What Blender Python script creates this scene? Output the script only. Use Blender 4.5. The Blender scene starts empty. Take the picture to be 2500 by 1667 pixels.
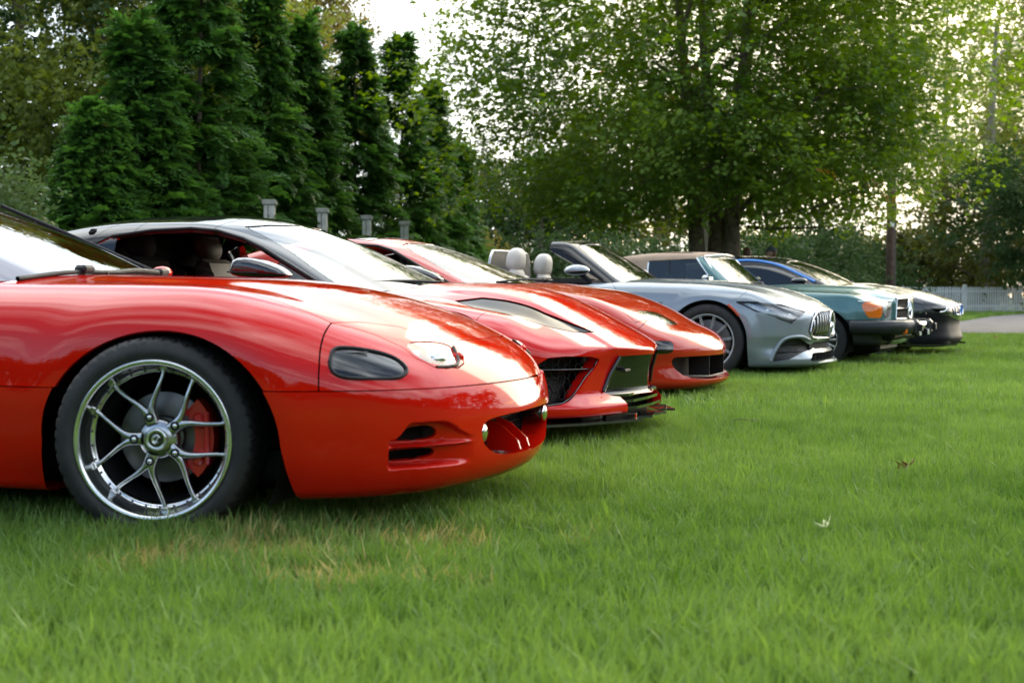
import bpy, math, random
import numpy as np
from mathutils import Vector
R = math.radians
SC = bpy.context.scene
rng = np.random.default_rng(7); random.seed(7)
# ------------------------------------------------------------------ camera
cam_d = bpy.data.cameras.new('camera'); cam = bpy.data.objects.new('camera', cam_d)
SC.collection.objects.link(cam); SC.camera = cam
cam.location = (0, 0, 0.778); cam.rotation_euler = (R(90 - 1.825), 0, 0)
cam_d.sensor_width = 36; cam_d.lens = 50.4; cam_d.clip_start = 0.05; cam_d.clip_end = 900
cam_d.dof.use_dof = True; cam_d.dof.focus_distance = 7.6; cam_d.dof.aperture_fstop = 4.2
# ------------------------------------------------------------------ sky, sun, exposure
SUN_EL, SUN_AZ = R(16), R(28)             # low, behind the trees to the right (azimuth from +Y towards +X)
W = bpy.data.worlds.new('World'); SC.world = W; W.use_nodes = True
def build_world():
    nt = W.node_tree; nt.nodes.clear(); L = nt.links
    out = nt.nodes.new('ShaderNodeOutputWorld'); bg = nt.nodes.new('ShaderNodeBackground')
    sky = nt.nodes.new('ShaderNodeTexSky'); sky.sky_type = 'NISHITA'; sky.sun_disc = False
    sky.sun_elevation = SUN_EL; sky.sun_rotation = SUN_AZ; sky.air_density = 1.0; sky.dust_density = 1.5
    tc = nt.nodes.new('ShaderNodeTexCoord')
    # cloud sheet: direction projected on a plane overhead
    sep = nt.nodes.new('ShaderNodeSeparateXYZ'); L.new(tc.outputs['Generated'], sep.inputs[0])
    mx = nt.nodes.new('ShaderNodeMath'); mx.operation = 'MAXIMUM'; mx.inputs[1].default_value = 0.0; L.new(sep.outputs['Z'], mx.inputs[0])
    ad = nt.nodes.new('ShaderNodeMath'); ad.operation = 'ADD'; ad.inputs[1].default_value = 0.12; L.new(mx.outputs[0], ad.inputs[0])
    dv = nt.nodes.new('ShaderNodeVectorMath'); dv.operation = 'DIVIDE'; L.new(tc.outputs['Generated'], dv.inputs[0])
    cb = nt.nodes.new('ShaderNodeCombineXYZ')
    for i in range(3): L.new(ad.outputs[0], cb.inputs[i])
    L.new(cb.outputs[0], dv.inputs[1])
    mp = nt.nodes.new('ShaderNodeMapping'); mp.inputs['Rotation'].default_value = (0, 0, R(35)); mp.inputs['Scale'].default_value = (0.55, 1.5, 0.0)
    L.new(dv.outputs[0], mp.inputs[0])
    no = nt.nodes.new('ShaderNodeTexNoise'); no.inputs['Scale'].default_value = 1.1; no.inputs['Detail'].default_value = 7; no.inputs['Roughness'].default_value = 0.55
    no.inputs['Distortion'].default_value = 0.4
    L.new(mp.outputs[0], no.inputs['Vector'])
    rp = nt.nodes.new('ShaderNodeValToRGB'); rp.color_ramp.elements[0].position = 0.34; rp.color_ramp.elements[1].position = 0.56
    dt0 = nt.nodes.new('ShaderNodeVectorMath'); dt0.operation = 'DOT_PRODUCT'; L.new(tc.outputs['Generated'], dt0.inputs[0])
    dt0.inputs[1].default_value = (math.sin(SUN_AZ) * math.cos(SUN_EL), math.cos(SUN_AZ) * math.cos(SUN_EL), math.sin(SUN_EL))
    cv = nt.nodes.new('ShaderNodeMath'); cv.operation = 'MULTIPLY_ADD'; cv.inputs[1].default_value = 0.10; L.new(dt0.outputs['Value'], cv.inputs[0]); L.new(no.outputs['Fac'], cv.inputs[2])
    # ... and is thinnest high up behind the camera, where the evening sky is clear blue
    bh = nt.nodes.new('ShaderNodeMath'); bh.operation = 'MULTIPLY_ADD'; bh.inputs[1].default_value = -0.5; bh.inputs[2].default_value = 0.5; L.new(dt0.outputs['Value'], bh.inputs[0])
    bz = nt.nodes.new('ShaderNodeMath'); bz.operation = 'MULTIPLY'; L.new(bh.outputs[0], bz.inputs[0]); L.new(mx.outputs[0], bz.inputs[1])
    c2 = nt.nodes.new('ShaderNodeMath'); c2.operation = 'MULTIPLY_ADD'; c2.inputs[1].default_value = -0.30; L.new(bz.outputs[0], c2.inputs[0]); L.new(cv.outputs[0], c2.inputs[2])
    L.new(c2.outputs[0], rp.inputs[0])        # cloud cover thins out away from the sun
    br = nt.nodes.new('ShaderNodeValToRGB')
    br.color_ramp.elements[0].position = 0.30; br.color_ramp.elements[0].color = (7.2, 8.4, 9.6, 1)
    br.color_ramp.elements[1].position = 0.72; br.color_ramp.elements[1].color = (13.5, 13.6, 13.2, 1)
    L.new(no.outputs['Fac'], br.inputs[0])
    # an overcast sky is about three times as bright overhead as at the horizon
    mr = nt.nodes.new('ShaderNodeMapRange'); mr.inputs[1].default_value = 0.0; mr.inputs[2].default_value = 1.0; mr.inputs[3].default_value = 0.62; mr.inputs[4].default_value = 1.65
    L.new(mx.outputs[0], mr.inputs[0])
    # and brighter and warmer on the side of the low sun than behind the camera
    dt = nt.nodes.new('ShaderNodeVectorMath'); dt.operation = 'DOT_PRODUCT'; L.new(tc.outputs['Generated'], dt.inputs[0])
    dt.inputs[1].default_value = (math.sin(SUN_AZ) * math.cos(SUN_EL), math.cos(SUN_AZ) * math.cos(SUN_EL), math.sin(SUN_EL))
    sf = nt.nodes.new('ShaderNodeMapRange'); sf.interpolation_type = 'SMOOTHSTEP'; sf.inputs[1].default_value = -0.9; sf.inputs[2].default_value = 1.0; sf.inputs[3].default_value = 0.80; sf.inputs[4].default_value = 1.05
    L.new(dt.outputs['Value'], sf.inputs[0])
    ml = nt.nodes.new('ShaderNodeMath'); ml.operation = 'MULTIPLY'; L.new(mr.outputs[0], ml.inputs[0]); L.new(sf.outputs[0], ml.inputs[1])
    wf = nt.nodes.new('ShaderNodeMapRange'); wf.interpolation_type = 'SMOOTHSTEP'; wf.inputs[1].default_value = 0.80; wf.inputs[2].default_value = 1.0; wf.inputs[3].default_value = 0.0; wf.inputs[4].default_value = 0.85
    L.new(dt.outputs['Value'], wf.inputs[0])
    wm = nt.nodes.new('ShaderNodeMix'); wm.data_type = 'RGBA'; L.new(wf.outputs[0], wm.inputs[0]); L.new(br.outputs[0], wm.inputs[6]); wm.inputs[7].default_value = (15.5, 13.0, 8.6, 1)
    sc_ = nt.nodes.new('ShaderNodeVectorMath'); sc_.operation = 'SCALE'; L.new(wm.outputs[2], sc_.inputs[0]); L.new(ml.outputs[0], sc_.inputs['Scale'])
    mix = nt.nodes.new('ShaderNodeMix'); mix.data_type = 'RGBA'
    L.new(rp.outputs[0], mix.inputs[0]); L.new(sky.outputs[0], mix.inputs[6]); L.new(sc_.outputs[0], mix.inputs[7])
    L.new(mix.outputs[2], bg.inputs[0]); bg.inputs[1].default_value = 0.10
    L.new(bg.outputs[0], out.inputs[0])
build_world()
sun_d = bpy.data.lights.new('sun', 'SUN'); sun = bpy.data.objects.new('sun', sun_d); SC.collection.objects.link(sun)
sun_d.energy = 0.9; sun_d.angle = R(45); sun_d.color = (1.0, 0.90, 0.74)
sd = Vector((math.sin(SUN_AZ) * math.cos(SUN_EL), math.cos(SUN_AZ) * math.cos(SUN_EL), math.sin(SUN_EL)))
sun.rotation_euler = sd.to_track_quat('Z', 'Y').to_euler()
SC.view_settings.view_transform = 'Standard'; SC.view_settings.look = 'None'
SC.view_settings.exposure = 1.52; SC.view_settings.gamma = 1.0; SC.view_settings.use_curve_mapping = False
SC.render.engine = 'CYCLES'
SC.cycles.max_bounces = 10; SC.cycles.transparent_max_bounces = 16; SC.cycles.glossy_bounces = 5; SC.cycles.diffuse_bounces = 3
SC.cycles.use_denoising = True
# ------------------------------------------------------------------ numpy modelling kit
def smooth_curve(xs, ys, sm=0.0):
    """monotone cubic through the points, optionally smoothed, as a look-up function"""
    xs = np.array(xs, float); ys = np.array(ys, float)
    h = np.diff(xs); d = np.diff(ys) / h
    m = np.zeros_like(xs); m[0] = d[0]; m[-1] = d[-1]
    for i in range(1, len(xs) - 1):
        if d[i - 1] * d[i] > 0:
            w1, w2 = 2 * h[i] + h[i - 1], h[i] + 2 * h[i - 1]
            m[i] = (w1 + w2) / (w1 / d[i - 1] + w2 / d[i])
    g = np.linspace(xs[0], xs[-1], 1200)
    k = np.clip(np.searchsorted(xs, g) - 1, 0, len(h) - 1)
    t = (g - xs[k]) / h[k]
    v = ((1 + 2 * t) * (1 - t) ** 2 * ys[k] + t * (1 - t) ** 2 * h[k] * m[k]
         + t * t * (3 - 2 * t) * ys[k + 1] + t * t * (t - 1) * h[k] * m[k + 1])
    if sm > 0:
        n = max(1, int(sm / (g[1] - g[0])))
        ker = np.exp(-0.5 * (np.arange(-3 * n, 3 * n + 1) / n) ** 2); ker /= ker.sum()
        s0, s1 = v[1] - v[0], v[-1] - v[-2]
        vp = np.concatenate([v[0] + s0 * np.arange(-3 * n, 0), v, v[-1] + s1 * np.arange(1, 3 * n + 1)])
        v = np.convolve(vp, ker, 'valid')
    s0, s1 = (v[1] - v[0]) / (g[1] - g[0]), (v[-1] - v[-2]) / (g[1] - g[0])
    def f(x):
        r = np.interp(x, g, v)
        return r + np.minimum(np.asarray(x) - g[0], 0) * s0 * 0.0 + np.maximum(np.asarray(x) - g[-1], 0) * s1
    return f

def smax(a, b, r):
    h = np.maximum(r - np.abs(a - b), 0) / r
    return np.maximum(a, b) + h * h * r * 0.25
def smin(a, b, r): return -smax(-a, -b, r)
def sstep(a, b, x):
    t = np.clip((np.asarray(x) - a) / (b - a), 0, 1)
    return t * t * (3 - 2 * t)
def bump1(x, c, w): return np.exp(-((x - c) / w) ** 2)

def sdf_poly(P, smooth=0, closed=True):
    """signed distance (negative inside) to a 2-D polygon, corners rounded by Chaikin passes"""
    P = np.array(P, float)
    for _ in range(smooth):
        Q = np.roll(P, -1, 0)
        P = np.stack([0.75 * P + 0.25 * Q, 0.25 * P + 0.75 * Q], 1).reshape(-1, 2)
    A, B = P, np.roll(P, -1, 0)
    lo, hi = P.min(0), P.max(0)
    def f(u, v):
        u, v = np.broadcast_arrays(np.asarray(u, float), np.asarray(v, float))
        best = np.full(u.shape, 1e9); ins = np.zeros(u.shape, bool)
        # far points: cheap bound
        for (ax, ay), (bx, by) in zip(A, B):
            ex, ey = bx - ax, by - ay
            t = np.clip(((u - ax) * ex + (v - ay) * ey) / (ex * ex + ey * ey + 1e-18), 0, 1)
            d = (u - ax - t * ex) ** 2 + (v - ay - t * ey) ** 2
            best = np.minimum(best, d)
            c = ((ay > v) != (by > v)) & (u < (bx - ax) * (v - ay) / (by - ay + 1e-18) + ax)
            ins ^= c
        d = np.sqrt(best)
        return np.where(ins, -d, d)
    return f

class Surf:
    """vertices, normals and polygons (lists of index tuples, as quads + tris arrays)"""
    def __init__(s, V, N, Q=None, T=None):
        s.V = np.asarray(V, float).reshape(-1, 3); s.N = np.asarray(N, float).reshape(-1, 3)
        s.Q = np.zeros((0, 4), int) if Q is None else np.asarray(Q, int).reshape(-1, 4)
        s.T = np.zeros((0, 3), int) if T is None else np.asarray(T, int).reshape(-1, 3)
        s.cut = []                                  # edges made by the latest clip
    def copy(s):
        r = Surf(s.V.copy(), s.N.copy(), s.Q.copy(), s.T.copy()); r.cut = list(s.cut); return r
    def compact(s):
        used = np.zeros(len(s.V), bool); used[s.Q.ravel()] = True; used[s.T.ravel()] = True
        m = np.cumsum(used) - 1
        r = Surf(s.V[used], s.N[used], m[s.Q], m[s.T])
        r.cut = [(m[a], m[b]) for a, b in s.cut if used[a] and used[b]]
        return r
    def clip(s, phi):
        """keeps phi < 0 (phi: array per vertex or function of the vertices)"""
        p = phi(s.V) if callable(phi) else phi
        p = np.where(np.abs(p) < 1e-7, 1e-7, p)
        Q, T = [], []
        V = [s.V]; N = [s.N]; nv = len(s.V); cache = {}; newV = []; newN = []; extraT = []; extraQ = []; cut = []
        for F in (s.Q, s.T):
            if not len(F): continue
            c = (p[F] < 0).sum(1); n = F.shape[1]
            full = F[c == n]
            (Q if n == 4 else T).append(full)
            for f in F[(c > 0) & (c < n)]:
                out = []; marks = []
                for i in range(n):
                    a, b = int(f[i]), int(f[(i + 1) % n])
                    if p[a] < 0: out.append(a); marks.append(0)
                    if (p[a] < 0) != (p[b] < 0):
                        k = (a, b) if a < b else (b, a)
                        if k not in cache:
                            t = p[k[0]] / (p[k[0]] - p[k[1]])
                            newV.append(s.V[k[0]] * (1 - t) + s.V[k[1]] * t)
                            nn = s.N[k[0]] * (1 - t) + s.N[k[1]] * t
                            newN.append(nn / (np.linalg.norm(nn) + 1e-12))
                            cache[k] = nv + len(newV) - 1
                        out.append(cache[k]); marks.append(1)
                m = len(out)
                for i in range(m):
                    if marks[i] and marks[(i + 1) % m] and m >= 3: cut.append((out[i], out[(i + 1) % m]))
                if m == 4: extraQ.append(out)
                else:
                    for i in range(1, m - 1): extraT.append((out[0], out[i], out[i + 1]))
        Vn = np.concatenate([s.V, np.array(newV).reshape(-1, 3)]); Nn = np.concatenate([s.N, np.array(newN).reshape(-1, 3)])
        Qa = np.concatenate([np.zeros((0, 4), int)] + Q + ([np.array(extraQ)] if extraQ else []))
        Ta = np.concatenate([np.zeros((0, 3), int)] + T + ([np.array(extraT)] if extraT else []))
        r = Surf(Vn, Nn, Qa, Ta); r.cut = s.cut + cut
        return r.compact()
    def lip(s, depth, vec=None):
        """turns every cut edge inwards by depth (an edge thickness)"""
        if not s.cut: return s
        E = np.array(s.cut); idx, inv = np.unique(E.ravel(), return_inverse=True); inv = inv.reshape(E.shape)
        top = s.V[idx]; d = -s.N[idx] if vec is None else np.broadcast_to(np.array(vec, float), top.shape)
        bot = top + d * depth
        n0 = len(s.V); k = len(idx)
        a, b = inv[:, 0], inv[:, 1]
        ed = top[b] - top[a]; fn = np.cross(ed, d[a]); fn = -fn
        fn /= np.linalg.norm(fn, axis=1, keepdims=True) + 1e-12
        vn = np.zeros((k, 3)); np.add.at(vn, a, fn); np.add.at(vn, b, fn)
        vn /= np.linalg.norm(vn, axis=1, keepdims=True) + 1e-12
        r = Surf(np.concatenate([s.V, top, bot]), np.concatenate([s.N, vn, vn]),
                 np.concatenate([s.Q, np.stack([n0 + b, n0 + a, n0 + k + a, n0 + k + b], 1)]), s.T)
        return r
    def specks(s, least=60):
        """drops stray islands of fewer than `least` faces"""
        n = len(s.V); par = list(range(n))
        def find(a):
            while par[a] != a: par[a] = par[par[a]]; a = par[a]
            return a
        for F in (s.Q, s.T):
            for f in F.tolist():
                a = find(f[0])
                for q in f[1:]:
                    b = find(q)
                    if a != b: par[b] = a
        root = np.array([find(i) for i in range(n)])
        cnt = np.bincount(root[s.Q[:, 0]], minlength=n) + np.bincount(root[s.T[:, 0]], minlength=n) if len(s.T) else np.bincount(root[s.Q[:, 0]], minlength=n)
        ok = cnt[root] >= least
        r = Surf(s.V, s.N, s.Q[ok[s.Q[:, 0]]], s.T[ok[s.T[:, 0]]] if len(s.T) else s.T); r.cut = s.cut
        return r.compact()
    def offset(s, d): return Surf(s.V + s.N * d, s.N, s.Q, s.T)
    def flip(s): return Surf(s.V, -s.N, s.Q[:, ::-1], s.T[:, ::-1])
    def mirror(s): return Surf(s.V * [1, -1, 1], s.N * [1, -1, 1], s.Q[:, ::-1], s.T[:, ::-1])
    def split_cut(s): s.cut = []; return s
    def __add__(s, o):
        n = len(s.V)
        return Surf(np.concatenate([s.V, o.V]), np.concatenate([s.N, o.N]), np.concatenate([s.Q, o.Q + n]), np.concatenate([s.T, o.T + n]))

def grad(field, P, e=1.5e-3):
    g = np.empty_like(P)
    for i in range(3):
        d = np.zeros(3); d[i] = e
        A = P + d; B = P - d
        g[:, i] = field(A[:, 0], A[:, 1], A[:, 2]) - field(B[:, 0], B[:, 1], B[:, 2])
    return g / (2 * e)

def surface_net(field, lo, hi, h):
    """meshes field = 0 inside the box on a grid of step h; vertices are pulled onto the true surface"""
    lo = np.array(lo, float); n = np.maximum(2, np.ceil((np.array(hi) - lo) / h).astype(int)) + 1
    X = lo[0] + h * np.arange(n[0]); Y = lo[1] + h * np.arange(n[1]); Z = lo[2] + h * np.arange(n[2])
    F = field(X[:, None, None], Y[None, :, None], Z[None, None, :]) + np.zeros(n)
    S = F < 0
    c = np.zeros(tuple(n - 1), int)
    for i in (0, 1):
        for j in (0, 1):
            for k in (0, 1): c += S[i:n[0] - 1 + i, j:n[1] - 1 + j, k:n[2] - 1 + k]
    act = (c > 0) & (c < 8)
    I = np.argwhere(act); idx = -np.ones(act.shape, int); idx[act] = np.arange(len(I))
    acc = np.zeros((len(I), 3)); cnt = np.zeros(len(I))
    cor = [(i, j, k) for i in (0, 1) for j in (0, 1) for k in (0, 1)]
    for a in range(8):
        for b in range(a + 1, 8):
            A, B = np.array(cor[a]), np.array(cor[b])
            if np.abs(A - B).sum() != 1: continue
            ia, ib = I + A, I + B
            fa, fb = F[ia[:, 0], ia[:, 1], ia[:, 2]], F[ib[:, 0], ib[:, 1], ib[:, 2]]
            m = (fa < 0) != (fb < 0)
            t = np.where(m, fa / np.where(m, fa - fb, 1), 0)
            acc += np.where(m[:, None], A + t[:, None] * (B - A), 0); cnt += m
    P = lo + h * (I + acc / cnt[:, None])
    for _ in range(3):
        f = field(P[:, 0], P[:, 1], P[:, 2]); g = grad(field, P)
        st = f[:, None] * g / (np.sum(g * g, 1) + 1e-9)[:, None]
        ln = np.linalg.norm(st, axis=1, keepdims=True); st *= np.minimum(1, 0.45 * h / (ln + 1e-12))
        P = P - st
    g = grad(field, P); N = g / (np.linalg.norm(g, axis=1, keepdims=True) + 1e-12)
    quads = []
    for ax in range(3):
        o1, o2 = [(1, 2), (2, 0), (0, 1)][ax]
        sl = [slice(None)] * 3; sl2 = [slice(None)] * 3
        sl[ax] = slice(0, n[ax] - 1); sl2[ax] = slice(1, n[ax])
        for q in (o1, o2): sl[q] = slice(1, n[q] - 1); sl2[q] = slice(1, n[q] - 1)
        s0, s1 = S[tuple(sl)], S[tuple(sl2)]
        E = np.argwhere(s0 != s1); inside = s0[s0 != s1]
        if not len(E): continue
        base = E.copy(); base[:, o1] += 1; base[:, o2] += 1
        def vid(d1, d2):
            q = base.copy(); q[:, o1] += d1; q[:, o2] += d2
            return idx[q[:, 0], q[:, 1], q[:, 2]]
        q = np.stack([vid(-1, -1), vid(0, -1), vid(0, 0), vid(-1, 0)], 1)
        q[~inside] = q[~inside][:, ::-1]
        quads.append(q)
    Q = np.concatenate(quads); Q = Q[(Q >= 0).all(1)]
    return Surf(P, N, Q)

def grid_surf(P, close_u=False, close_v=False, flip=False):
    """P[u, v, 3] -> smooth surface"""
    P = np.asarray(P, float); nu, nv = P.shape[:2]
    du = (np.roll(P, -1, 0) - np.roll(P, 1, 0)) if close_u else np.gradient(P, axis=0)
    dv = (np.roll(P, -1, 1) - np.roll(P, 1, 1)) if close_v else np.gradient(P, axis=1)
    N = np.cross(du, dv); N /= np.linalg.norm(N, axis=2, keepdims=True) + 1e-12
    id_ = np.arange(nu * nv).reshape(nu, nv)
    a = id_ if close_u else id_[:-1]; b = np.roll(id_, -1, 0) if close_u else id_[1:]
    if close_v: a0, a1, b0, b1 = a, np.roll(a, -1, 1), b, np.roll(b, -1, 1)
    else: a0, a1, b0, b1 = a[:, :-1], a[:, 1:], b[:, :-1], b[:, 1:]
    s = Surf(P.reshape(-1, 3), N.reshape(-1, 3), np.stack([a0, b0, b1, a1], -1).reshape(-1, 4))
    return s.flip() if flip else s

def tube(path, r, n=8, caps=True, sq=None):
    """round tube along a path; r: radius or list; sq=(a,b) scales the two cross directions"""
    path = np.array(path, float); m = len(path); r = np.broadcast_to(np.array(r, float), (m,))
    t = np.gradient(path, axis=0); t /= np.linalg.norm(t, axis=1, keepdims=True) + 1e-12
    up = np.array([0, 0, 1.0]) if abs(t[:, 2]).max() < 0.95 else np.array([0.31, 0.95, 0.05])
    s = np.cross(t, up); s /= np.linalg.norm(s, axis=1, keepdims=True) + 1e-12
    w = np.cross(s, t); a = np.linspace(0, 2 * np.pi, n, endpoint=False)
    k1, k2 = (1, 1) if sq is None else sq
    P = path[:, None] + r[:, None, None] * (k1 * np.cos(a)[None, :, None] * s[:, None] + k2 * np.sin(a)[None, :, None] * w[:, None])
    g = grid_surf(P, close_v=True, flip=True)
    if caps:
        for i, sg in ((0, -1), (m - 1, 1)):
            c = len(g.V); ring = np.concatenate([P[i], path[i:i + 1]])
            nn = np.repeat(t[i:i + 1] * sg, n + 1, 0)
            T = [(c + j, c + (j + 1) % n, c + n) for j in range(n)]
            if sg > 0: T = [x[::-1] for x in T]
            T = [x[::-1] for x in T]
            g = Surf(np.concatenate([g.V, ring]), np.concatenate([g.N, nn]), g.Q, np.concatenate([g.T, np.array(T)]))
    return g

def lathe(prof, n=48, axis='y', a0=0, a1=2 * np.pi):
    """profile [(r, t)] revolved about an axis (t runs along it); outward = left of the profile direction"""
    prof = np.array(prof, float); full = abs(a1 - a0 - 2 * np.pi) < 1e-6
    a = np.linspace(a0, a1, n, endpoint=not full)
    r, t = prof[:, 0], prof[:, 1]
    if axis == 'y': P = np.stack([np.cos(a)[:, None] * r, np.broadcast_to(t, (n, len(t))), np.sin(a)[:, None] * r], -1)
    elif axis == 'z': P = np.stack([np.cos(a)[:, None] * r, np.sin(a)[:, None] * r, np.broadcast_to(t, (n, len(t)))], -1)
    else: P = np.stack([np.broadcast_to(t, (n, len(t))), np.cos(a)[:, None] * r, np.sin(a)[:, None] * r], -1)
    return grid_surf(P, close_u=full)

def box(c, s, r=0.0, rot=None):
    """box of size s about c with chamfered edges of width r"""
    s = np.array(s, float) / 2; r = min(r, s.min() * 0.98)
    V, N, Q, T = [], [], [], []
    M = np.eye(3) if rot is None else np.array(rot)
    crn = {}
    for sx in (-1, 1):
        for sy in (-1, 1):
            for sz in (-1, 1):
                for ax in range(3):
                    p = np.array([sx, sy, sz]) * s
                    for o in range(3):
                        if o != ax: p[o] -= np.array([sx, sy, sz])[o] * r
                    crn[(sx, sy, sz, ax)] = p
    def face(pts):
        pts = [np.array(p) for p in pts]
        n = np.cross(pts[1] - pts[0], pts[2] - pts[0]); n = n / (np.linalg.norm(n) + 1e-12)
        if np.dot(n, sum(pts)) < 0: pts = pts[::-1]; n = -n
        i = len(V); V.extend(pts); N.extend([n] * len(pts))
        (Q if len(pts) == 4 else T).append(tuple(range(i, i + len(pts))))
    for ax in range(3):
        o1, o2 = (ax + 1) % 3, (ax + 2) % 3
        for sg in (-1, 1):
            L = []
            for a, b in ((-1, -1), (1, -1), (1, 1), (-1, 1)):
                k = [0, 0, 0]; k[ax] = sg; k[o1] = a; k[o2] = b
                L.append(crn[(*k, ax)])
            face(L)
        if r > 0:
            for a in (-1, 1):
                for b in (-1, 1):
                    k0 = [0, 0, 0]; k0[o1] = a; k0[o2] = b; k1 = list(k0); k0[ax] = -1; k1[ax] = 1
                    face([crn[(*k0, o1)], crn[(*k1, o1)], crn[(*k1, o2)], crn[(*k0, o2)]])
    if r > 0:
        for sx in (-1, 1):
            for sy in (-1, 1):
                for sz in (-1, 1): face([crn[(sx, sy, sz, i)] for i in range(3)])
    return Surf(np.array(V) @ M.T + np.array(c), np.array(N) @ M.T, np.array(Q), np.array(T) if T else None)

def ellipsoid(c, s, n=24, m=14):
    th = np.linspace(0.001, np.pi - 0.001, m); ph = np.linspace(0, 2 * np.pi, n, endpoint=False)
    D = np.stack([np.sin(th)[None] * np.cos(ph)[:, None], np.sin(th)[None] * np.sin(ph)[:, None], np.broadcast_to(np.cos(th), (n, m))], -1)
    g = grid_surf(D * np.array(s) + np.array(c), close_u=True)
    nn = (g.V - np.array(c)) / np.array(s) ** 2; g.N = nn / np.linalg.norm(nn, axis=1, keepdims=True)
    return orient(g)

def orient(g):
    """makes face winding agree with the stored normals"""
    for nm in ('Q', 'T'):
        F = getattr(g, nm)
        if len(F):
            fn = np.cross(g.V[F[:, 1]] - g.V[F[:, 0]], g.V[F[:, 2]] - g.V[F[:, 0]])
            bad = np.einsum('ij,ij->i', fn, g.N[F].mean(1)) < 0
            F = F.copy(); F[bad] = F[bad][:, ::-1]; setattr(g, nm, F)
    return g

def plate(poly, t, to3d):
    """flat plate: 2-D polygon -> extruded by t; to3d maps (u, v, w) to 3-D"""
    poly = np.array(poly, float); n = len(poly)
    A = sum(poly[i][0] * poly[(i + 1) % n][1] - poly[(i + 1) % n][0] * poly[i][1] for i in range(n))
    if A < 0: poly = poly[::-1]
    V = [to3d(u, v, 0) for u, v in poly] + [to3d(u, v, t) for u, v in poly]
    return np.array(V), n

def prism(poly, lo, hi, axis='y'):
    """(u, v) polygon extruded along an axis from lo to hi; flat shaded, as a Surf (fans: keep the outline convex-ish)"""
    import mathutils
    poly = [tuple(p) for p in poly]; n = len(poly)
    def m(u, v, w): return {'y': (u, w, v), 'x': (w, u, v), 'z': (u, v, w)}[axis]
    tris = mathutils.geometry.tessellate_polygon([[mathutils.Vector((p[0], p[1], 0)) for p in poly]])
    V, N, Q, T = [], [], [], []
    nrm = np.array(m(0, 0, 1), float)
    for w, sg in ((lo, -1), (hi, 1)):
        i = len(V); V += [m(*p, w) for p in poly]; N += [nrm * sg * (1 if hi > lo else -1)] * n
        T += [(i + a, i + b, i + c) for a, b, c in tris]
    A = sum(poly[i][0] * poly[(i + 1) % n][1] - poly[(i + 1) % n][0] * poly[i][1] for i in range(n))
    for k in range(n):
        p, q = poly[k], poly[(k + 1) % n]
        e = (q[1] - p[1], p[0] - q[0]); l = math.hypot(*e) + 1e-12; e = (e[0] / l, e[1] / l)
        if A < 0: e = (-e[0], -e[1])
        i = len(V); V += [m(*p, lo), m(*q, lo), m(*q, hi), m(*p, hi)]; N += [np.array(m(*e, 0), float)] * 4
        Q.append((i, i + 1, i + 2, i + 3))
    return orient(Surf(np.array(V, float), np.array(N, float), np.array(Q), np.array(T)))

def xf(s, loc=(0, 0, 0), rz=0.0, scale=1.0, rx=0.0, ry=0.0):
    cz, sz, cx, sx, cy, sy = math.cos(rz), math.sin(rz), math.cos(rx), math.sin(rx), math.cos(ry), math.sin(ry)
    R = np.array([[cz, -sz, 0], [sz, cz, 0], [0, 0, 1]]) @ np.array([[cy, 0, sy], [0, 1, 0], [-sy, 0, cy]]) @ np.array([[1, 0, 0], [0, cx, -sx], [0, sx, cx]])
    return Surf(s.V * scale @ R.T + np.array(loc), s.N @ R.T, s.Q, s.T)

def total(parts):
    r = parts[0]
    for p in parts[1:]: r = r + p
    return r

COL = bpy.context.scene.collection
def link(name, surf, mat, parent=None, label=None, smooth=True, kind=None):
    """one Surf -> one mesh object with its own normals"""
    if name in ('hood', 'fender', 'nose_panel', 'front_bumper', 'lamp_lid') and len(surf.Q) > 400: surf = surf.specks()
    nq, nt = len(surf.Q), len(surf.T)
    me = bpy.data.meshes.new(name)
    me.vertices.add(len(surf.V)); me.vertices.foreach_set('co', surf.V.astype(np.float32).ravel())
    me.loops.add(nq * 4 + nt * 3)
    me.loops.foreach_set('vertex_index', np.concatenate([surf.Q.ravel(), surf.T.ravel()]).astype(np.int32))
    me.polygons.add(nq + nt)
    st = np.concatenate([np.arange(nq) * 4, nq * 4 + np.arange(nt) * 3]).astype(np.int32)
    me.polygons.foreach_set('loop_start', st)
    me.polygons.foreach_set('loop_total', np.concatenate([np.full(nq, 4), np.full(nt, 3)]).astype(np.int32))
    me.update(calc_edges=True)
    me.polygons.foreach_set('use_smooth', np.ones(nq + nt, bool))
    me.validate(clean_customdata=False)
    if smooth and len(me.vertices) == len(surf.N):
        me.normals_split_custom_set_from_vertices([tuple(v) for v in surf.N])
    for m in (mat if isinstance(mat, (list, tuple)) else [mat]): me.materials.append(m)
    o = bpy.data.objects.new(name, me); COL.objects.link(o)
    if parent is not None: o.parent = parent
    if label: o['label'] = label
    if kind: o['kind'] = kind
    return o

def thing(name, label, cat, loc=(0, 0, 0), rz=0.0, group=None):
    o = bpy.data.objects.new(name, None); COL.objects.link(o)
    o.location = loc; o.rotation_euler = (0, 0, rz); o.empty_display_size = 0.2
    o['label'] = label; o['category'] = cat
    if group: o['group'] = group
    return o
def tag(o, label=None, cat=None, group=None, kind=None):
    for k, v in (('label', label), ('category', cat), ('group', group), ('kind', kind)):
        if v: o[k] = v
    return o
def copy_part(o, parent):
    c = o.copy(); COL.objects.link(c); c.parent = parent
    for ch in list(o.children): copy_part(ch, c)
    return c
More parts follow.
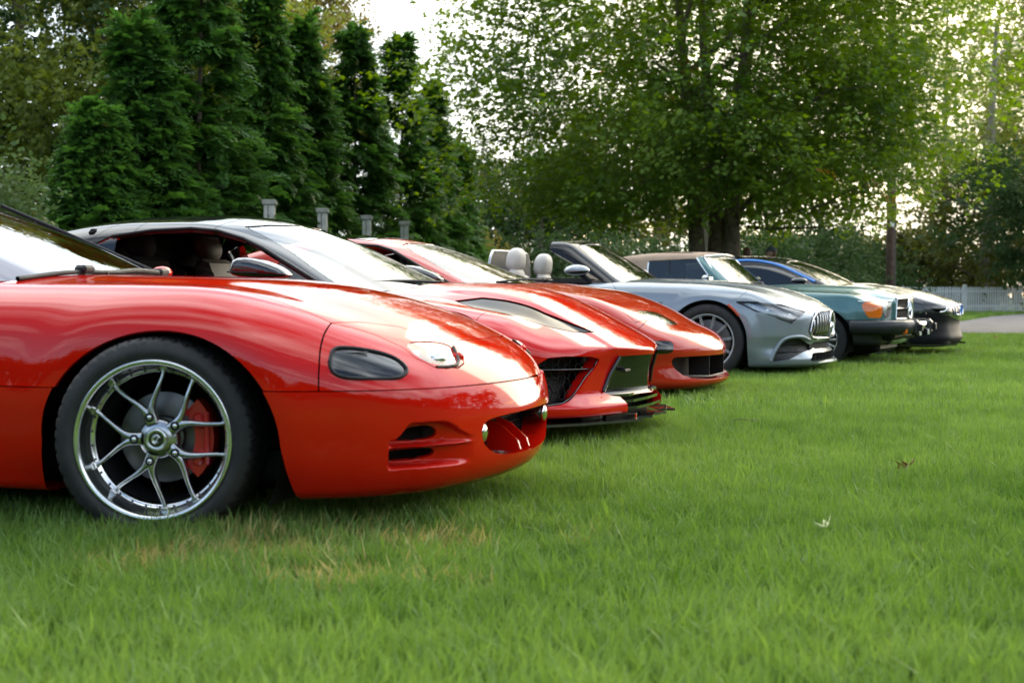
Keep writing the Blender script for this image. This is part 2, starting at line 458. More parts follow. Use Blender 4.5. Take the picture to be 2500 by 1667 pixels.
# ------------------------------------------------------------------ materials
def mat(name, col, rough=0.5, metal=0.0, coat=0.0, spec=0.5, **kw):
    m = bpy.data.materials.new(name); m.use_nodes = True
    b = m.node_tree.nodes['Principled BSDF']
    b.inputs['Base Color'].default_value = (*col, 1); b.inputs['Roughness'].default_value = rough
    b.inputs['Metallic'].default_value = metal; b.inputs['Specular IOR Level'].default_value = spec
    b.inputs['Coat Weight'].default_value = coat; b.inputs['Coat Roughness'].default_value = kw.get('coat_rough', 0.015)
    return m
def noise_into(m, sock, scale, lo, hi, detail=4, coord='Object', rough=0.55):
    nt = m.node_tree; b = nt.nodes['Principled BSDF']
    tc = nt.nodes.new('ShaderNodeTexCoord'); n = nt.nodes.new('ShaderNodeTexNoise')
    n.inputs['Scale'].default_value = scale; n.inputs['Detail'].default_value = detail; n.inputs['Roughness'].default_value = rough
    nt.links.new(tc.outputs[coord], n.inputs['Vector'])
    r = nt.nodes.new('ShaderNodeValToRGB'); e = r.color_ramp.elements
    e[0].position, e[1].position = 0.3, 0.7
    f = lambda v: (v, v, v, 1) if np.isscalar(v) else (*v, 1)
    e[0].color, e[1].color = f(lo), f(hi)
    nt.links.new(n.outputs['Fac'], r.inputs[0]); nt.links.new(r.outputs[0], b.inputs[sock])
    return n
def add_bump(m, scale, strength, dist=0.01, detail=3, coord='Object'):
    nt = m.node_tree; b = nt.nodes['Principled BSDF']
    tc = nt.nodes.new('ShaderNodeTexCoord'); n = nt.nodes.new('ShaderNodeTexNoise'); n.inputs['Scale'].default_value = scale; n.inputs['Detail'].default_value = detail
    bp = nt.nodes.new('ShaderNodeBump'); bp.inputs['Strength'].default_value = strength; bp.inputs['Distance'].default_value = dist
    nt.links.new(tc.outputs[coord], n.inputs['Vector']); nt.links.new(n.outputs['Fac'], bp.inputs['Height']); nt.links.new(bp.outputs[0], b.inputs['Normal'])
def paint(name, col, metal=0.0, rough=0.35, flake=0.0):
    m = mat(name, col, rough, metal, 1.0, 0.0 if metal == 0 else 0.3)
    nt = m.node_tree; b = nt.nodes['Principled BSDF']
    # faint orange peel and a breath of dust so that the mirror is never perfect
    tc = nt.nodes.new('ShaderNodeTexCoord'); n = nt.nodes.new('ShaderNodeTexNoise'); n.inputs['Scale'].default_value = 160; n.inputs['Detail'].default_value = 1
    bp = nt.nodes.new('ShaderNodeBump'); bp.inputs['Strength'].default_value = 0.018; bp.inputs['Distance'].default_value = 0.004
    nt.links.new(tc.outputs['Object'], n.inputs['Vector']); nt.links.new(n.outputs['Fac'], bp.inputs['Height']); nt.links.new(bp.outputs[0], b.inputs['Coat Normal'])
    n2 = nt.nodes.new('ShaderNodeTexNoise'); n2.inputs['Scale'].default_value = 3.0; n2.inputs['Detail'].default_value = 6
    nt.links.new(tc.outputs['Object'], n2.inputs['Vector'])
    r = nt.nodes.new('ShaderNodeMapRange'); r.inputs[1].default_value = 0.35; r.inputs[2].default_value = 0.75; r.inputs[3].default_value = 0.01; r.inputs[4].default_value = 0.045
    nt.links.new(n2.outputs['Fac'], r.inputs[0]); nt.links.new(r.outputs[0], b.inputs['Coat Roughness'])
    return m
def glass(name, tint=(0.75, 0.8, 0.78), refl=(1, 1, 1), ior=1.52, base=0.0):
    """thin pane: tinted see-through plus a Fresnel mirror"""
    m = bpy.data.materials.new(name); m.use_nodes = True; nt = m.node_tree; nt.nodes.clear()
    o = nt.nodes.new('ShaderNodeOutputMaterial'); tr = nt.nodes.new('ShaderNodeBsdfTransparent'); tr.inputs[0].default_value = (*tint, 1)
    gl = nt.nodes.new('ShaderNodeBsdfGlossy'); gl.inputs['Roughness'].default_value = 0.01; gl.inputs[0].default_value = (*refl, 1)
    fr = nt.nodes.new('ShaderNodeFresnel'); fr.inputs['IOR'].default_value = ior
    # both faces of the pane mirror: 2F / (1 + F)
    a1 = nt.nodes.new('ShaderNodeMath'); a1.operation = 'MULTIPLY'; a1.inputs[1].default_value = 2.0; nt.links.new(fr.outputs[0], a1.inputs[0])
    a2 = nt.nodes.new('ShaderNodeMath'); a2.operation = 'ADD'; a2.inputs[1].default_value = 1.0; nt.links.new(fr.outputs[0], a2.inputs[0])
    mp = nt.nodes.new('ShaderNodeMath'); mp.operation = 'DIVIDE'; nt.links.new(a1.outputs[0], mp.inputs[0]); nt.links.new(a2.outputs[0], mp.inputs[1])
    mx = nt.nodes.new('ShaderNodeMixShader'); nt.links.new(mp.outputs[0], mx.inputs[0]); nt.links.new(tr.outputs[0], mx.inputs[1]); nt.links.new(gl.outputs[0], mx.inputs[2])
    nt.links.new(mx.outputs[0], o.inputs[0])
    return m
RED1 = paint('red paint', (0.58, 0.0085, 0.0025))
RED2 = paint('torch red paint', (0.57, 0.0085, 0.0048))
RED3 = paint('orange red paint', (0.45, 0.026, 0.009))
SILVER = paint('silver grey paint', (0.27, 0.305, 0.34), metal=0.45, rough=0.32)
TEAL = paint('teal green paint', (0.085, 0.185, 0.185), metal=0.40, rough=0.34)
BLACKP = paint('black paint', (0.012, 0.012, 0.013))
GREYP = paint('dark grey paint', (0.045, 0.045, 0.05), metal=0.5)
BLUE = paint('bright blue trim', (0.09, 0.29, 0.76))
GLOSSBLK = mat('gloss black', (0.012, 0.012, 0.014), 0.06, 0, 1.0)
BLKPLAST = mat('black plastic', (0.012, 0.012, 0.013), 0.5, spec=0.3); noise_into(BLKPLAST, 'Roughness', 30, 0.42, 0.62)
DARK = mat('dark cavity', (0.006, 0.006, 0.006), 0.8)
RUBBER = mat('tyre rubber', (0.018, 0.018, 0.019), 0.62); noise_into(RUBBER, 'Base Color', 14, (0.012, 0.012, 0.013), (0.030, 0.029, 0.028)); 
BUMPRUB = mat('black rubber bumper', (0.022, 0.022, 0.024), 0.38); noise_into(BUMPRUB, 'Roughness', 12, 0.30, 0.5)
CHROME = mat('chrome', (0.82, 0.83, 0.84), 0.05, 1.0)
POLISH = mat('polished aluminium', (0.82, 0.83, 0.84), 0.20, 1.0)
SATIN = mat('satin alloy', (0.50, 0.51, 0.53), 0.24, 1.0)
SILVERW = mat('silver wheel paint', (0.66, 0.67, 0.69), 0.28, 0.45, 0.6)
PANELBLK = mat('smoked black panel', (0.008, 0.008, 0.009), 0.10, 0, 0.35, 0.3)
IRON = mat('brake disc steel', (0.14, 0.135, 0.13), 0.42, 1.0)
CALIPER = mat('red brake caliper', (0.48, 0.012, 0.012), 0.3, 0, 0.6)
WINDSCREEN = glass('windscreen glass', (0.62, 0.68, 0.66), base=0.0, ior=1.55)
SIDEGLASS = glass('side glass', (0.42, 0.47, 0.47), ior=1.52)
TINTGLASS = glass('tinted glass', (0.10, 0.11, 0.12), ior=1.55)
LENS = glass('clear lens', (0.93, 0.94, 0.95), ior=1.5)
SMOKE = glass('smoked lens', (0.13, 0.135, 0.14), ior=1.5)
AMBER = mat('amber lens', (0.80, 0.17, 0.01), 0.12, 0, 1.0)
REFLECT = mat('lamp reflector', (0.85, 0.86, 0.88), 0.12, 1.0)
WHITELENS = mat('white lamp lens', (0.72, 0.74, 0.74), 0.12, 0, 1.0)
CREAM = mat('cream leather', (0.66, 0.61, 0.54), 0.45); add_bump(CREAM, 60, 0.15, 0.004)
TANLEATHER = mat('grey beige leather', (0.07, 0.06, 0.047), 0.6); add_bump(TANLEATHER, 60, 0.15, 0.004)
REDLEATHER = mat('red leather', (0.32, 0.03, 0.02), 0.45)
TANTOP = mat('tan canvas', (0.40, 0.28, 0.20), 0.85); noise_into(TANTOP, 'Base Color', 5, (0.35, 0.245, 0.17), (0.44, 0.315, 0.225)); add_bump(TANTOP, 400, 0.3, 0.003)
INTERIOR = mat('dark interior', (0.006, 0.006, 0.0065), 0.8, spec=0.15)
CARBON = mat('gloss dark lip', (0.035, 0.030, 0.036), 0.12, 0.0, 1.0)
mat_marker = mat('red side marker', (0.55, 0.07, 0.02), 0.15, 0, 1.0)
BLKMESH = mat('black mesh', (0.013, 0.013, 0.014), 0.45)
def _mesh_bump():
    nt = BLKMESH.node_tree; b = nt.nodes['Principled BSDF']; tc = nt.nodes.new('ShaderNodeTexCoord')
    w = nt.nodes.new('ShaderNodeTexVoronoi'); w.inputs['Scale'].default_value = 70; w.feature = 'DISTANCE_TO_EDGE'
    bp = nt.nodes.new('ShaderNodeBump'); bp.inputs['Distance'].default_value = 0.006; bp.inputs['Strength'].default_value = 0.8
    nt.links.new(tc.outputs['Object'], w.inputs['Vector']); nt.links.new(w.outputs['Distance'], bp.inputs['Height']); nt.links.new(bp.outputs[0], b.inputs['Normal'])
_mesh_bump()
LAMPWHITE = mat('bright lamp bowl', (0.80, 0.81, 0.82), 0.3, 0.0, 0.8)
LAMPGREY = mat('satin lamp bowl', (0.40, 0.41, 0.42), 0.25, 0.8)
VENTBLK = mat('satin black insert', (0.010, 0.010, 0.011), 0.12, 0, 0.0, 0.5); VENTBLK.node_tree.nodes['Principled BSDF'].inputs['IOR'].default_value = 1.22
# ------------------------------------------------------------------ scattering many small blades and leaves inside one object
def leaf_mat(name, c0, c1, trans=0.35, rough=0.55, tip=None, spec=0.3, transcol=None):
    """foliage: colour runs with the per-sprig value 'tint' and a little noise; partly translucent"""
    m = bpy.data.materials.new(name); m.use_nodes = True; nt = m.node_tree; b = nt.nodes['Principled BSDF']; L = nt.links
    at = nt.nodes.new('ShaderNodeAttribute'); at.attribute_type = 'INSTANCER'; at.attribute_name = 'tint'
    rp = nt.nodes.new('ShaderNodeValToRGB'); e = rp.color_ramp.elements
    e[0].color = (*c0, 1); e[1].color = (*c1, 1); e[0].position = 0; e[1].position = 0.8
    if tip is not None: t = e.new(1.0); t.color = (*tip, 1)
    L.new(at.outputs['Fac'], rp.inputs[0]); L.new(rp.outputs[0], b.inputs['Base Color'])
    b.inputs['Roughness'].default_value = rough; b.inputs['Specular IOR Level'].default_value = spec
    tr = nt.nodes.new('ShaderNodeBsdfTranslucent')
    hs = nt.nodes.new('ShaderNodeHueSaturation'); hs.inputs['Hue'].default_value = 0.485; hs.inputs['Saturation'].default_value = 1.15; hs.inputs['Value'].default_value = 1.6
    L.new(rp.outputs[0], hs.inputs['Color']); L.new(hs.outputs[0], tr.inputs[0])
    mx = nt.nodes.new('ShaderNodeMixShader'); mx.inputs[0].default_value = trans
    out = nt.nodes['Material Output']; L.new(b.outputs[0], mx.inputs[1]); L.new(tr.outputs[0], mx.inputs[2]); L.new(mx.outputs[0], out.inputs[0])
    return m

_GN = {}
def scatter_group(nvar):
    if nvar in _GN: return _GN[nvar]
    g = bpy.data.node_groups.new('scatter_%d' % nvar, 'GeometryNodeTree'); _GN[nvar] = g
    g.interface.new_socket('Geometry', in_out='INPUT', socket_type='NodeSocketGeometry')
    g.interface.new_socket('Geometry', in_out='OUTPUT', socket_type='NodeSocketGeometry')
    N, L = g.nodes, g.links
    gi, go = N.new('NodeGroupInput'), N.new('NodeGroupOutput')
    def attr(name, typ):
        a = N.new('GeometryNodeInputNamedAttribute'); a.data_type = typ; a.inputs['Name'].default_value = name; return a.outputs['Attribute']
    src = attr('src', 'INT')
    def sep(k):
        c = N.new('FunctionNodeCompare'); c.data_type = 'INT'; c.operation = 'EQUAL'
        L.new(src, c.inputs[2]); c.inputs[3].default_value = k
        s = N.new('GeometryNodeSeparateGeometry'); s.domain = 'POINT'
        L.new(gi.outputs[0], s.inputs[0]); L.new(c.outputs[0], s.inputs[1]); return s.outputs[0]
    inst = N.new('GeometryNodeGeometryToInstance')
    for k in reversed(range(nvar)): L.new(sep(k), inst.inputs[0])
    iop = N.new('GeometryNodeInstanceOnPoints'); L.new(sep(-1), iop.inputs['Points']); L.new(inst.outputs[0], iop.inputs['Instance'])
    iop.inputs['Pick Instance'].default_value = True
    L.new(attr('var', 'INT'), iop.inputs['Instance Index'])
    er = N.new('FunctionNodeEulerToRotation'); L.new(attr('rot', 'FLOAT_VECTOR'), er.inputs[0]); L.new(er.outputs[0], iop.inputs['Rotation'])
    L.new(attr('scl', 'FLOAT'), iop.inputs['Scale'])
    L.new(iop.outputs[0], go.inputs[0])
    return g

def scatter(name, pts, rot, scl, tint, var, sources, mats, parent=None):
    """one object: the points carry copies of the small source meshes (V, faces, material index) stored beside them"""
    n = len(pts); V = [np.asarray(pts, float)]; F = []; MI = []; src = [np.full(n, -1)]
    off = n
    for k, (sv, sf, si) in enumerate(sources):
        V.append(np.asarray(sv, float)); src.append(np.full(len(sv), k))
        F += [tuple(i + off for i in f) for f in sf]; MI += list(si); off += len(sv)
    V = np.concatenate(V); src = np.concatenate(src)
    me = bpy.data.meshes.new(name); me.from_pydata(V.tolist(), [], F)
    me.polygons.foreach_set('material_index', np.array(MI, np.int32)); me.polygons.foreach_set('use_smooth', np.ones(len(F), bool))
    m = len(V)
    def at(nm, typ, data, key):
        a = me.attributes.new(nm, typ, 'POINT'); full = np.zeros((m,) + data.shape[1:], data.dtype); full[:n] = data
        if nm == 'src': full = src.astype(np.int32)
        a.data.foreach_set(key, full.ravel())
    at('src', 'INT', np.zeros(n, np.int32), 'value'); at('var', 'INT', np.asarray(var, np.int32), 'value')
    at('rot', 'FLOAT_VECTOR', np.asarray(rot, np.float32), 'vector'); at('scl', 'FLOAT', np.asarray(scl, np.float32), 'value'); at('tint', 'FLOAT', np.asarray(tint, np.float32), 'value')
    for q in mats: me.materials.append(q)
    o = bpy.data.objects.new(name, me); COL.objects.link(o)
    if parent is not None: o.parent = parent
    md = o.modifiers.new('scatter', 'NODES'); md.node_group = scatter_group(len(sources))
    return o

def leaf_shape(L, W, kind='oval'):
    """flat leaf in x (length) - y (width), slightly folded; returns verts, faces"""
    if kind == 'maple':
        P = [(0, 0, 0), (.30 * L, .42 * W, -.03 * L), (.36 * L, .20 * W, .02 * L), (.70 * L, .50 * W, -.04 * L), (.62 * L, .16 * W, .02 * L), (1.0 * L, 0, -.06 * L),
             (.62 * L, -.16 * W, .02 * L), (.70 * L, -.50 * W, -.04 * L), (.36 * L, -.20 * W, .02 * L), (.30 * L, -.42 * W, -.03 * L)]
        return P, [(0, 1, 2), (0, 2, 4, 6, 8), (2, 3, 4), (4, 5, 6), (6, 7, 8), (8, 9, 0)]
    P = [(0, 0, 0), (.45 * L, .5 * W, -.03 * L), (L, 0, -.08 * L), (.45 * L, -.5 * W, -.03 * L)]
    return P, [(0, 1, 2), (0, 2, 3)]

def sprig(n, spread, L, W, kind, seed, droop=0.3, flat=0.5, reach=1.0, tilt=.55):
    """a twig end with n leaves set around it, growing along +x"""
    r = np.random.default_rng(seed); V, F = [], []
    for k in range(n):
        t = r.uniform(0.0, 1.0)
        base = np.array([t * spread * reach, r.normal(0, .20) * spread, r.normal(0, .16 * flat + .04) * spread - droop * .3 * spread * t * t])
        yaw = r.uniform(-1.5, 1.5) if t < .85 else r.uniform(-.5, .5)
        pit = r.normal(droop, .35); rol = r.normal(0, tilt)
        s = r.uniform(.65, 1.15); P, f = leaf_shape(L * s, W * s, kind)
        P = np.array(P)
        cr, sr = math.cos(rol), math.sin(rol); P = P @ np.array([[1, 0, 0], [0, cr, -sr], [0, sr, cr]]).T
        cp, sp = math.cos(pit), math.sin(pit); P = P @ np.array([[cp, 0, sp], [0, 1, 0], [-sp, 0, cp]]).T
        cy, sy = math.cos(yaw), math.sin(yaw); P = P @ np.array([[cy, -sy, 0], [sy, cy, 0], [0, 0, 1]]).T
        o = len(V); V += (P + base).tolist(); F += [tuple(i + o for i in q) for q in f]
    return V, F, [0] * len(F)

def frond(seed, L=.34, n=11):
    """flat drooping spray of scale-leaved twigs (cypress, thuja), along +x"""
    r = np.random.default_rng(seed); V, F = [], []
    for k in range(n):
        t = k / (n - 1); x = L * t; z = -.55 * L * t ** 2.0
        for sg in (-1, 1):
            ln = L * (.50 * (1 - t) ** .8 + .14) * r.uniform(.7, 1.15); a = sg * (R(50) - .35 * t) + r.normal(0, .1)
            d = np.array([math.cos(a), math.sin(a), 0]); nrm = np.array([-d[1], d[0], 0]); w = .013 + .010 * r.random()
            tw = np.array([0, 0, r.normal(0, .02)])
            p0 = np.array([x, 0, z]); p1 = p0 + d * ln * .55 + np.array([0, 0, -.05 * ln]) + tw; p2 = p0 + d * ln + np.array([0, 0, -.30 * ln]) + tw
            o = len(V); V += [(p0 - nrm * w * .6).tolist(), (p0 + nrm * w * .6).tolist(), (p1 + nrm * w * 1.5).tolist(), (p1 - nrm * w * 1.5).tolist(), (p2).tolist()]
            F += [(o, o + 1, o + 2, o + 3), (o + 3, o + 2, o + 4)]
    return V, F, [0] * len(F)

def euler_from_dir(d, roll=0.0):
    """rotation taking +x to the given directions"""
    d = np.asarray(d, float); d = d / (np.linalg.norm(d, axis=1, keepdims=True) + 1e-9)
    yaw = np.arctan2(d[:, 1], d[:, 0]); pit = -np.arcsin(np.clip(d[:, 2], -1, 1))
    return np.stack([np.broadcast_to(roll, yaw.shape), pit, yaw], 1)
# outlines measured on the car skins (car frame, near side)
TR = {
    'c1_corner': [(0.567, -0.84, 0.577), (0.567, -0.806, 0.612), (0.599, -0.772, 0.617), (0.669, -0.718, 0.604), (0.724, -0.685, 0.582), (0.762, -0.687, 0.551), (0.762, -0.711, 0.531), (0.736, -0.748, 0.522), (0.642, -0.825, 0.525), (0.595, -0.848, 0.536), (0.574, -0.849, 0.556)],
    'c1_lens': [(0.716, -0.581, 0.627), (0.759, -0.459, 0.629), (0.801, -0.379, 0.619), (0.838, -0.413, 0.589), (0.864, -0.469, 0.553), (0.824, -0.579, 0.552), (0.767, -0.612, 0.585)],
    'c1_lid': [(0.519, -0.707, 0.69), (0.57, -0.669, 0.677), (0.634, -0.639, 0.655), (0.727, -0.611, 0.612), (0.77, -0.62, 0.58), (0.826, -0.585, 0.547), (0.869, -0.483, 0.543), (0.873, -0.429, 0.557), (0.851, -0.397, 0.583)],
    'c4_lamp': [(0.281, -0.932, 0.721), (0.458, -0.908, 0.719), (0.671, -0.796, 0.692), (0.866, -0.624, 0.624), (0.775, -0.801, 0.524), (0.685, -0.864, 0.56), (0.463, -0.929, 0.637)],
    'c4_intake': [(0.615, -0.891, 0.162), (0.635, -0.878, 0.247), (0.684, -0.848, 0.333), (0.754, -0.81, 0.376), (0.851, -0.703, 0.382), (0.894, -0.55, 0.318), (0.917, 0.485, 0.286), (0.961, 0.174, 0.263), (0.873, -0.647, 0.258), (0.823, -0.757, 0.222), (0.745, -0.836, 0.177), (0.637, -0.882, 0.154)],
    'c6_lamp': [(0.578, -0.88, 0.715), (0.771, -0.763, 0.681), (0.896, -0.494, 0.653), (0.924, -0.368, 0.539), (0.879, -0.615, 0.55), (0.761, -0.807, 0.586), (0.685, -0.862, 0.638)],
}
def tr_uz(n): return [(round(x + y, 3), z) for x, y, z in TR[n]]
def tr_xy(n): return [(x, -y) for x, y, z in TR[n]]
# ------------------------------------------------------------------ shared car pieces
def wheel_well(x0, W, r, zc, depth=0.34, mat_=None):
    """dark liner of a wheel arch on the near (-y) side"""
    a = np.linspace(-0.15 * np.pi, 1.15 * np.pi, 40)
    ys = np.array([-W, -W + depth * 0.5, -W + depth])
    P = np.stack([np.stack([x0 + r * np.cos(a), np.full_like(a, y), zc + r * np.sin(a)], -1) for y in ys], 1)
    g = orient(grid_surf(P)); g.N = -g.N; g = orient(g)
    back = prism([(x0 + r * 1.02 * math.cos(t), zc + r * 1.02 * math.sin(t)) for t in a], -W + depth, -W + depth + 0.01, 'y')
    return g + back

def tyre(Ro, Ri, w, grooves=48, bulge=0.012, n=150, tread=0.0055):
    """tyre about the y axis, outer face towards -y; blocks cut into the shoulders"""
    hw = w / 2
    pr = [(Ri, -hw * 0.86), (Ri + 0.008, -hw * 0.97)]
    m = 7
    for i in range(m):                                    # sidewall
        t = (i + 0.5) / m
        pr.append((Ri + 0.008 + (Ro - 0.022 - Ri) * t, -hw - bulge * math.sin(math.pi * min(1, t * 1.1)) * (1 if t < 0.95 else 0.6)))
    pr += [(Ro - 0.012, -hw + 0.003), (Ro - 0.004, -hw + 0.014), (Ro, -hw + 0.034)]
    for y in (-0.55, -0.52, -0.47, -0.44, -0.15, -0.12, -0.07, -0.04): pr.append((Ro + 0.001, y * hw * 1.2))
    full = pr + [(r, -t) for r, t in pr[::-1]]
    full = np.array(full)
    a = np.linspace(0, 2 * np.pi, n * 2, endpoint=False)
    Rr = np.repeat(full[None, :, 0], len(a), 0); Y = np.repeat(full[None, :, 1], len(a), 0)
    k = np.arange(len(full))
    for i, (r, t) in enumerate(full):
        if abs(abs(t) - 0.55 * hw * 1.2) < 1e-6: pass
        at = abs(t) / (hw * 1.2)
        if r > Ro - 0.016:
            if any(abs(at - q) < 0.006 for q in (0.52, 0.47, 0.12, 0.07)): Rr[:, i] -= tread * 1.2
            elif at > 0.5:
                ph = (a * grooves / (2 * np.pi) + 0.9 * np.sign(t) * at * 3) % 1.0
                Rr[:, i] -= tread * (ph < 0.16)
    P = np.stack([np.cos(a)[:, None] * Rr, Y, np.sin(a)[:, None] * Rr], -1)
    return grid_surf(P, close_u=True)

def spoke_sweep(path, w, d, n=10):
    """spoke along a path in (radius, tangential offset, y); w, d: width and depth along it"""
    return tube(np.array([(p[0], p[2], p[1]) for p in path]), 1.0, n) if False else None

def blade(path, width, depth, n=12, flat=0.6):
    """smooth bar along a 3-D path lying roughly in the wheel plane (x-z), depth along y"""
    path = np.array(path, float); m = len(path)
    t = np.gradient(path, axis=0); t[:, 1] = 0; t /= np.linalg.norm(t, axis=1, keepdims=True)
    s = np.stack([-t[:, 2], 0 * t[:, 0], t[:, 0]], 1)
    a = np.linspace(0, 2 * np.pi, n, endpoint=False)
    ca, sa = np.cos(a), np.sin(a)
    ca = np.sign(ca) * np.abs(ca) ** flat; sa = np.sign(sa) * np.abs(sa) ** flat
    wv = np.broadcast_to(np.array(width, float), (m,)); dv = np.broadcast_to(np.array(depth, float), (m,))
    P = path[:, None] + 0.5 * wv[:, None, None] * ca[None, :, None] * s[:, None] + 0.5 * dv[:, None, None] * sa[None, :, None] * np.array([0, 1.0, 0])
    return orient_out(grid_surf(P, close_v=True), path)
def orient_out(g, path):
    c = path.mean(0); k = np.argmin(np.linalg.norm(g.V[:, None] - path[None], axis=2), 1)
    d = g.V - path[k]
    if np.einsum('ij,ij->i', d, g.N).mean() < 0: g.N = -g.N
    return orient(g)
def bez(p, n=12):
    """Catmull-Rom through points"""
    p = np.array(p, float); q = np.concatenate([[2 * p[0] - p[1]], p, [2 * p[-1] - p[-2]]]); out = []
    for i in range(1, len(q) - 2):
        t = np.linspace(0, 1, n, endpoint=(i == len(q) - 3))[:, None]
        out.append(0.5 * ((2 * q[i]) + (-q[i - 1] + q[i + 1]) * t + (2 * q[i - 1] - 5 * q[i] + 4 * q[i + 1] - q[i + 2]) * t ** 2 + (-q[i - 1] + 3 * q[i] - 3 * q[i + 1] + q[i + 2]) * t ** 3))
    return np.concatenate(out)
def roty(s, a):
    c, sn = math.cos(a), math.sin(a); M = np.array([[c, 0, sn], [0, 1, 0], [-sn, 0, c]])
    return Surf(s.V @ M.T, s.N @ M.T, s.Q, s.T)

# ------------------------------------------------------------------ car 1: red coupe, nearest
C1_ORG, C1_TH = (-.89, 5.357), 15.0
_T1 = smooth_curve([-3.6, -3.3, -2.9, -2.2, -1.5, -.7, -.113, .059, .194, .362, .526, .688, .815, .882, .941, 1.004, 1.06],
                   [.80, .93, .95, .94, .90, .862, .847, .840, .825, .794, .752, .694, .634, .602, .571, .525, .46], .03)
_W1 = smooth_curve([-3.6, -3.0, -2.47, -1.4, -.6, 0, .5, 1.1], [.80, .90, .92, .90, .905, .922, .915, .90], .1)
_I1 = smooth_curve([.10, .17, .24, .35, .46, .54, .62, .70, .78, .90], [.075, .055, .030, .010, .0, .002, .014, .040, .080, .17], .02)
_P1 = smooth_curve([.10, .17, .21, .25, .30, .39, .47, .53, .60, .70], [-.20, -.055, -.024, -.011, -.005, 0, -.002, -.012, -.04, -.10], .015)
SEAM1 = .487
def body1(x, y, z):
    ay = np.abs(y); W = _W1(x)
    q = np.clip(ay / 0.85, 0, 1.3)
    top = z - (_T1(x + 0.16 * q ** 2 * sstep(.1, .9, x)) - 0.075 * q ** 2.4 * sstep(1.1, .5, x) + 0.016 * bump1(x, .02, .5) * bump1(ay, .74, .16) - .010 * bump1(ay, .50, .10) * sstep(-.6, -.1, x) * sstep(.75, .4, x))
    top = top / np.sqrt(1 + np.clip((_T1(x + .01) - _T1(x - .01)) / .02, -1.5, 1.5) ** 2)
    flare = .012 * bump1(np.hypot((x - .02) / 1.0, z - .33), .44, .09) * sstep(.1, .3, z)
    side = ay - (W - _I1(z) + flare)
    front = (x - (1.005 + _P1(z) - .35 * ay ** 2)) / np.sqrt(1 + (.7 * np.minimum(ay, .9)) ** 2)
    f = smax(side, front, .34)
    f = smax(f, top, .13)
    return smax(f, .152 - z, .04)
def bumper1(x, y, z): return body1(x, y, z) - .009
def cab1(x, y, z):
    ay = np.abs(y)
    roof = z - (1.275 - .030 * (ay / .55) ** 2 - .055 * np.clip((x + 1.95) / .6, 0, 2) ** 2 - .060 * np.clip((-2.1 - x) / .6, 0, 3) ** 2)
    ws = ((x + .65 + .36 * ay ** 2) * .397 + (z - .864)) / 1.076
    side = (ay - (.80 - (z - .85) * .52) + .05 * sstep(-2.3, -3.2, x)) / 1.12
    f = smax(roof, ws, .16); f = smax(f, side, .10)
    return smax(f, -3.3 - x + (z - .9) * .3, .1)

def panel_gap(s, phi, g=.0022, lip=.012):
    """splits a panel along phi = 0 leaving a real gap; returns (inside, outside)"""
    p = phi(s.V)
    a, b = s.copy(), s.copy(); a.cut = []; b.cut = []
    a = a.clip(p + g); b = b.clip(-p + g)
    return a.lip(lip), b.lip(lip)
def cutout(s, phi, lip=.02, vec=None):
    a, b = s.copy(), s.copy(); a.cut = []; b.cut = []
    p = phi(s.V)
    return a.clip(p), b.clip(-p).lip(lip, vec)
def UZ(P, sm=2):
    f = sdf_poly(P, sm); return lambda V: f(V[:, 0] - np.abs(V[:, 1]), V[:, 2])
def XZ(P, sm=0, side=0):
    f = sdf_poly(P, sm)
    return lambda V: np.maximum(f(V[:, 0], V[:, 2]), -side * V[:, 1] if side else -1)
def XY(P, sm=0):
    f = sdf_poly(P, sm); return lambda V: f(V[:, 0], np.abs(V[:, 1]))
def YZ(P, sm=0):
    f = sdf_poly(P, sm); return lambda V: f(np.abs(V[:, 1]), V[:, 2])
def near(s): s = s.copy(); s.cut = []; return s.clip(lambda V: V[:, 1])
def far(s): s = s.copy(); s.cut = []; return s.clip(lambda V: -V[:, 1])
def both(name, surf, mat, root, **k):
    """links the near and the far half as two parts sharing one kind name"""
    return link(name, near(surf), mat, root, **k), link(name, far(surf), mat, root, **k)

def arch_phi(x0, z0, a, b, flare=.15, p=2.0):
    def f(V):
        dx = np.abs(V[:, 0] - x0); dz = V[:, 2] - z0
        e = (np.power((dx / a) ** p + (np.maximum(dz, 0) / b) ** p, 1 / p) - 1) * min(a, b)
        lo = dx - a - np.maximum(-dz, 0) * flare
        return np.where(dz > 0, e, lo)
    return f

def seat(w=.50, hgt=.62, mat_=None, head=True):
    """bucket seat facing +x, base at z = 0; returns (cushion, backrest, headrest)"""
    cu = total([box((.05, 0, .12), (.50, w, .16), .05), box((.06, -w / 2 + .04, .17), (.48, .09, .14), .04), box((.06, w / 2 - .04, .17), (.48, .09, .14), .04)])
    a = R(-20)
    b = total([box((0, 0, hgt / 2), (.12, w * .72, hgt), .045), box((.03, -w * .40, hgt * .45), (.15, .10, hgt * .8), .045), box((.03, w * .40, hgt * .45), (.15, .10, hgt * .8), .045)])
    b = xf(b, (-.20, 0, .16), ry=a)
    hd = xf(ellipsoid((0, 0, 0), (.062, .135, .105)), (-.20 - (hgt + .09) * .342, 0, .16 + (hgt + .09) * .94), ry=a)
    return cu, b, hd

def add_seat(root, x, y, z, m, w=.5, hgt=.62):
    cu, b, hd = seat(w, hgt)
    o = link('seat', xf(cu, (x, y, z)), m, root)
    link('backrest', xf(b, (x, y, z)), m, o); link('headrest', xf(hd, (x, y, z)), m, o)
    return o

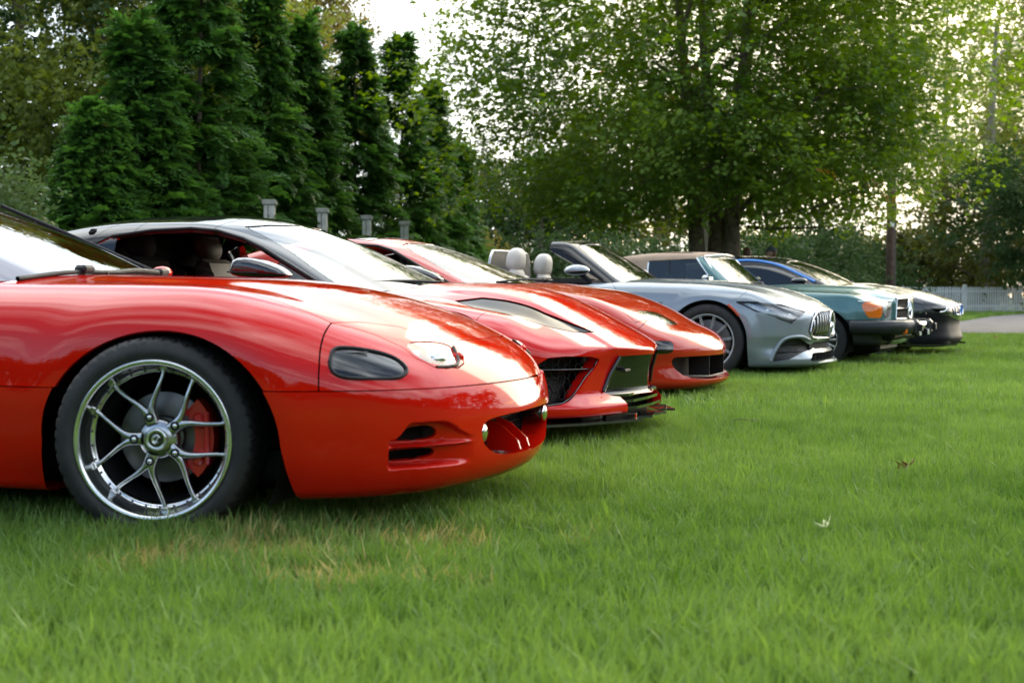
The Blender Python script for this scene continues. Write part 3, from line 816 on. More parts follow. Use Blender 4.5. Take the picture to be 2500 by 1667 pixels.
def wheel_split_spoke(root, x, y, z, steer=0.0):
    """deep dish wheel of five forked spokes on a low tyre; outer lip at local y = 0"""
    w = bpy.data.objects.new('wheel', None); COL.objects.link(w); w.parent = root
    w.location = (x, y, z); w.rotation_euler = (0, 0, steer)
    RL, RI = .2545, .212
    link('tyre', xf(tyre(.325, .243, .245, 52, .010, tread=.0075), (0, .128, 0)), RUBBER, w)
    prof = [(RL - .012, .20), (RL - .016, .012), (RL - .002, .012), (RL + .0005, .006), (RL, .000), (RL - .004, -.0035), (RL - .012, -.002), (RL - .017, .003),
            (RL - .019, .010), (RL - .022, .040), (RL - .028, .060), (RL - .032, .070), (RI + .004, .072), (RI - .001, .075), (RI - .004, .082), (RI - .006, .20)]
    prof = np.array(bez(prof, 3)) if False else prof
    link('rim', orient(lathe(prof[::-1], 96)), POLISH, w)
    b = []
    for k in range(30):
        a = 2 * math.pi * (k + .5) / 30
        b.append(xf(ellipsoid((0, 0, 0), (.0042, .004, .0042), 8, 6), ((RI + .0065) * math.cos(a), .070, (RI + .0065) * math.sin(a))))
    link('rim_bolts', total(b), IRON, w, kind='stuff')
    barrel = orient(lathe([(RI - .008, .075), (RI - .012, .20), (RI - .015, .23)], 64)); barrel.N = -barrel.N
    link('barrel', orient(barrel), mat_barrel, w)
    for k in range(5):
        th = math.pi + k * 2 * math.pi / 5
        S = []
        for sg in (-1, 1):
            def pt(r, da, yy): return (r * math.cos(th + sg * da), yy, r * math.sin(th + sg * da))
            path = bez([pt(.052, .02, .060), pt(.090, .09, .057), pt(.122, .20, .058), pt(.165, .33, .060), pt(.200, .385, .066), pt(.221, .395, .068)], 7)
            n = len(path); t = np.linspace(0, 1, n)
            S.append(blade(path, np.interp(t, [0, .3, .55, .9, 1], [.044, .022, .0148, .0138, .021]), np.interp(t, [0, .4, 1], [.036, .030, .022]), 12, .75))
            e = pt(.2245, .395, .062)
            S.append(roty(xf(box((0, 0, 0), (.013, .020, .024), .003), (.2255, .0645, 0)), -(th + sg * .395)))
        o = link('spoke', total(S), SATIN, w)
        lr = .073; lx, lz = lr * math.cos(th), lr * math.sin(th)
        link('lug_pocket', xf(orient(lathe([(.0001, .0), (.0148, .0), (.0155, .012)], 16)), (lx, .0405, lz)), DARK, o)
        link('lug_nut', xf(orient(lathe([(.0085, .02), (.0085, .003), (.006, 0), (.0001, -.0008)][::-1], 10)), (lx, .0365, lz)), CHROME, o)
    link('hub', orient(lathe([(.0001, .043), (.034, .043), (.040, .046), (.058, .052), (.066, .062), (.066, .085)], 40)), SATIN, w)
    cap = link('centre_cap', orient(lathe([(.0001, .0378), (.0255, .0378), (.0275, .036), (.031, .0355), (.034, .039), (.035, .045)], 36)), POLISH, w)
    link('cap_badge', orient(lathe([(.0001, .0368), (.0242, .0371)], 30)), GLOSSBLK, cap)
    # worn emblem: a curled mark in bright metal
    mk = [tube([(.013 * math.cos(t) * (1 - .35 * q), .0362, .014 * math.sin(t) * (1 - .35 * q)) for t in np.linspace(.4 + q, 4.6 + q, 14)], .0022, 6) for q in (0, .9)]
    mk.append(tube([(-.006, .0362, -.012), (.002, .0362, -.002), (.010, .0362, .010)], .0022, 6))
    link('emblem', total(mk), CHROME, cap)
    disc = orient(lathe([(.07, .125), (.145, .125), (.145, .15), (.07, .15)], 48)); link('brake_disc', disc, IRON, w)
    link('disc_hat', orient(lathe([(.0001, .105), (.06, .105), (.07, .125)], 30)), IRON, w)
    pts = []
    for r0, r1 in ((.165, .115),):
        an = np.linspace(R(-46), R(46), 16)
        out = [(.172 * math.cos(t), .172 * math.sin(t)) for t in an] + [(.112 * math.cos(t), .112 * math.sin(t)) for t in an[::-1]]
    cal = prism(out, .085, .17, 'y')
    rib = [roty(box((.140, .082, 0), (.030, .022, .050), .006), -R(q)) for q in (-26, 24)] + [roty(box((.152, .08, 0), (.016, .03, .17), .005), 0)]
    c = link('brake_caliper', total([cal] + rib), CALIPER, w)
    return w
mat_barrel = mat('dark wheel barrel', (0.05, 0.05, 0.052), 0.4, 0.6)
def build_car1():
    root = thing('red_coupe', 'nearest red coupe with forked chrome wheel and smoked corner lamp, cropped at the left edge', 'car', (*C1_ORG, 0), -R(C1_TH), 'sports cars parked in a row on the lawn')
    h = .0115
    S = surface_net(body1, (-.80, -1.0, .44), (1.08, 1.0, .95), h)
    S = S.clip(lambda V: SEAM1 + .0015 - V[:, 2])
    arch = arch_phi(.022, .32, .412, .35)
    S = S.clip(lambda V: -arch(V)); S = S.clip(lambda V: -.78 - V[:, 0]).lip(.016)
    hoodP = [(-1.2, .56), (-.7, .60), (-.3, .645), (.1, .68), (.40, .70), (.518, .705), (.547, .639), (.575, .562), (.656, .459), (.738, .423), (.786, .379), (.82, .226), (.832, 0), (.832, -.2), (-1.2, -.2)]
    hood, rest = panel_gap(S, XY(hoodP))
    cow, hood = cutout(hood, lambda V: (V[:, 0] + .60 + .40 * V[:, 1] ** 2), .02)   # hood ends short of the glass
    lidP = tr_xy('c1_lid') + [(.80, .34), (.72, .39), (.63, .43), (.545, .53), (.50, .63)]
    cow2, rest = cutout(rest, lambda V: np.maximum(V[:, 0] + .60 + .40 * V[:, 1] ** 2, np.abs(V[:, 1]) - .70), .01)
    gx = smooth_curve([.40, .486, .557, .618, .658, .69, .8], [.548, .547, .542, .531, .523, .518, .49])
    fend, nose = panel_gap(rest, lambda V: V[:, 0] - gx(V[:, 2]))
    lid, nose = panel_gap(nose, XY(lidP, 0), .0018)
    # lenses: pieces of the same skin, with lamp bowls behind
    lensP = tr_xy('c1_lens')
    lens, lid = cutout(lid, XY(lensP, 1), .022)
    lens2, nose = cutout(nose, XY(lensP, 1), .022)
    cornP = tr_uz('c1_corner')
    cl, nose = cutout(nose, UZ(cornP, 2), .020)
    link('hood', hood, RED1, root); both('fender', fend, RED1, root); link('nose_panel', nose, RED1, root)
    for sd in (near, far):
        L = link('headlamp', sd(lens + lens2).offset(-.003), LENS, root)
        link('lamp_bowl', sd(lens + lens2).offset(-.034), LAMPWHITE, L)
        link('lamp_lid', sd(lid), RED1, L)
        C_ = link('corner_lamp', sd(cl).offset(-.002), SMOKE, root)
        link('reflector', sd(cl).offset(-.030), REFLECT, C_)
        sg = -1 if sd is near else 1
        ribs = [tube([(.584, sg * (.832 - (z - .536) * .55), z), (.618, sg * (.812 - (z - .536) * .55), z), (.655, sg * (.782 - (z - .536) * .55), z)], .0025, 5) for z in np.linspace(.534, .602, 8)]
        link('lens_ribs', total(ribs), IRON, C_)
        rim_ = orient(lathe([(.058, .0), (.052, .012), (.030, .03), (.0001, .034)], 24)); 
        # projector inside the headlamp with a red shroud wedge
        link('lamp_shroud', xf(box((0, 0, 0), (.11, .03, .05), .01), (.815, sg * .43, .565), rz=-sg * .4), RED1, L)
        link('projector', xf(ellipsoid((0, 0, 0), (.05, .055, .035), 16, 10), (.785, sg * .50, .572)), CHROME, L)
        link('lamp_seal', total([tube([(p[0], sg * p[1], p[2]) for p in
              [(.822, .385, .608), (.842, .415, .588), (.860, .445, .566), (.864, .475, .553), (.850, .53, .549), (.826, .578, .550)]], .006, 6)]), BLKPLAST, L)
    for sg in (-1, 1):
        ring = [(x, sg * -y * 1.0, z) for x, y, z in TR['c1_corner']]; ring = bez(ring + ring[:1], 4)
        link('lamp_gasket', tube(ring, .0065, 6, False), BLKPLAST, root)
    # corner lamp gasket ring
    # bumper
    def bump(x, y, z):
        ay = np.abs(y); u = x - ay
        zt = .373 - .053 * sstep(.22, .43, u) - .05 * sstep(.07, -.02, u)
        e = .011
        m1 = sstep(.318 - e, .318, z) * sstep(zt + e, zt, z)
        zb = .252 - .004 * sstep(.2, .4, u)
        m2 = sstep(zb - .014, zb + .004, z) * sstep(.298 + e, .298, z)
        d = (.046 * sstep(.45, .21, u) + .010 * sstep(.3, .2, u)) * np.clip(m1 + m2, 0, 1) * sstep(-.045, -.01, u)
        zl = bump1(z, .492, .012)
        return body1(x, y, z) - .009 + d * (x > .5) + .0 * zl
    B = surface_net(bump, (-.80, -1.0, .12), (1.08, 1.0, .52), .0078)
    B = B.clip(lambda V: V[:, 2] - SEAM1 + .0015).lip(.022)
    B.cut = []
    B = B.clip(lambda V: -arch(V)); front, skirt = B.clip(lambda V: .02 - V[:, 0]), B.clip(lambda V: V[:, 0] - .02)
    front = front.lip(.03, (0, 0, 0)) if False else front
    skirt.cut = []; skirt = skirt.clip(lambda V: -.78 - V[:, 0])
    holes = [UZ([(-.012, .321), (.050, .360), (.16, .370), (.225, .362), (.242, .340), (.215, .321)], 2), UZ([(-.036, .276), (-.014, .294), (.09, .2965), (.215, .296), (.236, .281), (.212, .262), (-.026, .257)], 2)]
    for hphi in holes: _, front = cutout(front, hphi, .02)
    mouth = YZ([(.452, .325), (.445, .355), (.412, .375), (.2, .383), (-.2, .385), (-.2, .236), (.15, .236), (.33, .245), (.425, .280)], 1)
    _, front = cutout(front, mouth, .10, (-1, 0, -.12))
    bo = link('front_bumper', front, RED1, root)
    both('side_skirt', skirt, RED1, root)
    # black behind the mouth and the vents
    link('grille_back', total([box((.83, 0, .315), (.01, .90, .20), 0)] + [box((.842, 0, z), (.012, .88, .004), .001) for z in (.28, .305, .33, .355)]
                              + [box((.842, y, .315), (.010, .004, .16), .001) for y in np.linspace(-.42, .42, 30)]), BLKPLAST, root)
    for sg in (-1, 1):
        link('vent_duct', xf(box((.79, 0, .33), (.22, .03, .16), .01), (0, 0, 0)) if False else
             total([xf(box((0, 0, 0), (.20, .02, .10), .0), (.69, sg * .60, .31), rz=-sg * .85)]), DARK, root)
        lamp = link('fog_lamp', xf(orient(lathe([(.0001, .0), (.024, -.003), (.032, -.012), (.036, -.03), (.036, -.09)][::-1], 28, 'x')), (.938, sg * .418, .328)), GLOSSBLK, root)
        link('fog_lens', xf(ellipsoid((0, 0, 0), (.012, .031, .031), 24, 12), (.936, sg * .418, .328)), WHITELENS if False else CHROME, lamp)
        for y, hh in ((.37, .025), (.06, .10)):
            link('intake_fin', prism([(.975 - y * .08, .238), (.965 - y * .08, .238 + hh * .3), (.905, .238 + hh * .8), (.86, .238 + hh), (.845, .238 + hh), (.845, .23), (.96 - y * .08, .23)], sg * y - .004, sg * y + .004, 'y'), RED1, bo)
    # underside, liners
    for x0 in (.02, -2.47):
        for sg in (1, -1):
            wl = wheel_well(x0, .85, .385, .30, .40)
            link('wheel_well', wl if sg > 0 else wl.mirror(), DARK, root)
    link('underbody', total([box((-1.4, 0, .22), (3.5, 1.30, .10), .02), box((.50, 0, .22), (.45, .8, .08), .02)]), DARK, root)
    # rear of the car, doors, cabin
    RB = surface_net(body1, (-3.8, -1.05, .1), (-.70, 1.05, 1.05), .030)
    RB = RB.clip(lambda V: V[:, 0] + .785); RB.cut = []
    ar = arch_phi(-2.47, .32, .42, .345); RB = RB.clip(lambda V: -ar(V))
    door, RB = panel_gap(RB, XZ([(-.76, .28), (-.76, 1.1), (-2.02, 1.1), (-2.10, .75), (-1.98, .28)]), .003)
    both('door', door, RED1, root); link('rear_body', RB, RED1, root)
    CB = surface_net(cab1, (-3.4, -.95, .74), (-.5, .95, 1.35), .022)
    glassP = YZ([(-.2, .70), (-.2, 1.215), (.47, 1.20), (.565, 1.16), (.760, .83), (.78, .70)], 0)
    isws = lambda V: np.maximum(glassP(V), -1.72 - V[:, 0])
    ws, CB = panel_gap(CB, isws, .002, .006)
    sg_, CB = panel_gap(CB, XZ([(-1.10, .86), (-1.66, 1.165), (-2.0, 1.185), (-2.45, 1.12), (-2.62, .90), (-2.6, .8), (-1.1, .8)], 0), .002, .006)
    link('roof', CB.clip(lambda V: V[:, 2] * 0 + .80 - V[:, 2]) , RED1, root)
    link('windscreen', ws.clip(lambda V: .83 - V[:, 2]).offset(-.002), WINDSCREEN, root)
    both('side_window', sg_.offset(-.004), TINTGLASS, root)
    # black frit and pillar seal along the glass edge
    cowl = total([cow, cow2]).offset(-.03)
    link('cowl', cowl, BLKPLAST, root)
    link('dashboard', total([box((-1.15, 0, .74), (.5, 1.30, .16), .05), box((-1.55, 0, .35), (1.6, 1.3, .1), .02), box((-2.6, 0, .75), (.8, 1.2, .2), .05)]), INTERIOR, root)
    for y in (-.37, .37): add_seat(root, -1.75, y, .34, INTERIOR)
    for sg in (-1, 1):
        mr = link('door_mirror', xf(ellipsoid((0, 0, 0), (.038, .07, .030), 20, 12), (-.97, sg * .93, .882)), RED1, root)
        link('mirror_stalk', tube([(-.96, sg * .80, .83), (-.96, sg * .90, .88)], .022, 8), BLKPLAST, mr)
    for sg in (-1, 1):
        yb = lambda z: .766 - (z - .83) * .60
        link('screen_seal', tube([(-.65 - .36 * yb(z) ** 2 - (z - .864) / .397 - .012, sg * yb(z), z + .002) for z in np.linspace(.84, 1.17, 8)], .009, 6), BLKPLAST, root)
    # wiper arms lying on the cowl
    for (pa, pb, py) in (((-.672, -.62, .836), (-.625, -.02, .866), (-.645, -.24)), ((-.630, -.12, .862), (-.735, .53, .872), (-.73, .48))):
        mid = tuple((a + b) / 2 + (0, 0, .012)[i] for i, (a, b) in enumerate(zip(pa, pb)))
        wp = link('wiper', tube(bez([pa, mid, pb], 6), .009, 8), BLKPLAST, root)
        link('wiper_pivot', box((py[0], py[1], .876), (.05, .075, .03), .01), BLKPLAST, wp)
    link('plate_shelf', box((-3.52, 0, .55), (.02, .5, .14), .004), BLKPLAST, root)
    wheel_split_spoke(root, 0, -.912, .325, R(11))
    w2 = wheel_split_spoke(root, -2.47, -.912, .325, 0)
    for x in (0, -2.47):
        c = copy_part(w2, root); c.location = (x, .912, .325); c.rotation_euler = (0, 0, math.pi)
    return root
# ------------------------------------------------------------------ car 2: mid-engined red coupe with black roof
C2_ORG, C2_TH = (-.093, 7.837), 20.0
_T2 = smooth_curve([-3.7, -3.4, -3.0, -2.6, -1.2, -.6, -.3, -.1, .04, .13, .225, .36, .45, .66, .84, .92, 1.0],
                   [.95, 1.02, 1.03, 1.00, .90, .865, .853, .848, .841, .834, .818, .782, .741, .632, .530, .482, .42], .025)
_W2 = smooth_curve([-3.7, -3.2, -2.72, -1.4, -.8, 0, .5, 1.2], [.90, .95, .967, .93, .925, .955, .95, .93], .1)
_I2 = smooth_curve([.10, .17, .24, .35, .50, .575, .65, .72, .80, .92], [.06, .035, .012, .0, .0, .006, .026, .055, .095, .18], .02)
_P2 = smooth_curve([.10, .17, .20, .23, .26, .30, .38, .46, .492, .505, .60, .75], [-.06, -.01, .0, .0, -.03, -.062, -.058, -.040, -.020, .0, .0, -.05], .006)
_D2 = smooth_curve([-.4, .0, .15, .46, .8, 1.1], [.075, .092, .100, .085, .075, .07], .05)
def body2(x, y, z, raw=False):
    ay = np.abs(y); W = _W2(x)
    top_z = _T2(x) - _D2(x) * np.clip(ay / .60, 0, 1.6) ** 2 * (1 - .25 * sstep(.6, 1., ay)) + .026 * bump1(ay, .77, .12) * sstep(-.5, -.1, x) * sstep(.75, .35, x) \
        + .010 * (sstep(.46, .40, ay) - .5) * sstep(-.2, .1, x) * sstep(.95, .7, x) - .085 * sstep(.60, .92, ay) * sstep(.25, .75, x)
    top = (z - top_z) / np.sqrt(1 + np.clip((_T2(x + .01) - _T2(x - .01)) / .02, -1.3, 1.3) ** 2)
    flare = .010 * bump1(np.hypot(x, z - .33), .45, .09) * sstep(.1, .3, z)
    side = ay - (W - _I2(z) + flare)
    front = (x - (.928 + _P2(z - .075 * (ay / .9) ** 2 * sstep(.3, .5, z)) - .18 * ay - .16 * ay ** 2)) / np.sqrt(1 + (.18 + .32 * np.minimum(ay, .9)) ** 2)
    f = smax(side, front, .36)
    f = smax(f, top, .05 + .07 * sstep(.6, .1, x))
    return smax(f, .185 - z, .02)
def cab2(x, y, z):
    ay = np.abs(y)
    roof = z - (1.242 - .062 * (ay / .55) ** 2 - .035 * np.clip((x + 1.75) / .6, 0, 2) ** 2 - .055 * np.clip((-1.9 - x) / .6, 0, 3) ** 2)
    ws = ((x + .36 + .55 * ay ** 2) * .45 + (z - .838)) / 1.097
    side = (ay - (.80 - (z - .85) * .50)) / 1.1
    f = smax(roof, ws, .12); f = smax(f, side, .09)
    return smax(f, -3.1 - x + (z - .9) * .6, .1)
def hex_grille(lo, hi, step, frame, r=.004, skip=None):
    """honeycomb of bars in a plane; frame maps (u, v) to 3-D; clipped to a polygon sdf"""
    segs = []; a = step; hgt = a * math.sqrt(3)
    nu = int((hi[0] - lo[0]) / (1.5 * a)) + 2; nv = int((hi[1] - lo[1]) / hgt) + 2
    for i in range(nu):
        for j in range(nv):
            cu = lo[0] + i * 1.5 * a; cv = lo[1] + j * hgt + (hgt / 2 if i % 2 else 0)
            P = [(cu + a * math.cos(k * math.pi / 3), cv + a * math.sin(k * math.pi / 3)) for k in range(6)]
            for k in range(3):
                p, q = P[k], P[k + 1]
                if skip is not None and (skip(np.array([p[0]]), np.array([p[1]]))[0] > 0 or skip(np.array([q[0]]), np.array([q[1]]))[0] > 0): continue
                segs.append(tube([frame(*p), frame(*q)], r, 4, False))
    return total(segs)

def wheel_simple(root, x, y, z, Ro, rim, w, kind, metal, steer=0.0, n=10, hub=.06, caliper=None, dark=None):
    """wheel with its outer face at local y = 0; kind picks the spoke pattern"""
    wh = bpy.data.objects.new('wheel', None); COL.objects.link(wh); wh.parent = root
    wh.location = (x, y, z); wh.rotation_euler = (0, 0, steer)
    link('tyre', xf(tyre(Ro, rim - .010, w, 40, .008, 80), (0, w / 2 + .004, 0)), RUBBER, wh)
    link('rim', orient(lathe([(rim - .02, .16), (rim - .022, .03), (rim - .012, .012), (rim - .006, .004), (rim, .006), (rim + .001, .014), (rim - .006, .03)], 56)), metal, wh)
    bar = orient(lathe([(rim - .022, .03), (rim - .03, .16), (rim - .03, .22)], 40)); bar.N = -bar.N
    link('barrel', orient(bar), mat_barrel, wh)
    sp = []
    if kind == 'multi':
        for k in range(n):
            th = 2 * math.pi * (k + .25) / n
            path = bez([(.05, .035, 0), (rim * .5, .022, 0), (rim - .014, .016, 0)], 4)
            for sg in (-1, 1):
                p = path.copy(); p[:, 2] += sg * np.linspace(.003, .0075 * rim / .25, len(p))
                sp.append(roty(blade(p, .0065, .022, 8, .6), -th))
            p = path.copy()
    elif kind == 'bars':
        for k in range(n):
            th = 2 * math.pi * k / n
            path = bez([(hub * .6, .030, 0), (rim * .5, .020, 0), (rim - .012, .016, 0)], 4)
            sp.append(roty(blade(path, np.linspace(.05, .085, len(path)) * rim / .22 * 5 / n * 1.05, .03, 10, .5), -th))
    elif kind == 'turbine':
        for k in range(n):
            th = 2 * math.pi * k / n
            path = bez([(.05, .025, 0), (rim * .55, .015, .012), (rim - .014, .014, -.004)], 5)
            sp.append(roty(blade(path, np.linspace(.03, .042, len(path)), .022, 8, .6), -th))
    for i, s_ in enumerate(sp):
        link('spoke', s_, metal, wh)
    link('hub', orient(lathe([(.0001, .012), (hub * .5, .013), (hub * .9, .022), (hub, .034), (hub, .07)], 28)), metal, wh)
    link('brake_disc', orient(lathe([(.05, .10), (rim - .055, .10), (rim - .055, .13), (.05, .13)], 32)), IRON, wh)
    if caliper is not None:
        an = np.linspace(R(-38), R(38), 10); ro, ri = rim - .035, rim - .10
        link('brake_caliper', prism([(ro * math.cos(t), ro * math.sin(t)) for t in an] + [(ri * math.cos(t), ri * math.sin(t)) for t in an[::-1]], .06, .15, 'y'), caliper, wh)
    return wh
def four_wheels(root, wb, track, z, front, steer=0.0):
    rear = copy_part(front, root); rear.location = (-wb, -track, z); rear.rotation_euler = (0, 0, 0)
    for xx in (0, -wb):
        c = copy_part(front, root); c.location = (xx, track, z); c.rotation_euler = (0, 0, math.pi)

def build_car2():
    root = thing('sports_coupe', 'red sports coupe with black roof, black hood vents and splitter, second in the row', 'car', (*C2_ORG, .0), -R(C2_TH), 'sports cars parked in a row on the lawn')
    S = surface_net(body2, (-.82, -1.02, .12), (1.12, 1.02, .98), .0115)
    arch = arch_phi(0, .335, .435, .375)
    S = S.clip(lambda V: -arch(V)); S = S.clip(lambda V: -.80 - V[:, 0]).lip(.02)
    # the vents on the bonnet, the bonnet itself, the nose cover
    ventP = [(.004, .589), (.107, .478), (.233, .456), (.443, .453), (.586, .423), (.690, .378), (.60, .52), (.52, .60), (.359, .690), (.144, .680)]
    vent, S = panel_gap(S, XY(ventP, 0), .0018, .008)
    hoodP = [(-1.2, .57), (-.3, .57), (-.05, .565), (.004, .585), (.107, .474), (.233, .452), (.443, .449), (.586, .419), (.635, .395), (.655, .20), (.675, 0), (.675, -.2), (-1.2, -.2)]
    hood, rest = panel_gap(S, XY(hoodP), .0018)
    cow, hood = cutout(hood, lambda V: V[:, 0] + .26 + .52 * V[:, 1] ** 2, .02)
    gx = smooth_curve([.15, .50, .60, .646, .697, .745, .9], [.30, .29, .25, .227, .232, .26, .33])
    fend, nose = panel_gap(rest, lambda V: V[:, 0] - gx(V[:, 2]), .0016)
    inP = [(-.40, .27), (-.40, .41), (-.285, .455), (-.203, .488), (.25, .477), (.208, .423), (.125, .375), (.05, .322), (-.015, .284), (-.105, .256), (-.283, .243)]
    side_hole = UZ(inP, 1)
    _, nose = cutout(nose, side_hole, .075)
    panP = [(-.45, .484), (.45, .486), (.515, .318), (.47, .298), (-.45, .298)]
    pan, nose = cutout(nose, lambda V: np.maximum(YZ([(-.6, .470), (.365, .474), (.465, .302), (.41, .278), (-.6, .276)])(V), .4 - V[:, 0]), .02)
    low, nose = cutout(nose, lambda V: np.maximum(YZ([(-.6, .274), (.35, .274), (.335, .12), (-.6, .12)])(V), .4 - V[:, 0]), .05, (-1, 0, 0))
    link('hood', hood, RED2, root); both('fender', fend, RED2, root); link('front_bumper', nose, RED2, root)
    for sd in (near, far): link('hood_vent', sd(vent.offset(-.004)).specks(8), VENTBLK, root)
    pn = link('grille_panel', pan.offset(-.010), PANELBLK, root)
    for sg in (-1, 1):
        link('panel_frame', total([tube([(.812, sg * .368, .470), (.775, sg * .42, .385), (.752, sg * .463, .302)], .011, 8),]), GLOSSBLK, pn)
    link('panel_slot', total([box((.822, -.29, .400), (.02, .10, .014), .003)]), BLKPLAST, pn)
    # layered lips under the panel
    for k, (xx, zz, hw) in enumerate(((.835, .268, .40), (.850, .236, .35), (.868, .202, .34))):
        link('lower_slat', prism([(xx - .22, -hw - .05), (xx - .05, -hw), (xx, -hw * .7), (xx + .012, 0), (xx, hw * .7), (xx - .05, hw), (xx - .22, hw + .05)], zz, zz + .014, 'z'), GLOSSBLK, root)
    link('lower_back', box((.74, 0, .23), (.02, .8, .16)), DARK, root)
    # side intakes: honeycomb, cooler core behind, long thin blade
    for sg in (-1, 1):
        PX, PU = [.37, .45, .55, .64, .70, .745, .79], [-.60, -.47, -.285, -.095, .10, .245, .40]
        def fr(u, v, off=.055):
            # follows the rounded corner of the nose a little inside the skin
            x = float(np.interp(u, PU, PX)); y = x - u
            tq = min(max((u + .47) / .8, 0), 1); n = np.array([.45 + .5 * tq, .85 - .6 * tq]); n /= np.linalg.norm(n)
            o = off + .045 * (1 - min(1, abs(v - .36) / .15)) * .3
            return (x - n[0] * o, sg * (y - n[1] * o), v)
        poly = sdf_poly([(-.42, .235), (-.42, .49), (.26, .485), (.21, .42), (.06, .315), (-.09, .245)])
        link('intake_mesh', hex_grille((-.42, .235), (.26, .49), .040, fr, .0035, poly), BLKPLAST, root)
        core = grid_surf(np.array([[fr(u, v, .12) for v in np.linspace(.22, .50, 3)] for u in np.linspace(-.46, .27, 10)]))
        link('intake_back', orient(core), DARK, root)
        fins = []
        for v in np.linspace(.245, .40, 15):
            fins.append(tube([fr(u, v, .10) for u in np.linspace(-.40, .06, 8)], .0035, 4, False))
        link('cooler_fins', total(fins), IRON, root)
        link('intake_trim', tube([(lambda q: (q[0], q[1], q[2]))(fr(u, v, .006)) for u, v in ((.247, .475), (.207, .423), (.125, .375), (.05, .322), (-.015, .284), (-.105, .257), (-.283, .244), (-.38, .262))], .006, 6), GLOSSBLK, root)
        bl = [fr(u, .424 - .012 * (u + .2), .02) for u in np.linspace(-.38, .22, 8)]
        bl2 = [(p[0] - .05, p[1] - sg * .05, p[2] + .004) for p in bl]
        P = np.array([[a, b] for a, b in zip(bl, bl2)])
        top_ = orient(grid_surf(P)); bot_ = Surf(top_.V - np.array([0, 0, .008]), -top_.N, top_.Q)
        edge = tube([(p[0], p[1], p[2] - .004) for p in bl], .0045, 6)
        link('intake_blade', total([top_, orient(bot_), edge]), GLOSSBLK, root)
    sp = [(.30, -.945), (.44, -.955), (.58, -.885), (.72, -.72), (.83, -.53), (.925, -.345), (.862, -.325), (.872, -.20), (.925, -.15), (.90, 0)]
    full = sp + [(x, -y) for x, y in sp[::-1][1:]]
    inner = [(.24, .80), (.24, -.80)]
    pl = prism(full + inner, .150, .162, 'z')
    link('splitter', pl, CARBON, root)
    for sg in (-1, 1):
        link('splitter_tip', prism([(.76, sg * .36), (.885, sg * .30), (.85, sg * .25), (.76, sg * .22)], .178, .186, 'z'), CARBON, root)
        link('splitter_stay', box((.88, sg * .31, .170), (.008, .004, .030), .001), CHROME, root)
    # cabin
    CB = surface_net(cab2, (-3.1, -.92, .74), (-.15, .92, 1.30), .0165)
    CB = CB.clip(lambda V: .805 - V[:, 2])
    wsP = YZ([(-.2, .70), (-.2, 1.184), (.30, 1.168), (.47, 1.153), (.50, 1.13), (.543, 1.078), (.636, .934), (.69, .824), (.71, .70)], 0)
    isws = lambda V: np.maximum(wsP(V), -1.29 - V[:, 0])
    ws, CB = panel_gap(CB, isws, .002, .006)
    winP = [(-.66, .815), (-.698, .851), (-.919, .961), (-1.06, 1.03), (-1.19, 1.083), (-1.361, 1.13), (-1.521, 1.145), (-1.758, 1.137), (-1.999, 1.107), (-2.08, 1.07), (-2.02, .80), (-.66, .79)]
    sw, CB = panel_gap(CB, lambda V: np.maximum(XZ(winP)(V), .30 - np.abs(V[:, 1])), .002, .030)
    # roof panel seams
    pill, roofp = panel_gap(CB, lambda V: -1.39 - V[:, 0], .002, .008)
    mid, rear = panel_gap(roofp, lambda V: -1.86 - V[:, 0] + .35 * (V[:, 2] - 1.16), .002, .008)
    mid2, rear = panel_gap(rear, lambda V: -2.07 - V[:, 0] + 1.2 * (V[:, 2] - 1.14), .002, .008)
    link('windscreen_frame', pill, BLACKP, root); link('roof_panel', mid, BLACKP, root); link('roof_panel', mid2, BLACKP, root); link('rear_deck', rear, BLACKP, root)
    link('windscreen', ws.offset(-.002), WINDSCREEN, root)
    # only the quarter glass is shut; the near window is wound down
    qf = XZ([(-2.02, .79), (-2.08, 1.07), (-2.01, 1.10), (-1.96, 1.10), (-1.92, .79)])
    q, _ = panel_gap(sw, lambda V: np.maximum(qf(V), -1), .001, .004)
    both('quarter_window', q.offset(-.004), TINTGLASS, root)
    for sg in (-1, 1):
        link('window_seal', tube([(x, sg * (y + .002), z) for x, y, z in ((-.698, .742, .851), (-.919, .697, .961), (-1.06, .660, 1.03), (-1.19, .634, 1.081), (-1.361, .614, 1.127), (-1.521, .618, 1.142), (-1.758, .636, 1.134), (-1.999, .666, 1.104))], .010, 6), BLKPLAST, root)
    link('headliner', prism([(-1.32, .46), (-1.32, -.46), (-1.85, -.48), (-1.85, .48)], 1.125, 1.135, 'z'), INTERIOR, root)
    link('bulkhead', box((-2.15, 0, .80), (.06, 1.30, .70), .02), INTERIOR, root)
    link('dashboard', total([box((-.78, 0, .74), (.55, 1.36, .16), .05), box((-1.3, 0, .32), (1.7, 1.36, .1), .02)]), INTERIOR, root)
    for y in (-.36, .36):
        s_ = add_seat(root, -1.62, y, .33, INTERIOR if y < 0 else TANLEATHER, .52, .54)
    link('seat_wing', total([box((-2.02, .40, .93), (.05, .30, .12), .02), box((-1.56, .0, .82), (.12, .12, .10), .03)]), REDLEATHER, root)
    link('steering_wheel', xf(orient(lathe([(.175 + .016 * math.cos(t), .016 * math.sin(t)) for t in np.linspace(0, 2 * math.pi, 9)], 28, 'x')), (-1.18, .36, .80), ry=-.4), BLKPLAST, root)
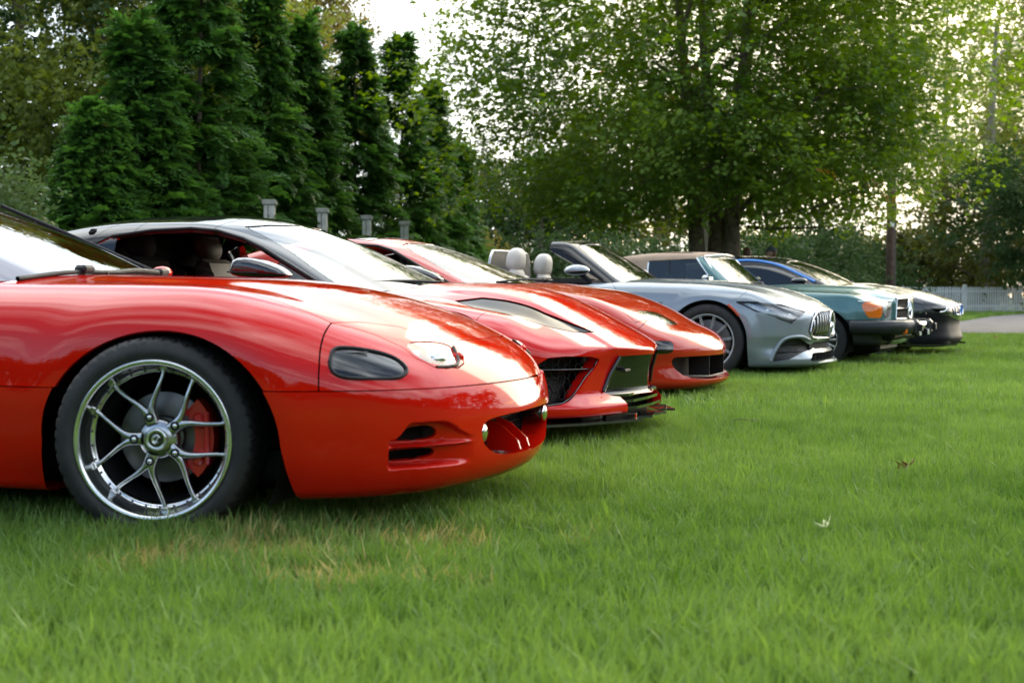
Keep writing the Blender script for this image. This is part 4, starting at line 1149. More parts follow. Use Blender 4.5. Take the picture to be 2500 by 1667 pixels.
    for sg in (-1, 1):
        # folded-back wedge mirror
        out = [(-1.04, .885), (-1.03, .93), (-1.01, .968), (-.93, .970), (-.84, .948), (-.75, .912), (-.712, .876), (-.77, .862), (-.96, .865)]
        f2 = sdf_poly(out, 1)
        fld = lambda x, y, z: smax(f2(x, z), np.abs(y - sg * .985) - .085 + .25 * np.maximum(x + .95, 0) * .4, .05)
        mm = surface_net(fld, (-1.08, sg * .985 - .12, .84), (-.67, sg * .985 + .12, 1.0), .011)
        mr = link('door_mirror', mm, GLOSSBLK, root)
        link('mirror_stalk', tube([(-.82, sg * .90, .865), (-.82, sg * .80, .83)], .022, 8), BLKPLAST, mr)
        link('mirror_crease', tube([(-1.03, sg * 1.070, .897), (-.93, sg * 1.072, .894), (-.86, sg * 1.068, .892)], .004, 4), BLKPLAST, mr)
    for pa, pb in (((-.56, -.56, .838), (-.33, .04, .852)), ((-.32, .0, .85), (-.52, .52, .845))):
        link('wiper', tube(bez([pa, tuple((a + b) / 2 + (0, 0, .012)[i] for i, (a, b) in enumerate(zip(pa, pb))), pb], 6), .010, 6), BLKPLAST, root)
    link('cowl', cow.offset(-.025), BLKPLAST, root)
    # rear
    RB = surface_net(body2, (-3.8, -1.05, .1), (-.70, 1.05, 1.10), .032)
    RB = RB.clip(lambda V: V[:, 0] + .805); RB.cut = []
    ar = arch_phi(-2.722, .345, .44, .37); RB = RB.clip(lambda V: -ar(V))
    RB = RB.clip(lambda V: -np.maximum(np.abs(V[:, 1]) - .68, np.maximum(V[:, 0] + .85, -2.05 - V[:, 0])) if False else np.where((np.abs(V[:, 1]) < .69) & (V[:, 0] > -2.0) & (V[:, 2] > .7), 1., -1.))
    link('rear_body', RB, RED2, root)
    for x0 in (0, -2.722):
        for sg in (1, -1):
            wl = wheel_well(x0, .86, .36, .30, .40); link('wheel_well', wl if sg > 0 else wl.mirror(), DARK, root)
    link('underbody', box((-1.4, 0, .24), (3.4, 1.4, .10), .02), DARK, root)
    w = wheel_simple(root, 0, -.93, .335, .335, .255, .25, 'bars', GLOSSBLK, n=5, caliper=CALIPER)
    four_wheels(root, 2.722, .93, .345, w)
    return root
# ------------------------------------------------------------------ generic cabin
def cabin(zr, xc, front_k, rear_k, x0, z0, slope, bow, yb, tum, xr, rs=.16, ss=.10, crown=.04, rear_slope=.5):
    def f(x, y, z):
        ay = np.abs(y)
        roof = z - (zr - crown * (ay / .55) ** 2 - front_k * np.clip((x - xc) / .6, 0, 2) ** 2 - rear_k * np.clip((xc - .2 - x) / .6, 0, 3) ** 2)
        ws = ((x - x0 + bow * ay ** 2) * slope + (z - z0)) / math.sqrt(1 + slope * slope)
        side = (ay - (yb - (z - z0) * tum)) / math.sqrt(1 + tum * tum)
        g = smax(roof, ws, rs); g = smax(g, side, ss)
        return smax(g, xr - x + (z - .9) * rear_slope, .1)
    return f
def wipers(root, L, z=.01):
    for pa, pb in L:
        link('wiper', tube(bez([pa, tuple((a + b) / 2 + (0, 0, z)[i] for i, (a, b) in enumerate(zip(pa, pb))), pb], 6), .009, 6), BLKPLAST, root)
def oval_mirror(root, c, s, m, lower=None, sg=-1):
    f = lambda x, y, z: (np.sqrt(((x - c[0]) / s[0]) ** 2 + ((y - c[1]) / s[1]) ** 2 + (np.where(z > c[2], (z - c[2]) / s[2], (z - c[2]) / (s[2] * .75))) ** 2) - 1) * min(s)
    g = surface_net(f, (c[0] - s[0] * 1.15, c[1] - s[1] * 1.15, c[2] - s[2] * 1.1), (c[0] + s[0] * 1.15, c[1] + s[1] * 1.15, c[2] + s[2] * 1.15), min(s) / 5)
    if lower is not None:
        a, b = panel_gap(g, lambda V: c[2] - .012 - V[:, 2] + .10 * (V[:, 0] - c[0]), .002, .006)
        o = link('door_mirror', a, m, root); link('mirror_base', b, lower, o)
    else: o = link('door_mirror', g, m, root)
    link('mirror_stalk', tube([(c[0] + s[0] * .3, c[1] - sg * s[1] * .3, c[2] - s[2] * .5), (c[0] + s[0] * .5, c[1] - sg * .16, c[2] - s[2] * 1.5)], .030, 8, sq=(1.3, 1)), BLKPLAST, o)
    return o

# ------------------------------------------------------------------ car 3: orange red coupe
C3_ORG, C3_TH = (.743, 11.284), 20.0
_T3 = smooth_curve([-3.6, -3.3, -2.9, -2.2, -1.5, -.7, -.54, -.35, -.157, .075, .237, .428, .526, .66, .76, .85, .90, 1.0],
                   [.82, .95, .97, .96, .92, .890, .884, .876, .852, .816, .768, .694, .645, .572, .530, .480, .445, .36], .03)
_P3 = smooth_curve([.05, .10, .15, .20, .28, .36, .39, .45, .52, .60, .70], [-.10, -.02, .015, .0, -.025, -.004, .008, .004, -.006, -.04, -.10], .012)
_I3 = smooth_curve([.02, .10, .17, .28, .42, .54, .62, .70, .78, .92], [.06, .045, .030, .010, .0, .002, .014, .040, .080, .17], .02)
def body3(x, y, z):
    ay = np.abs(y); W = _W1(x)
    q = np.clip(ay / 0.85, 0, 1.3)
    top = z - (_T3(x + 0.05 * q ** 2 * sstep(.2, .9, x) + .10 * q ** 2 * sstep(.1, .9, x)) - 0.085 * q ** 2.4 * sstep(1.2, .4, x) + 0.012 * bump1(x, .02, .5) * bump1(ay, .74, .16))
    top = top / np.sqrt(1 + np.clip((_T3(x + .01) - _T3(x - .01)) / .02, -1.5, 1.5) ** 2)
    side = ay - (W - _I3(z))
    front = (x - (.935 + _P3(z) - .34 * ay ** 2)) / np.sqrt(1 + (.68 * np.minimum(ay, .9)) ** 2)
    f = smax(side, front, .34)
    f = smax(f, top, .12)
    return smax(f, .095 - z, .05)
cab3 = cabin(1.262, -1.85, .035, .06, -.60, .88, .375, .60, .82, .50, -3.3, .14, .09, .03, .3)
def build_car3():
    root = thing('wide_mouth_coupe', 'orange red coupe with dark corner lamps and wide black mouth, third in the row', 'car', (*C3_ORG, 0), -R(C3_TH), 'sports cars parked in a row on the lawn')
    S = surface_net(body3, (-1.0, -1.02, .04), (1.10, 1.02, 1.0), .0155)
    arch = arch_phi(.02, .30, .455, .345)
    S = S.clip(lambda V: -arch(V)); S = S.clip(lambda V: -.98 - V[:, 0]).lip(.016)
    hoodP = [(-1.5, .58), (-.7, .62), (-.3, .66), (.1, .69), (.32, .74), (.45, .80), (.50, .66), (.565, .542), (.64, .40), (.68, .25), (.70, 0), (.70, -.2), (-1.5, -.2)]
    hood, rest = panel_gap(S, XY(hoodP), .0022)
    cow, hood = cutout(hood, lambda V: V[:, 0] + .50 + .50 * V[:, 1] ** 2, .02)
    cow2, rest = cutout(rest, lambda V: np.maximum(V[:, 0] + .50 + .50 * V[:, 1] ** 2, np.abs(V[:, 1]) - .72), .01)
    gx = smooth_curve([.10, .40, .524, .579, .66, .75], [.43, .45, .473, .50, .48, .46])
    fend, nose = panel_gap(rest, lambda V: V[:, 0] - gx(V[:, 2]), .0022)
    lensP = [(.387, .602), (.43, .45), (.475, .30), (.56, .285), (.660, .29), (.635, .42), (.595, .514), (.51, .563)]
    lens, hood = cutout(hood, XY(lensP, 1), .012); lens2, nose = cutout(nose, XY(lensP, 1), .012)
    cl, nose = cutout(nose, UZ([(-.42, .445), (-.275, .451), (-.119, .456), (-.02, .45), (.0, .43), (-.012, .40), (-.03, .360), (-.224, .357), (-.42, .36)], 1), .014)
    mouth = YZ([(.73, .31), (.722, .333), (.62, .336), (.3, .334), (-.2, .330), (-.2, .160), (.2, .160), (.45, .162), (.645, .185), (.71, .247)], 1)
    _, nose = cutout(nose, lambda V: np.maximum(mouth(V), .3 - V[:, 0]), .10, (-1, 0, -.05))
    link('hood', hood, RED3, root); both('fender', fend, RED3, root); nb = link('front_bumper', nose, RED3, root)
    for sd in (near, far):
        L = link('headlamp', sd(lens + lens2).offset(-.002), LENS, root); link('lamp_bowl', sd(lens + lens2).offset(-.026), LAMPWHITE, L)
        c_ = link('corner_lamp', sd(cl).offset(-.001), SMOKE, root); link('reflector', sd(cl).offset(-.03), GLOSSBLK, c_)
    link('grille_back', total([box((.62, 0, .25), (.02, 1.3, .24))]), DARK, root)
    link('intake_floor_bar', total([tube([(.74, -.60, .19), (.88, -.25, .175), (.88, .25, .175), (.74, .60, .19)], .010, 6), box((.80, -.26, .25), (.16, .008, .17), .002), box((.80, .26, .25), (.16, .008, .17), .002)]), BLKPLAST, root)
    RB = surface_net(body3, (-3.8, -1.05, .04), (-.90, 1.05, 1.05), .035)
    RB = RB.clip(lambda V: V[:, 0] + .985); RB.cut = []
    ar = arch_phi(-2.47, .30, .42, .345); RB = RB.clip(lambda V: -ar(V)); 
    RB = RB.clip(lambda V: np.where((np.abs(V[:, 1]) < .66) & (V[:, 0] > -2.3) & (V[:, 2] > .7), 1., -1.))
    link('rear_body', RB, RED3, root)
    CB = surface_net(cab3, (-3.4, -.95, .80), (-.4, .95, 1.33), .020)
    CB = CB.clip(lambda V: .85 - V[:, 2])
    wsP = YZ([(-.2, .70), (-.2, 1.207), (.30, 1.198), (.42, 1.180), (.533, 1.122), (.605, 1.035), (.678, .941), (.725, .865), (.75, .70)])
    ws, CB = panel_gap(CB, lambda V: np.maximum(wsP(V), -1.72 - V[:, 0]), .002, .006)
    win = XZ([(-.95, .86), (-.994, .874), (-1.146, .941), (-1.358, 1.047), (-1.53, 1.130), (-1.66, 1.165), (-1.81, 1.178), (-2.05, 1.175), (-2.45, 1.11), (-2.6, .9), (-2.55, .84), (-.95, .84)])
    sw, CB = panel_gap(CB, lambda V: np.maximum(win(V), .30 - np.abs(V[:, 1])), .002, .025)
    topP = XY([(-1.80, .52), (-1.80, -.2), (-3.0, -.2), (-3.0, .52)])
    rp, CB = panel_gap(CB, lambda V: np.maximum(topP(V), 1.2 - V[:, 2]), .002, .01)
    hd, CB = panel_gap(CB, lambda V: -1.67 - V[:, 0], .002, .008)
    link('windscreen_frame', hd, RED3, root); link('roof', CB, RED3, root); link('roof_panel', rp.offset(.004), GLOSSBLK, root)
    link('windscreen', ws.offset(-.002), WINDSCREEN, root)
    shut, opn = panel_gap(sw, lambda V: V[:, 0] + 1.9, .001, .004)
    both('quarter_window', shut.offset(-.004), TINTGLASS, root)
    for sg in (-1, 1):
        link('window_seal', tube([(x, sg * (.825 - (z - .88) * .50 + .0), z) for x, z in ((-.994, .874), (-1.146, .941), (-1.358, 1.047), (-1.53, 1.130), (-1.66, 1.165), (-1.81, 1.178), (-2.05, 1.175))], .013, 6), BLKPLAST, root)
        oval_mirror(root, (-1.08, sg * .93, .865), (.06, .08, .045), RED3, sg=sg)
    link('interior_tub', total([box((-1.05, 0, .76), (.5, 1.3, .16), .05), box((-1.7, 0, .35), (1.7, 1.3, .1), .02), box((-2.4, 0, .72), (.1, 1.2, .5), .03)]), INTERIOR, root)
    for y in (-.36, .36): add_seat(root, -1.95, y, .32, INTERIOR, .5, .56)
    wipers(root, [((-.74, -.48, .885), (-.52, .10, .905)), ((-.52, .05, .90), (-.72, .56, .90))])
    link('cowl', total([cow, cow2]).offset(-.028), BLKPLAST, root)
    for x0 in (.02, -2.47):
        for sg in (1, -1):
            wl = wheel_well(x0, .86, .40, .29, .40); link('wheel_well', wl if sg > 0 else wl.mirror(), DARK, root)
    link('underbody', box((-1.4, 0, .20), (3.4, 1.3, .10), .02), DARK, root)
    w = wheel_simple(root, 0, -.90, .315, .315, .225, .23, 'turbine', SILVERW, n=7)
    four_wheels(root, 2.47, .90, .315, w)
    return root

# ------------------------------------------------------------------ car 4: silver open roadster
C4_ORG, C4_TH = (2.193, 14.428), 22.0
_T4 = smooth_curve([-4.0, -3.7, -3.3, -2.6, -1.9, -.98, -.72, -.44, -.075, .28, .543, .717, .826, .90, .958, 1.0, 1.1],
                   [.86, .94, .985, .975, .955, .955, .955, .943, .919, .886, .838, .782, .738, .704, .672, .640, .55], .03)
_W4 = smooth_curve([-3.8, -3.2, -2.70, -1.6, -.8, 0, .5, 1.2], [.84, .93, .955, .92, .92, .950, .94, .92], .12)
_I4 = smooth_curve([.05, .12, .20, .30, .40, .60, .72, .80, .88, .96], [.05, .030, .018, .006, .0, .004, .022, .044, .080, .14], .02)
_P4 = smooth_curve([.05, .10, .14, .18, .22, .30, .36, .40, .62, .70, .8], [-.12, -.01, .035, .040, .015, -.035, -.02, .0, .0, -.03, -.08], .008)
def body4(x, y, z):
    ay = np.abs(y); W = _W4(x)
    drop = .055 * (ay / .8) ** 2.2 + .075 * sstep(.35, .95, x) * (ay / .8) ** 2 - .020 * bump1(ay, .80, .12) * bump1(x, 0, .45)
    rib = .010 * sstep(.50, .40, ay) * sstep(-.8, -.3, x)
    top = (z - (_T4(x) - drop + rib)) / np.sqrt(1 + np.clip((_T4(x + .01) - _T4(x - .01)) / .02, -1.4, 1.4) ** 2)
    rr = np.hypot(x / 1.0, z - .35)
    side = ay - (W - _I4(z) + .014 * sstep(.54, .42, rr) * sstep(.1, .3, z))
    nosebump = .030 * sstep(.50, .36, ay) * sstep(.34, .40, z) * sstep(.70, .62, z)
    front = x - (.985 + _P4(z) - .15 * (ay / .9) ** 2 + nosebump)
    f = smax(side, front, .44)
    f = smax(f, top, .09)
    return smax(f, .105 - z, .04)
cab4 = cabin(1.358, -1.75, .02, .0, -.79, .955, .60, .45, .745, .40, -2.05, .05, .06, .035, 0.0)
def star_badge(r, t=.010, ring=True):
    """three-pointed star in a ring, in the y-z plane, facing +x"""
    S = []
    if ring: S.append(tube([(0, r * math.cos(a), r * math.sin(a)) for a in np.linspace(0, 2 * math.pi, 33)], t * .7, 8, False))
    for k in range(3):
        a = math.pi / 2 + k * 2 * math.pi / 3
        d = np.array([math.cos(a), math.sin(a)]); n = np.array([-d[1], d[0]])
        w = r * .17
        A, B, Cc = d * r, n * w, -n * w; O = -d * r * .0
        ridge0 = np.array([t, 0, 0]); 
        V = [(0, *A), (0, *(B)), (0, *(Cc)), (t * 1.3, *O)]
        V = np.array(V)
        T = [(0, 1, 3), (0, 3, 2)]
        VV, NN, TT = [], [], []
        for tri in T:
            p = V[list(tri)]; nn = np.cross(p[1] - p[0], p[2] - p[0]); nn /= np.linalg.norm(nn)
            if nn[0] < 0: nn = -nn; p = p[::-1]
            i = len(VV); VV += list(p); NN += [nn] * 3; TT.append((i, i + 1, i + 2))
        S.append(Surf(np.array(VV), np.array(NN), None, np.array(TT)))
    return total(S)

def build_car4():
    root = thing('silver_roadster', 'silver grey roadster with its roof down, cream headrests and vertical-bar grille', 'car', (*C4_ORG, 0), -R(C4_TH), 'sports cars parked in a row on the lawn')
    S = surface_net(body4, (-2.2, -1.02, .06), (1.12, 1.02, 1.02), .0155)
    arch = arch_phi(.0, .355, .39, .385, .02)
    S = S.clip(lambda V: -arch(V)); S = S.clip(lambda V: -2.15 - V[:, 0]).lip(.016)
    S = S.clip(lambda V: np.where((np.abs(V[:, 1]) < .70) & (V[:, 0] < -1.10) & (V[:, 2] > .6), 1., -1.)); S.cut = []
    hoodP = [(-1.5, .66), (-.7, .70), (-.2, .72), (.25, .735), (.50, .705), (.70, .62), (.83, .50), (.905, .36), (.94, .15), (.945, 0), (.945, -.2), (-1.5, -.2)]
    hood, rest = panel_gap(S, XY(hoodP), .0022)
    cow, hood = cutout(hood, lambda V: V[:, 0] + .80 + .42 * V[:, 1] ** 2, .02)
    gx = smooth_curve([.05, .50, .60, .685, .721, .76, .9], [.36, .33, .27, .155, .22, .30, .42])
    fend, nose = panel_gap(rest, lambda V: V[:, 0] - gx(V[:, 2]), .0022)
    gd = smooth_curve([.05, .35, .60, .75, .846, .93, 1.1], [-.62, -.70, -.83, -.91, -.936, -1.02, -1.05])
    door, fend = panel_gap(fend, lambda V: V[:, 0] - gd(V[:, 2]), .0022)
    hlP = tr_uz('c4_lamp')
    hl, nose = cutout(nose, UZ(hlP, 0), .018); hl2, fend = cutout(fend, UZ(hlP, 0), .018)
    grP = YZ([(-.3, .638), (.20, .636), (.40, .628), (.49, .602), (.584, .545), (.633, .44), (.60, .400), (.54, .387), (.324, .379), (-.3, .372)], 1)
    gr, nose = cutout(nose, lambda V: np.maximum(grP(V), .5 - V[:, 0]), .05, (-1, 0, 0))
    inP = [(-.276, .162), (-.243, .247), (-.164, .333), (-.056, .376), (.12, .382), (.22, .35), (.33, .318), (.45, .314), (.45, .270), (.226, .258), (.066, .222), (-.091, .177), (-.245, .154)]
    inh, nose = cutout(nose, UZ(inP, 1), .05)
    midP = YZ([(-.3, .335), (.42, .335), (.50, .318), (.48, .285), (.42, .27), (-.3, .265)])
    _, nose = cutout(nose, lambda V: np.maximum(midP(V), .5 - V[:, 0]), .05, (-1, 0, 0))
    lipP = YZ([(-.3, .236), (.52, .240), (.56, .232), (.66, .170), (.60, .158), (-.3, .172)])
    _, nose = cutout(nose, lambda V: np.maximum(lipP(V), .5 - V[:, 0]), .05, (-1, 0, 0))
    link('hood', hood, SILVER, root); both('fender', fend, SILVER, root); link('front_bumper', nose, SILVER, root); both('door', door, SILVER, root)
    for sg, sd in ((-1, near), (1, far)):
        L = link('headlamp', sd(hl + hl2).offset(-.002), LENS, root); link('lamp_bowl', sd(hl + hl2).offset(-.032), LAMPGREY, L)
        lo_ = [(x + .002, -sg * y * 1.0 if False else sg * abs(y), z) for x, y, z in TR['c4_lamp']]; link('lamp_seal', tube(np.array(lo_ + lo_[:1]), .0075, 6, False), BLKPLAST, L)
        link('lamp_strip', total([tube([(.36, sg * .895, .700), (.55, sg * .835, .693), (.72, sg * .72, .672), (.80, sg * .66, .642), (.74, sg * .765, .562)], .010, 6), tube([(.42, sg * .878, .672), (.60, sg * .815, .65), (.72, sg * .75, .618)], .009, 6)]), CHROME, L)
        link('lamp_lens', total([xf(ellipsoid((0, 0, 0), (.04, .045, .028), 14, 8), p) for p in ((.55, sg * .835, .638), (.66, sg * .775, .618), (.735, sg * .725, .595))]), REFLECT, L)
        link('side_marker', tube([(.205, sg * .950, .695), (.265, sg * .957, .645), (.315, sg * .958, .590)], .014, 8, sq=(.6, 1)), mat_marker, root)
        mesh = orient(sd(inh).offset(-.04)); link('intake_mesh', mesh, BLKMESH, root)
        rim_ = [(.60, .893, .17), (.632, .878, .255), (.682, .848, .342), (.752, .812, .388), (.851, .704, .394), (.905, .60, .360)]
        link('intake_rim', tube(bez([(x + .004, sg * (y + .004), z) for x, y, z in rim_], 5), .017, 8), SILVER, root)
        for z in (.245, .320):
            link('intake_slat', tube([(.60, sg * .86, z), (.70, sg * .80, z + .003), (.80, sg * .69, z + .004), (.86, sg * .56, z + .002)], .008, 6), BLKPLAST, root)
        link('flank_vent', xf(box((0, 0, 0), (.16, .02, .035), .008), (-.52, sg * .935, .700)), GLOSSBLK, root)
    link('grille_back', gr.offset(-.06), DARK, root)
    gparts = bpy.data.objects.new('grille', None); COL.objects.link(gparts); gparts.parent = root
    fx = lambda y: 1.006 - .15 * (abs(y) / .9) ** 2
    for y in np.linspace(-.56, .56, 15):
        if abs(y) < .03: continue
        zt = .632 - .42 * max(0, abs(y) - .44) ** 1.1; zb = .392 + .25 * max(0, abs(y) - .50)
        link('grille_bar', tube([(fx(y) - .028, y, zb), (fx(y) - .002, y * 1.005, zb + .06), (fx(y) + .002, y, (zt + zb) / 2), (fx(y) - .004, y * .985, zt - .04), (fx(y) - .030, y * .97, zt)], .0050, 6, sq=(.8, 1.2)), CHROME, gparts)
    ring = [(.0, .640), (.20, .638), (.40, .630), (.495, .604), (.59, .545), (.638, .44), (.605, .397), (.54, .384), (.324, .376), (.0, .369)]
    rp = bez(ring, 4); rp = np.concatenate([rp, (rp * [-1, 1])[::-1]])
    link('grille_surround', tube([(fx(y) - .004 - .010 * sstep(.55, .65, z), y, z) for y, z in rp], .0065, 6, False), CHROME, gparts)
    link('star_emblem', xf(star_badge(.112, .014), (1.012, 0, .512)), CHROME, gparts)
    link('lower_back', total([box((.90, 0, .20), (.02, 1.15, .12)), box((.88, 0, .30), (.02, 1.0, .1))]), DARK, root)
    for y in np.linspace(-.5, .5, 9): link('lower_fin', box((.95 - .12 * y * y, y, .20), (.06, .008, .07), .002), BLKPLAST, root)
    link('splitter', prism([(.80, -.78), (.90, -.66), (.98, -.48), (1.035, -.2), (1.045, 0), (1.035, .2), (.98, .48), (.90, .66), (.80, .78), (.6, .6), (.6, -.6)], .138, .150, 'z'), SILVERW, root)
    # open cabin
    CB = surface_net(cab4, (-1.90, -.90, .85), (-.5, .90, 1.42), .018)
    CB = CB.clip(lambda V: .90 - V[:, 2])
    wsP = YZ([(-.2, .80), (-.2, 1.322), (.30, 1.306), (.44, 1.292), (.50, 1.270), (.600, 1.12), (.675, .97), (.69, .80)])
    front = lambda V: np.maximum(wsP(V), -1.60 - V[:, 0])
    ws, fr = panel_gap(CB, front, .002, .006)
    # the frame: a band round the glass, cut off behind a slanting line
    fr = fr.clip(lambda V: np.maximum(-1.70 - V[:, 0], (-1.105 - .605 * (V[:, 2] - .933) / .311) - V[:, 0])); fr = fr.lip(.05)
    link('windscreen_frame', fr, BLACKP, root); link('windscreen', ws.offset(-.002), WINDSCREEN, root)
    for sg in (-1, 1):
        link('frame_seal', tube([(-1.69, sg * .60, 1.248), (-1.505, sg * .640, 1.192), (-1.319, sg * .685, 1.086), (-1.10, sg * .740, .935)], .016, 6), BLKPLAST, root)
        oval_mirror(root, (-1.28, sg * 1.0, 1.02), (.13, .10, .062), SILVER, GLOSSBLK, sg)
        link('beltline_trim', tube([(-2.1, sg * .862, .950), (-1.5, sg * .872, .947), (-1.15, sg * .862, .938)], .008, 6), BLKPLAST, root)
        link('door_card', box((-1.7, sg * .76, .85), (1.0, .08, .17), .03), INTERIOR, root)
    def head(x, y, z):
        f = lambda X, Y, Z: ((np.abs((X - x - .10 * (Z - z)) / .080) ** 2.6 + np.abs((Y - y) / (.150 - .14 * np.clip(Z - z, -.1, .15))) ** 3.0 + np.abs((Z - z) / .128) ** 2.6) ** (1 / 2.7) - 1) * .08
        return surface_net(f, (x - .12, y - .2, z - .16), (x + .12, y + .2, z + .16), .014)
    for x, y, z in ((-2.17, -.37, 1.145), (-2.15, .37, 1.105)):
        s_ = bpy.data.objects.new('seat', None); COL.objects.link(s_); s_.parent = root
        link('headrest', head(x, y, z), CREAM, s_)
        link('vent_grille', total([box((x + .060, y + .02, z - .078 + k * .013), (.010, .055, .005), .001) for k in range(2)]), BLKPLAST, s_)
        for q in (-.04, .04): link('headrest_post', tube([(x - .01, y + q, z - .09), (x - .005, y + q, z - .16)], .009, 6), CHROME, s_)
        link('backrest', total([xf(box((0, 0, 0), (.13, .44, .60), .05), (x + .075, y, z - .43), ry=R(-14)), xf(box((0, 0, 0), (.17, .10, .46), .045), (x + .11, y - .20, z - .42), ry=R(-14)), xf(box((0, 0, 0), (.17, .10, .46), .045), (x + .11, y + .20, z - .42), ry=R(-14)), xf(ellipsoid((0, 0, 0), (.06, .17, .10), 16, 8), (x + .01, y, z - .15), ry=R(-14))]), CREAM, s_)
        link('cushion', box((x + .42, y, .52), (.52, .50, .16), .05), CREAM, s_)
    link('wind_blocker', total([prism([(-.56, .92), (-.56, 1.10), (-.49, 1.215), (-.38, 1.240), (.38, 1.240), (.49, 1.215), (.56, 1.10), (.56, .92)], -2.40, -2.38, 'x')]), BLKMESH, root)
    link('blocker_hoop', tube(bez([(-2.39, -.57, .90), (-2.39, -.565, 1.10), (-2.39, -.50, 1.215), (-2.39, -.38, 1.246), (-2.39, .38, 1.246), (-2.39, .50, 1.215), (-2.39, .565, 1.10), (-2.39, .57, .90)], 5), .014, 8), SATIN, root)
    link('cabin_tub', total([box((-1.7, 0, .40), (2.2, 1.4, .1), .02), box((-2.75, 0, .80), (.3, 1.4, .25), .05), box((-1.15, 0, .84), (.45, 1.36, .16), .05), box((-1.8, 0, .62), (1.2, .22, .30), .05)]), INTERIOR, root)
    wipers(root, [((-1.05, -.55, .955), (-.87, -.05, .972)), ((-.86, -.02, .965), (-1.0, .54, .965))])
    link('cowl', cow.offset(-.03), BLKPLAST, root)
    RB = surface_net(body4, (-4.0, -1.05, .06), (-2.0, 1.05, 1.05), .04)
    RB = RB.clip(lambda V: V[:, 0] + 2.155); RB.cut = []
    ar = arch_phi(-2.70, .355, .40, .385); RB = RB.clip(lambda V: -ar(V))
    RB = RB.clip(lambda V: np.where((np.abs(V[:, 1]) < .70) & (V[:, 0] > -2.8) & (V[:, 2] > .6), 1., -1.))
    link('rear_body', RB, SILVER, root)
    for x0 in (0, -2.70):
        for sg in (1, -1):
            wl = wheel_well(x0, .915, .375, .35, .38); link('wheel_well', wl if sg > 0 else wl.mirror(), DARK, root)
    link('underbody', box((-1.3, 0, .24), (4.2, 1.4, .10), .02), DARK, root)
    w = wheel_simple(root, 0, -.935, .345, .358, .262, .27, 'multi', SILVERW, n=11)
    four_wheels(root, 2.70, .935, .350, w)
    return root

# ------------------------------------------------------------------ car 5: teal classic convertible
C5_ORG, C5_TH = (3.730, 16.494), 26.0
_T5 = smooth_curve([-3.7, -3.4, -2.9, -2.2, -1.0, -.38, .10, .30, .416, .55, .65, .74, .80, .84, .9], [.80, .85, .89, .905, .922, .920, .907, .898, .886, .860, .831, .806, .794, .785, .77], .02)
_W5 = smooth_curve([-3.7, -3.2, -2.46, -1.2, 0, .6, 1.0], [.82, .86, .89, .885, .892, .875, .85], .1)
_I5 = smooth_curve([.20, .35, .45, .50, .62, .68, .74, .82, .92], [.07, .035, .018, .005, .0, .008, .020, .045, .10], .012)
def body5(x, y, z):
    ay = np.abs(y); W = _W5(x)
    drop = .045 * (ay / .8) ** 2 + .065 * sstep(.40, .62, ay) * sstep(-.7, -.1, x) * .55 + .050 * sstep(.3, .62, x) * sstep(.30, .80, ay)
    top = (z - (_T5(x) - drop + .012 * sstep(.36, .28, ay) * sstep(-.9, -.4, x))) / np.sqrt(1 + np.clip((_T5(x + .01) - _T5(x - .01)) / .02, -1.2, 1.2) ** 2)
    rr = np.hypot(x, z - .33)
    side = ay - (W - _I5(z) + .012 * sstep(.50, .38, rr) * sstep(.1, .3, z))
    front = x - (.780 - .12 * (ay / .9) ** 2 + .030 * sstep(.54, .50, ay) - .05 * sstep(.5, .3, z))
    f = smax(side, front, .16)
    f = smax(f, top, .030)
    return smax(f, .26 - z, .05)
cab5 = cabin(1.318, -1.70, .035, .045, -.90, .925, .80, .28, .74, .30, -2.95, .05, .07, .03, .55)
def u_sweep(pts, prof):
    """sweeps a (outward, z) profile along a plan path; outward = to the left of travel seen from above turned right"""
    pts = np.array(pts, float); t = np.gradient(pts, axis=0); t /= np.linalg.norm(t, axis=1, keepdims=True)
    n = np.stack([t[:, 1], -t[:, 0]], 1)
    P = np.array([[(p[0] + n_[0] * o, p[1] + n_[1] * o, z) for o, z in prof] for p, n_ in zip(pts, n)])
    g = grid_surf(P, close_v=True)
    c = pts.mean(0); d = g.V[:, :2] - pts[np.repeat(np.arange(len(pts)), len(prof))]
    zc = np.mean([q[1] for q in prof]); 
    if np.einsum('ij,ij->i', np.concatenate([d, g.V[:, 2:] - zc], 1), g.N).mean() < 0: g.N = -g.N
    g = orient(g)
    for i in (0, len(pts) - 1):
        ring = P[i]; k = len(g.V); cen = ring.mean(0); nn = np.append(t[i] * (1 if i else -1), 0)
        g = Surf(np.concatenate([g.V, ring, cen[None]]), np.concatenate([g.N, np.repeat(nn[None], len(ring) + 1, 0)]), g.Q,
                 np.concatenate([g.T, np.array([(k + a, k + (a + 1) % len(ring), k + len(ring)) for a in range(len(ring))])]))
    return orient(g)

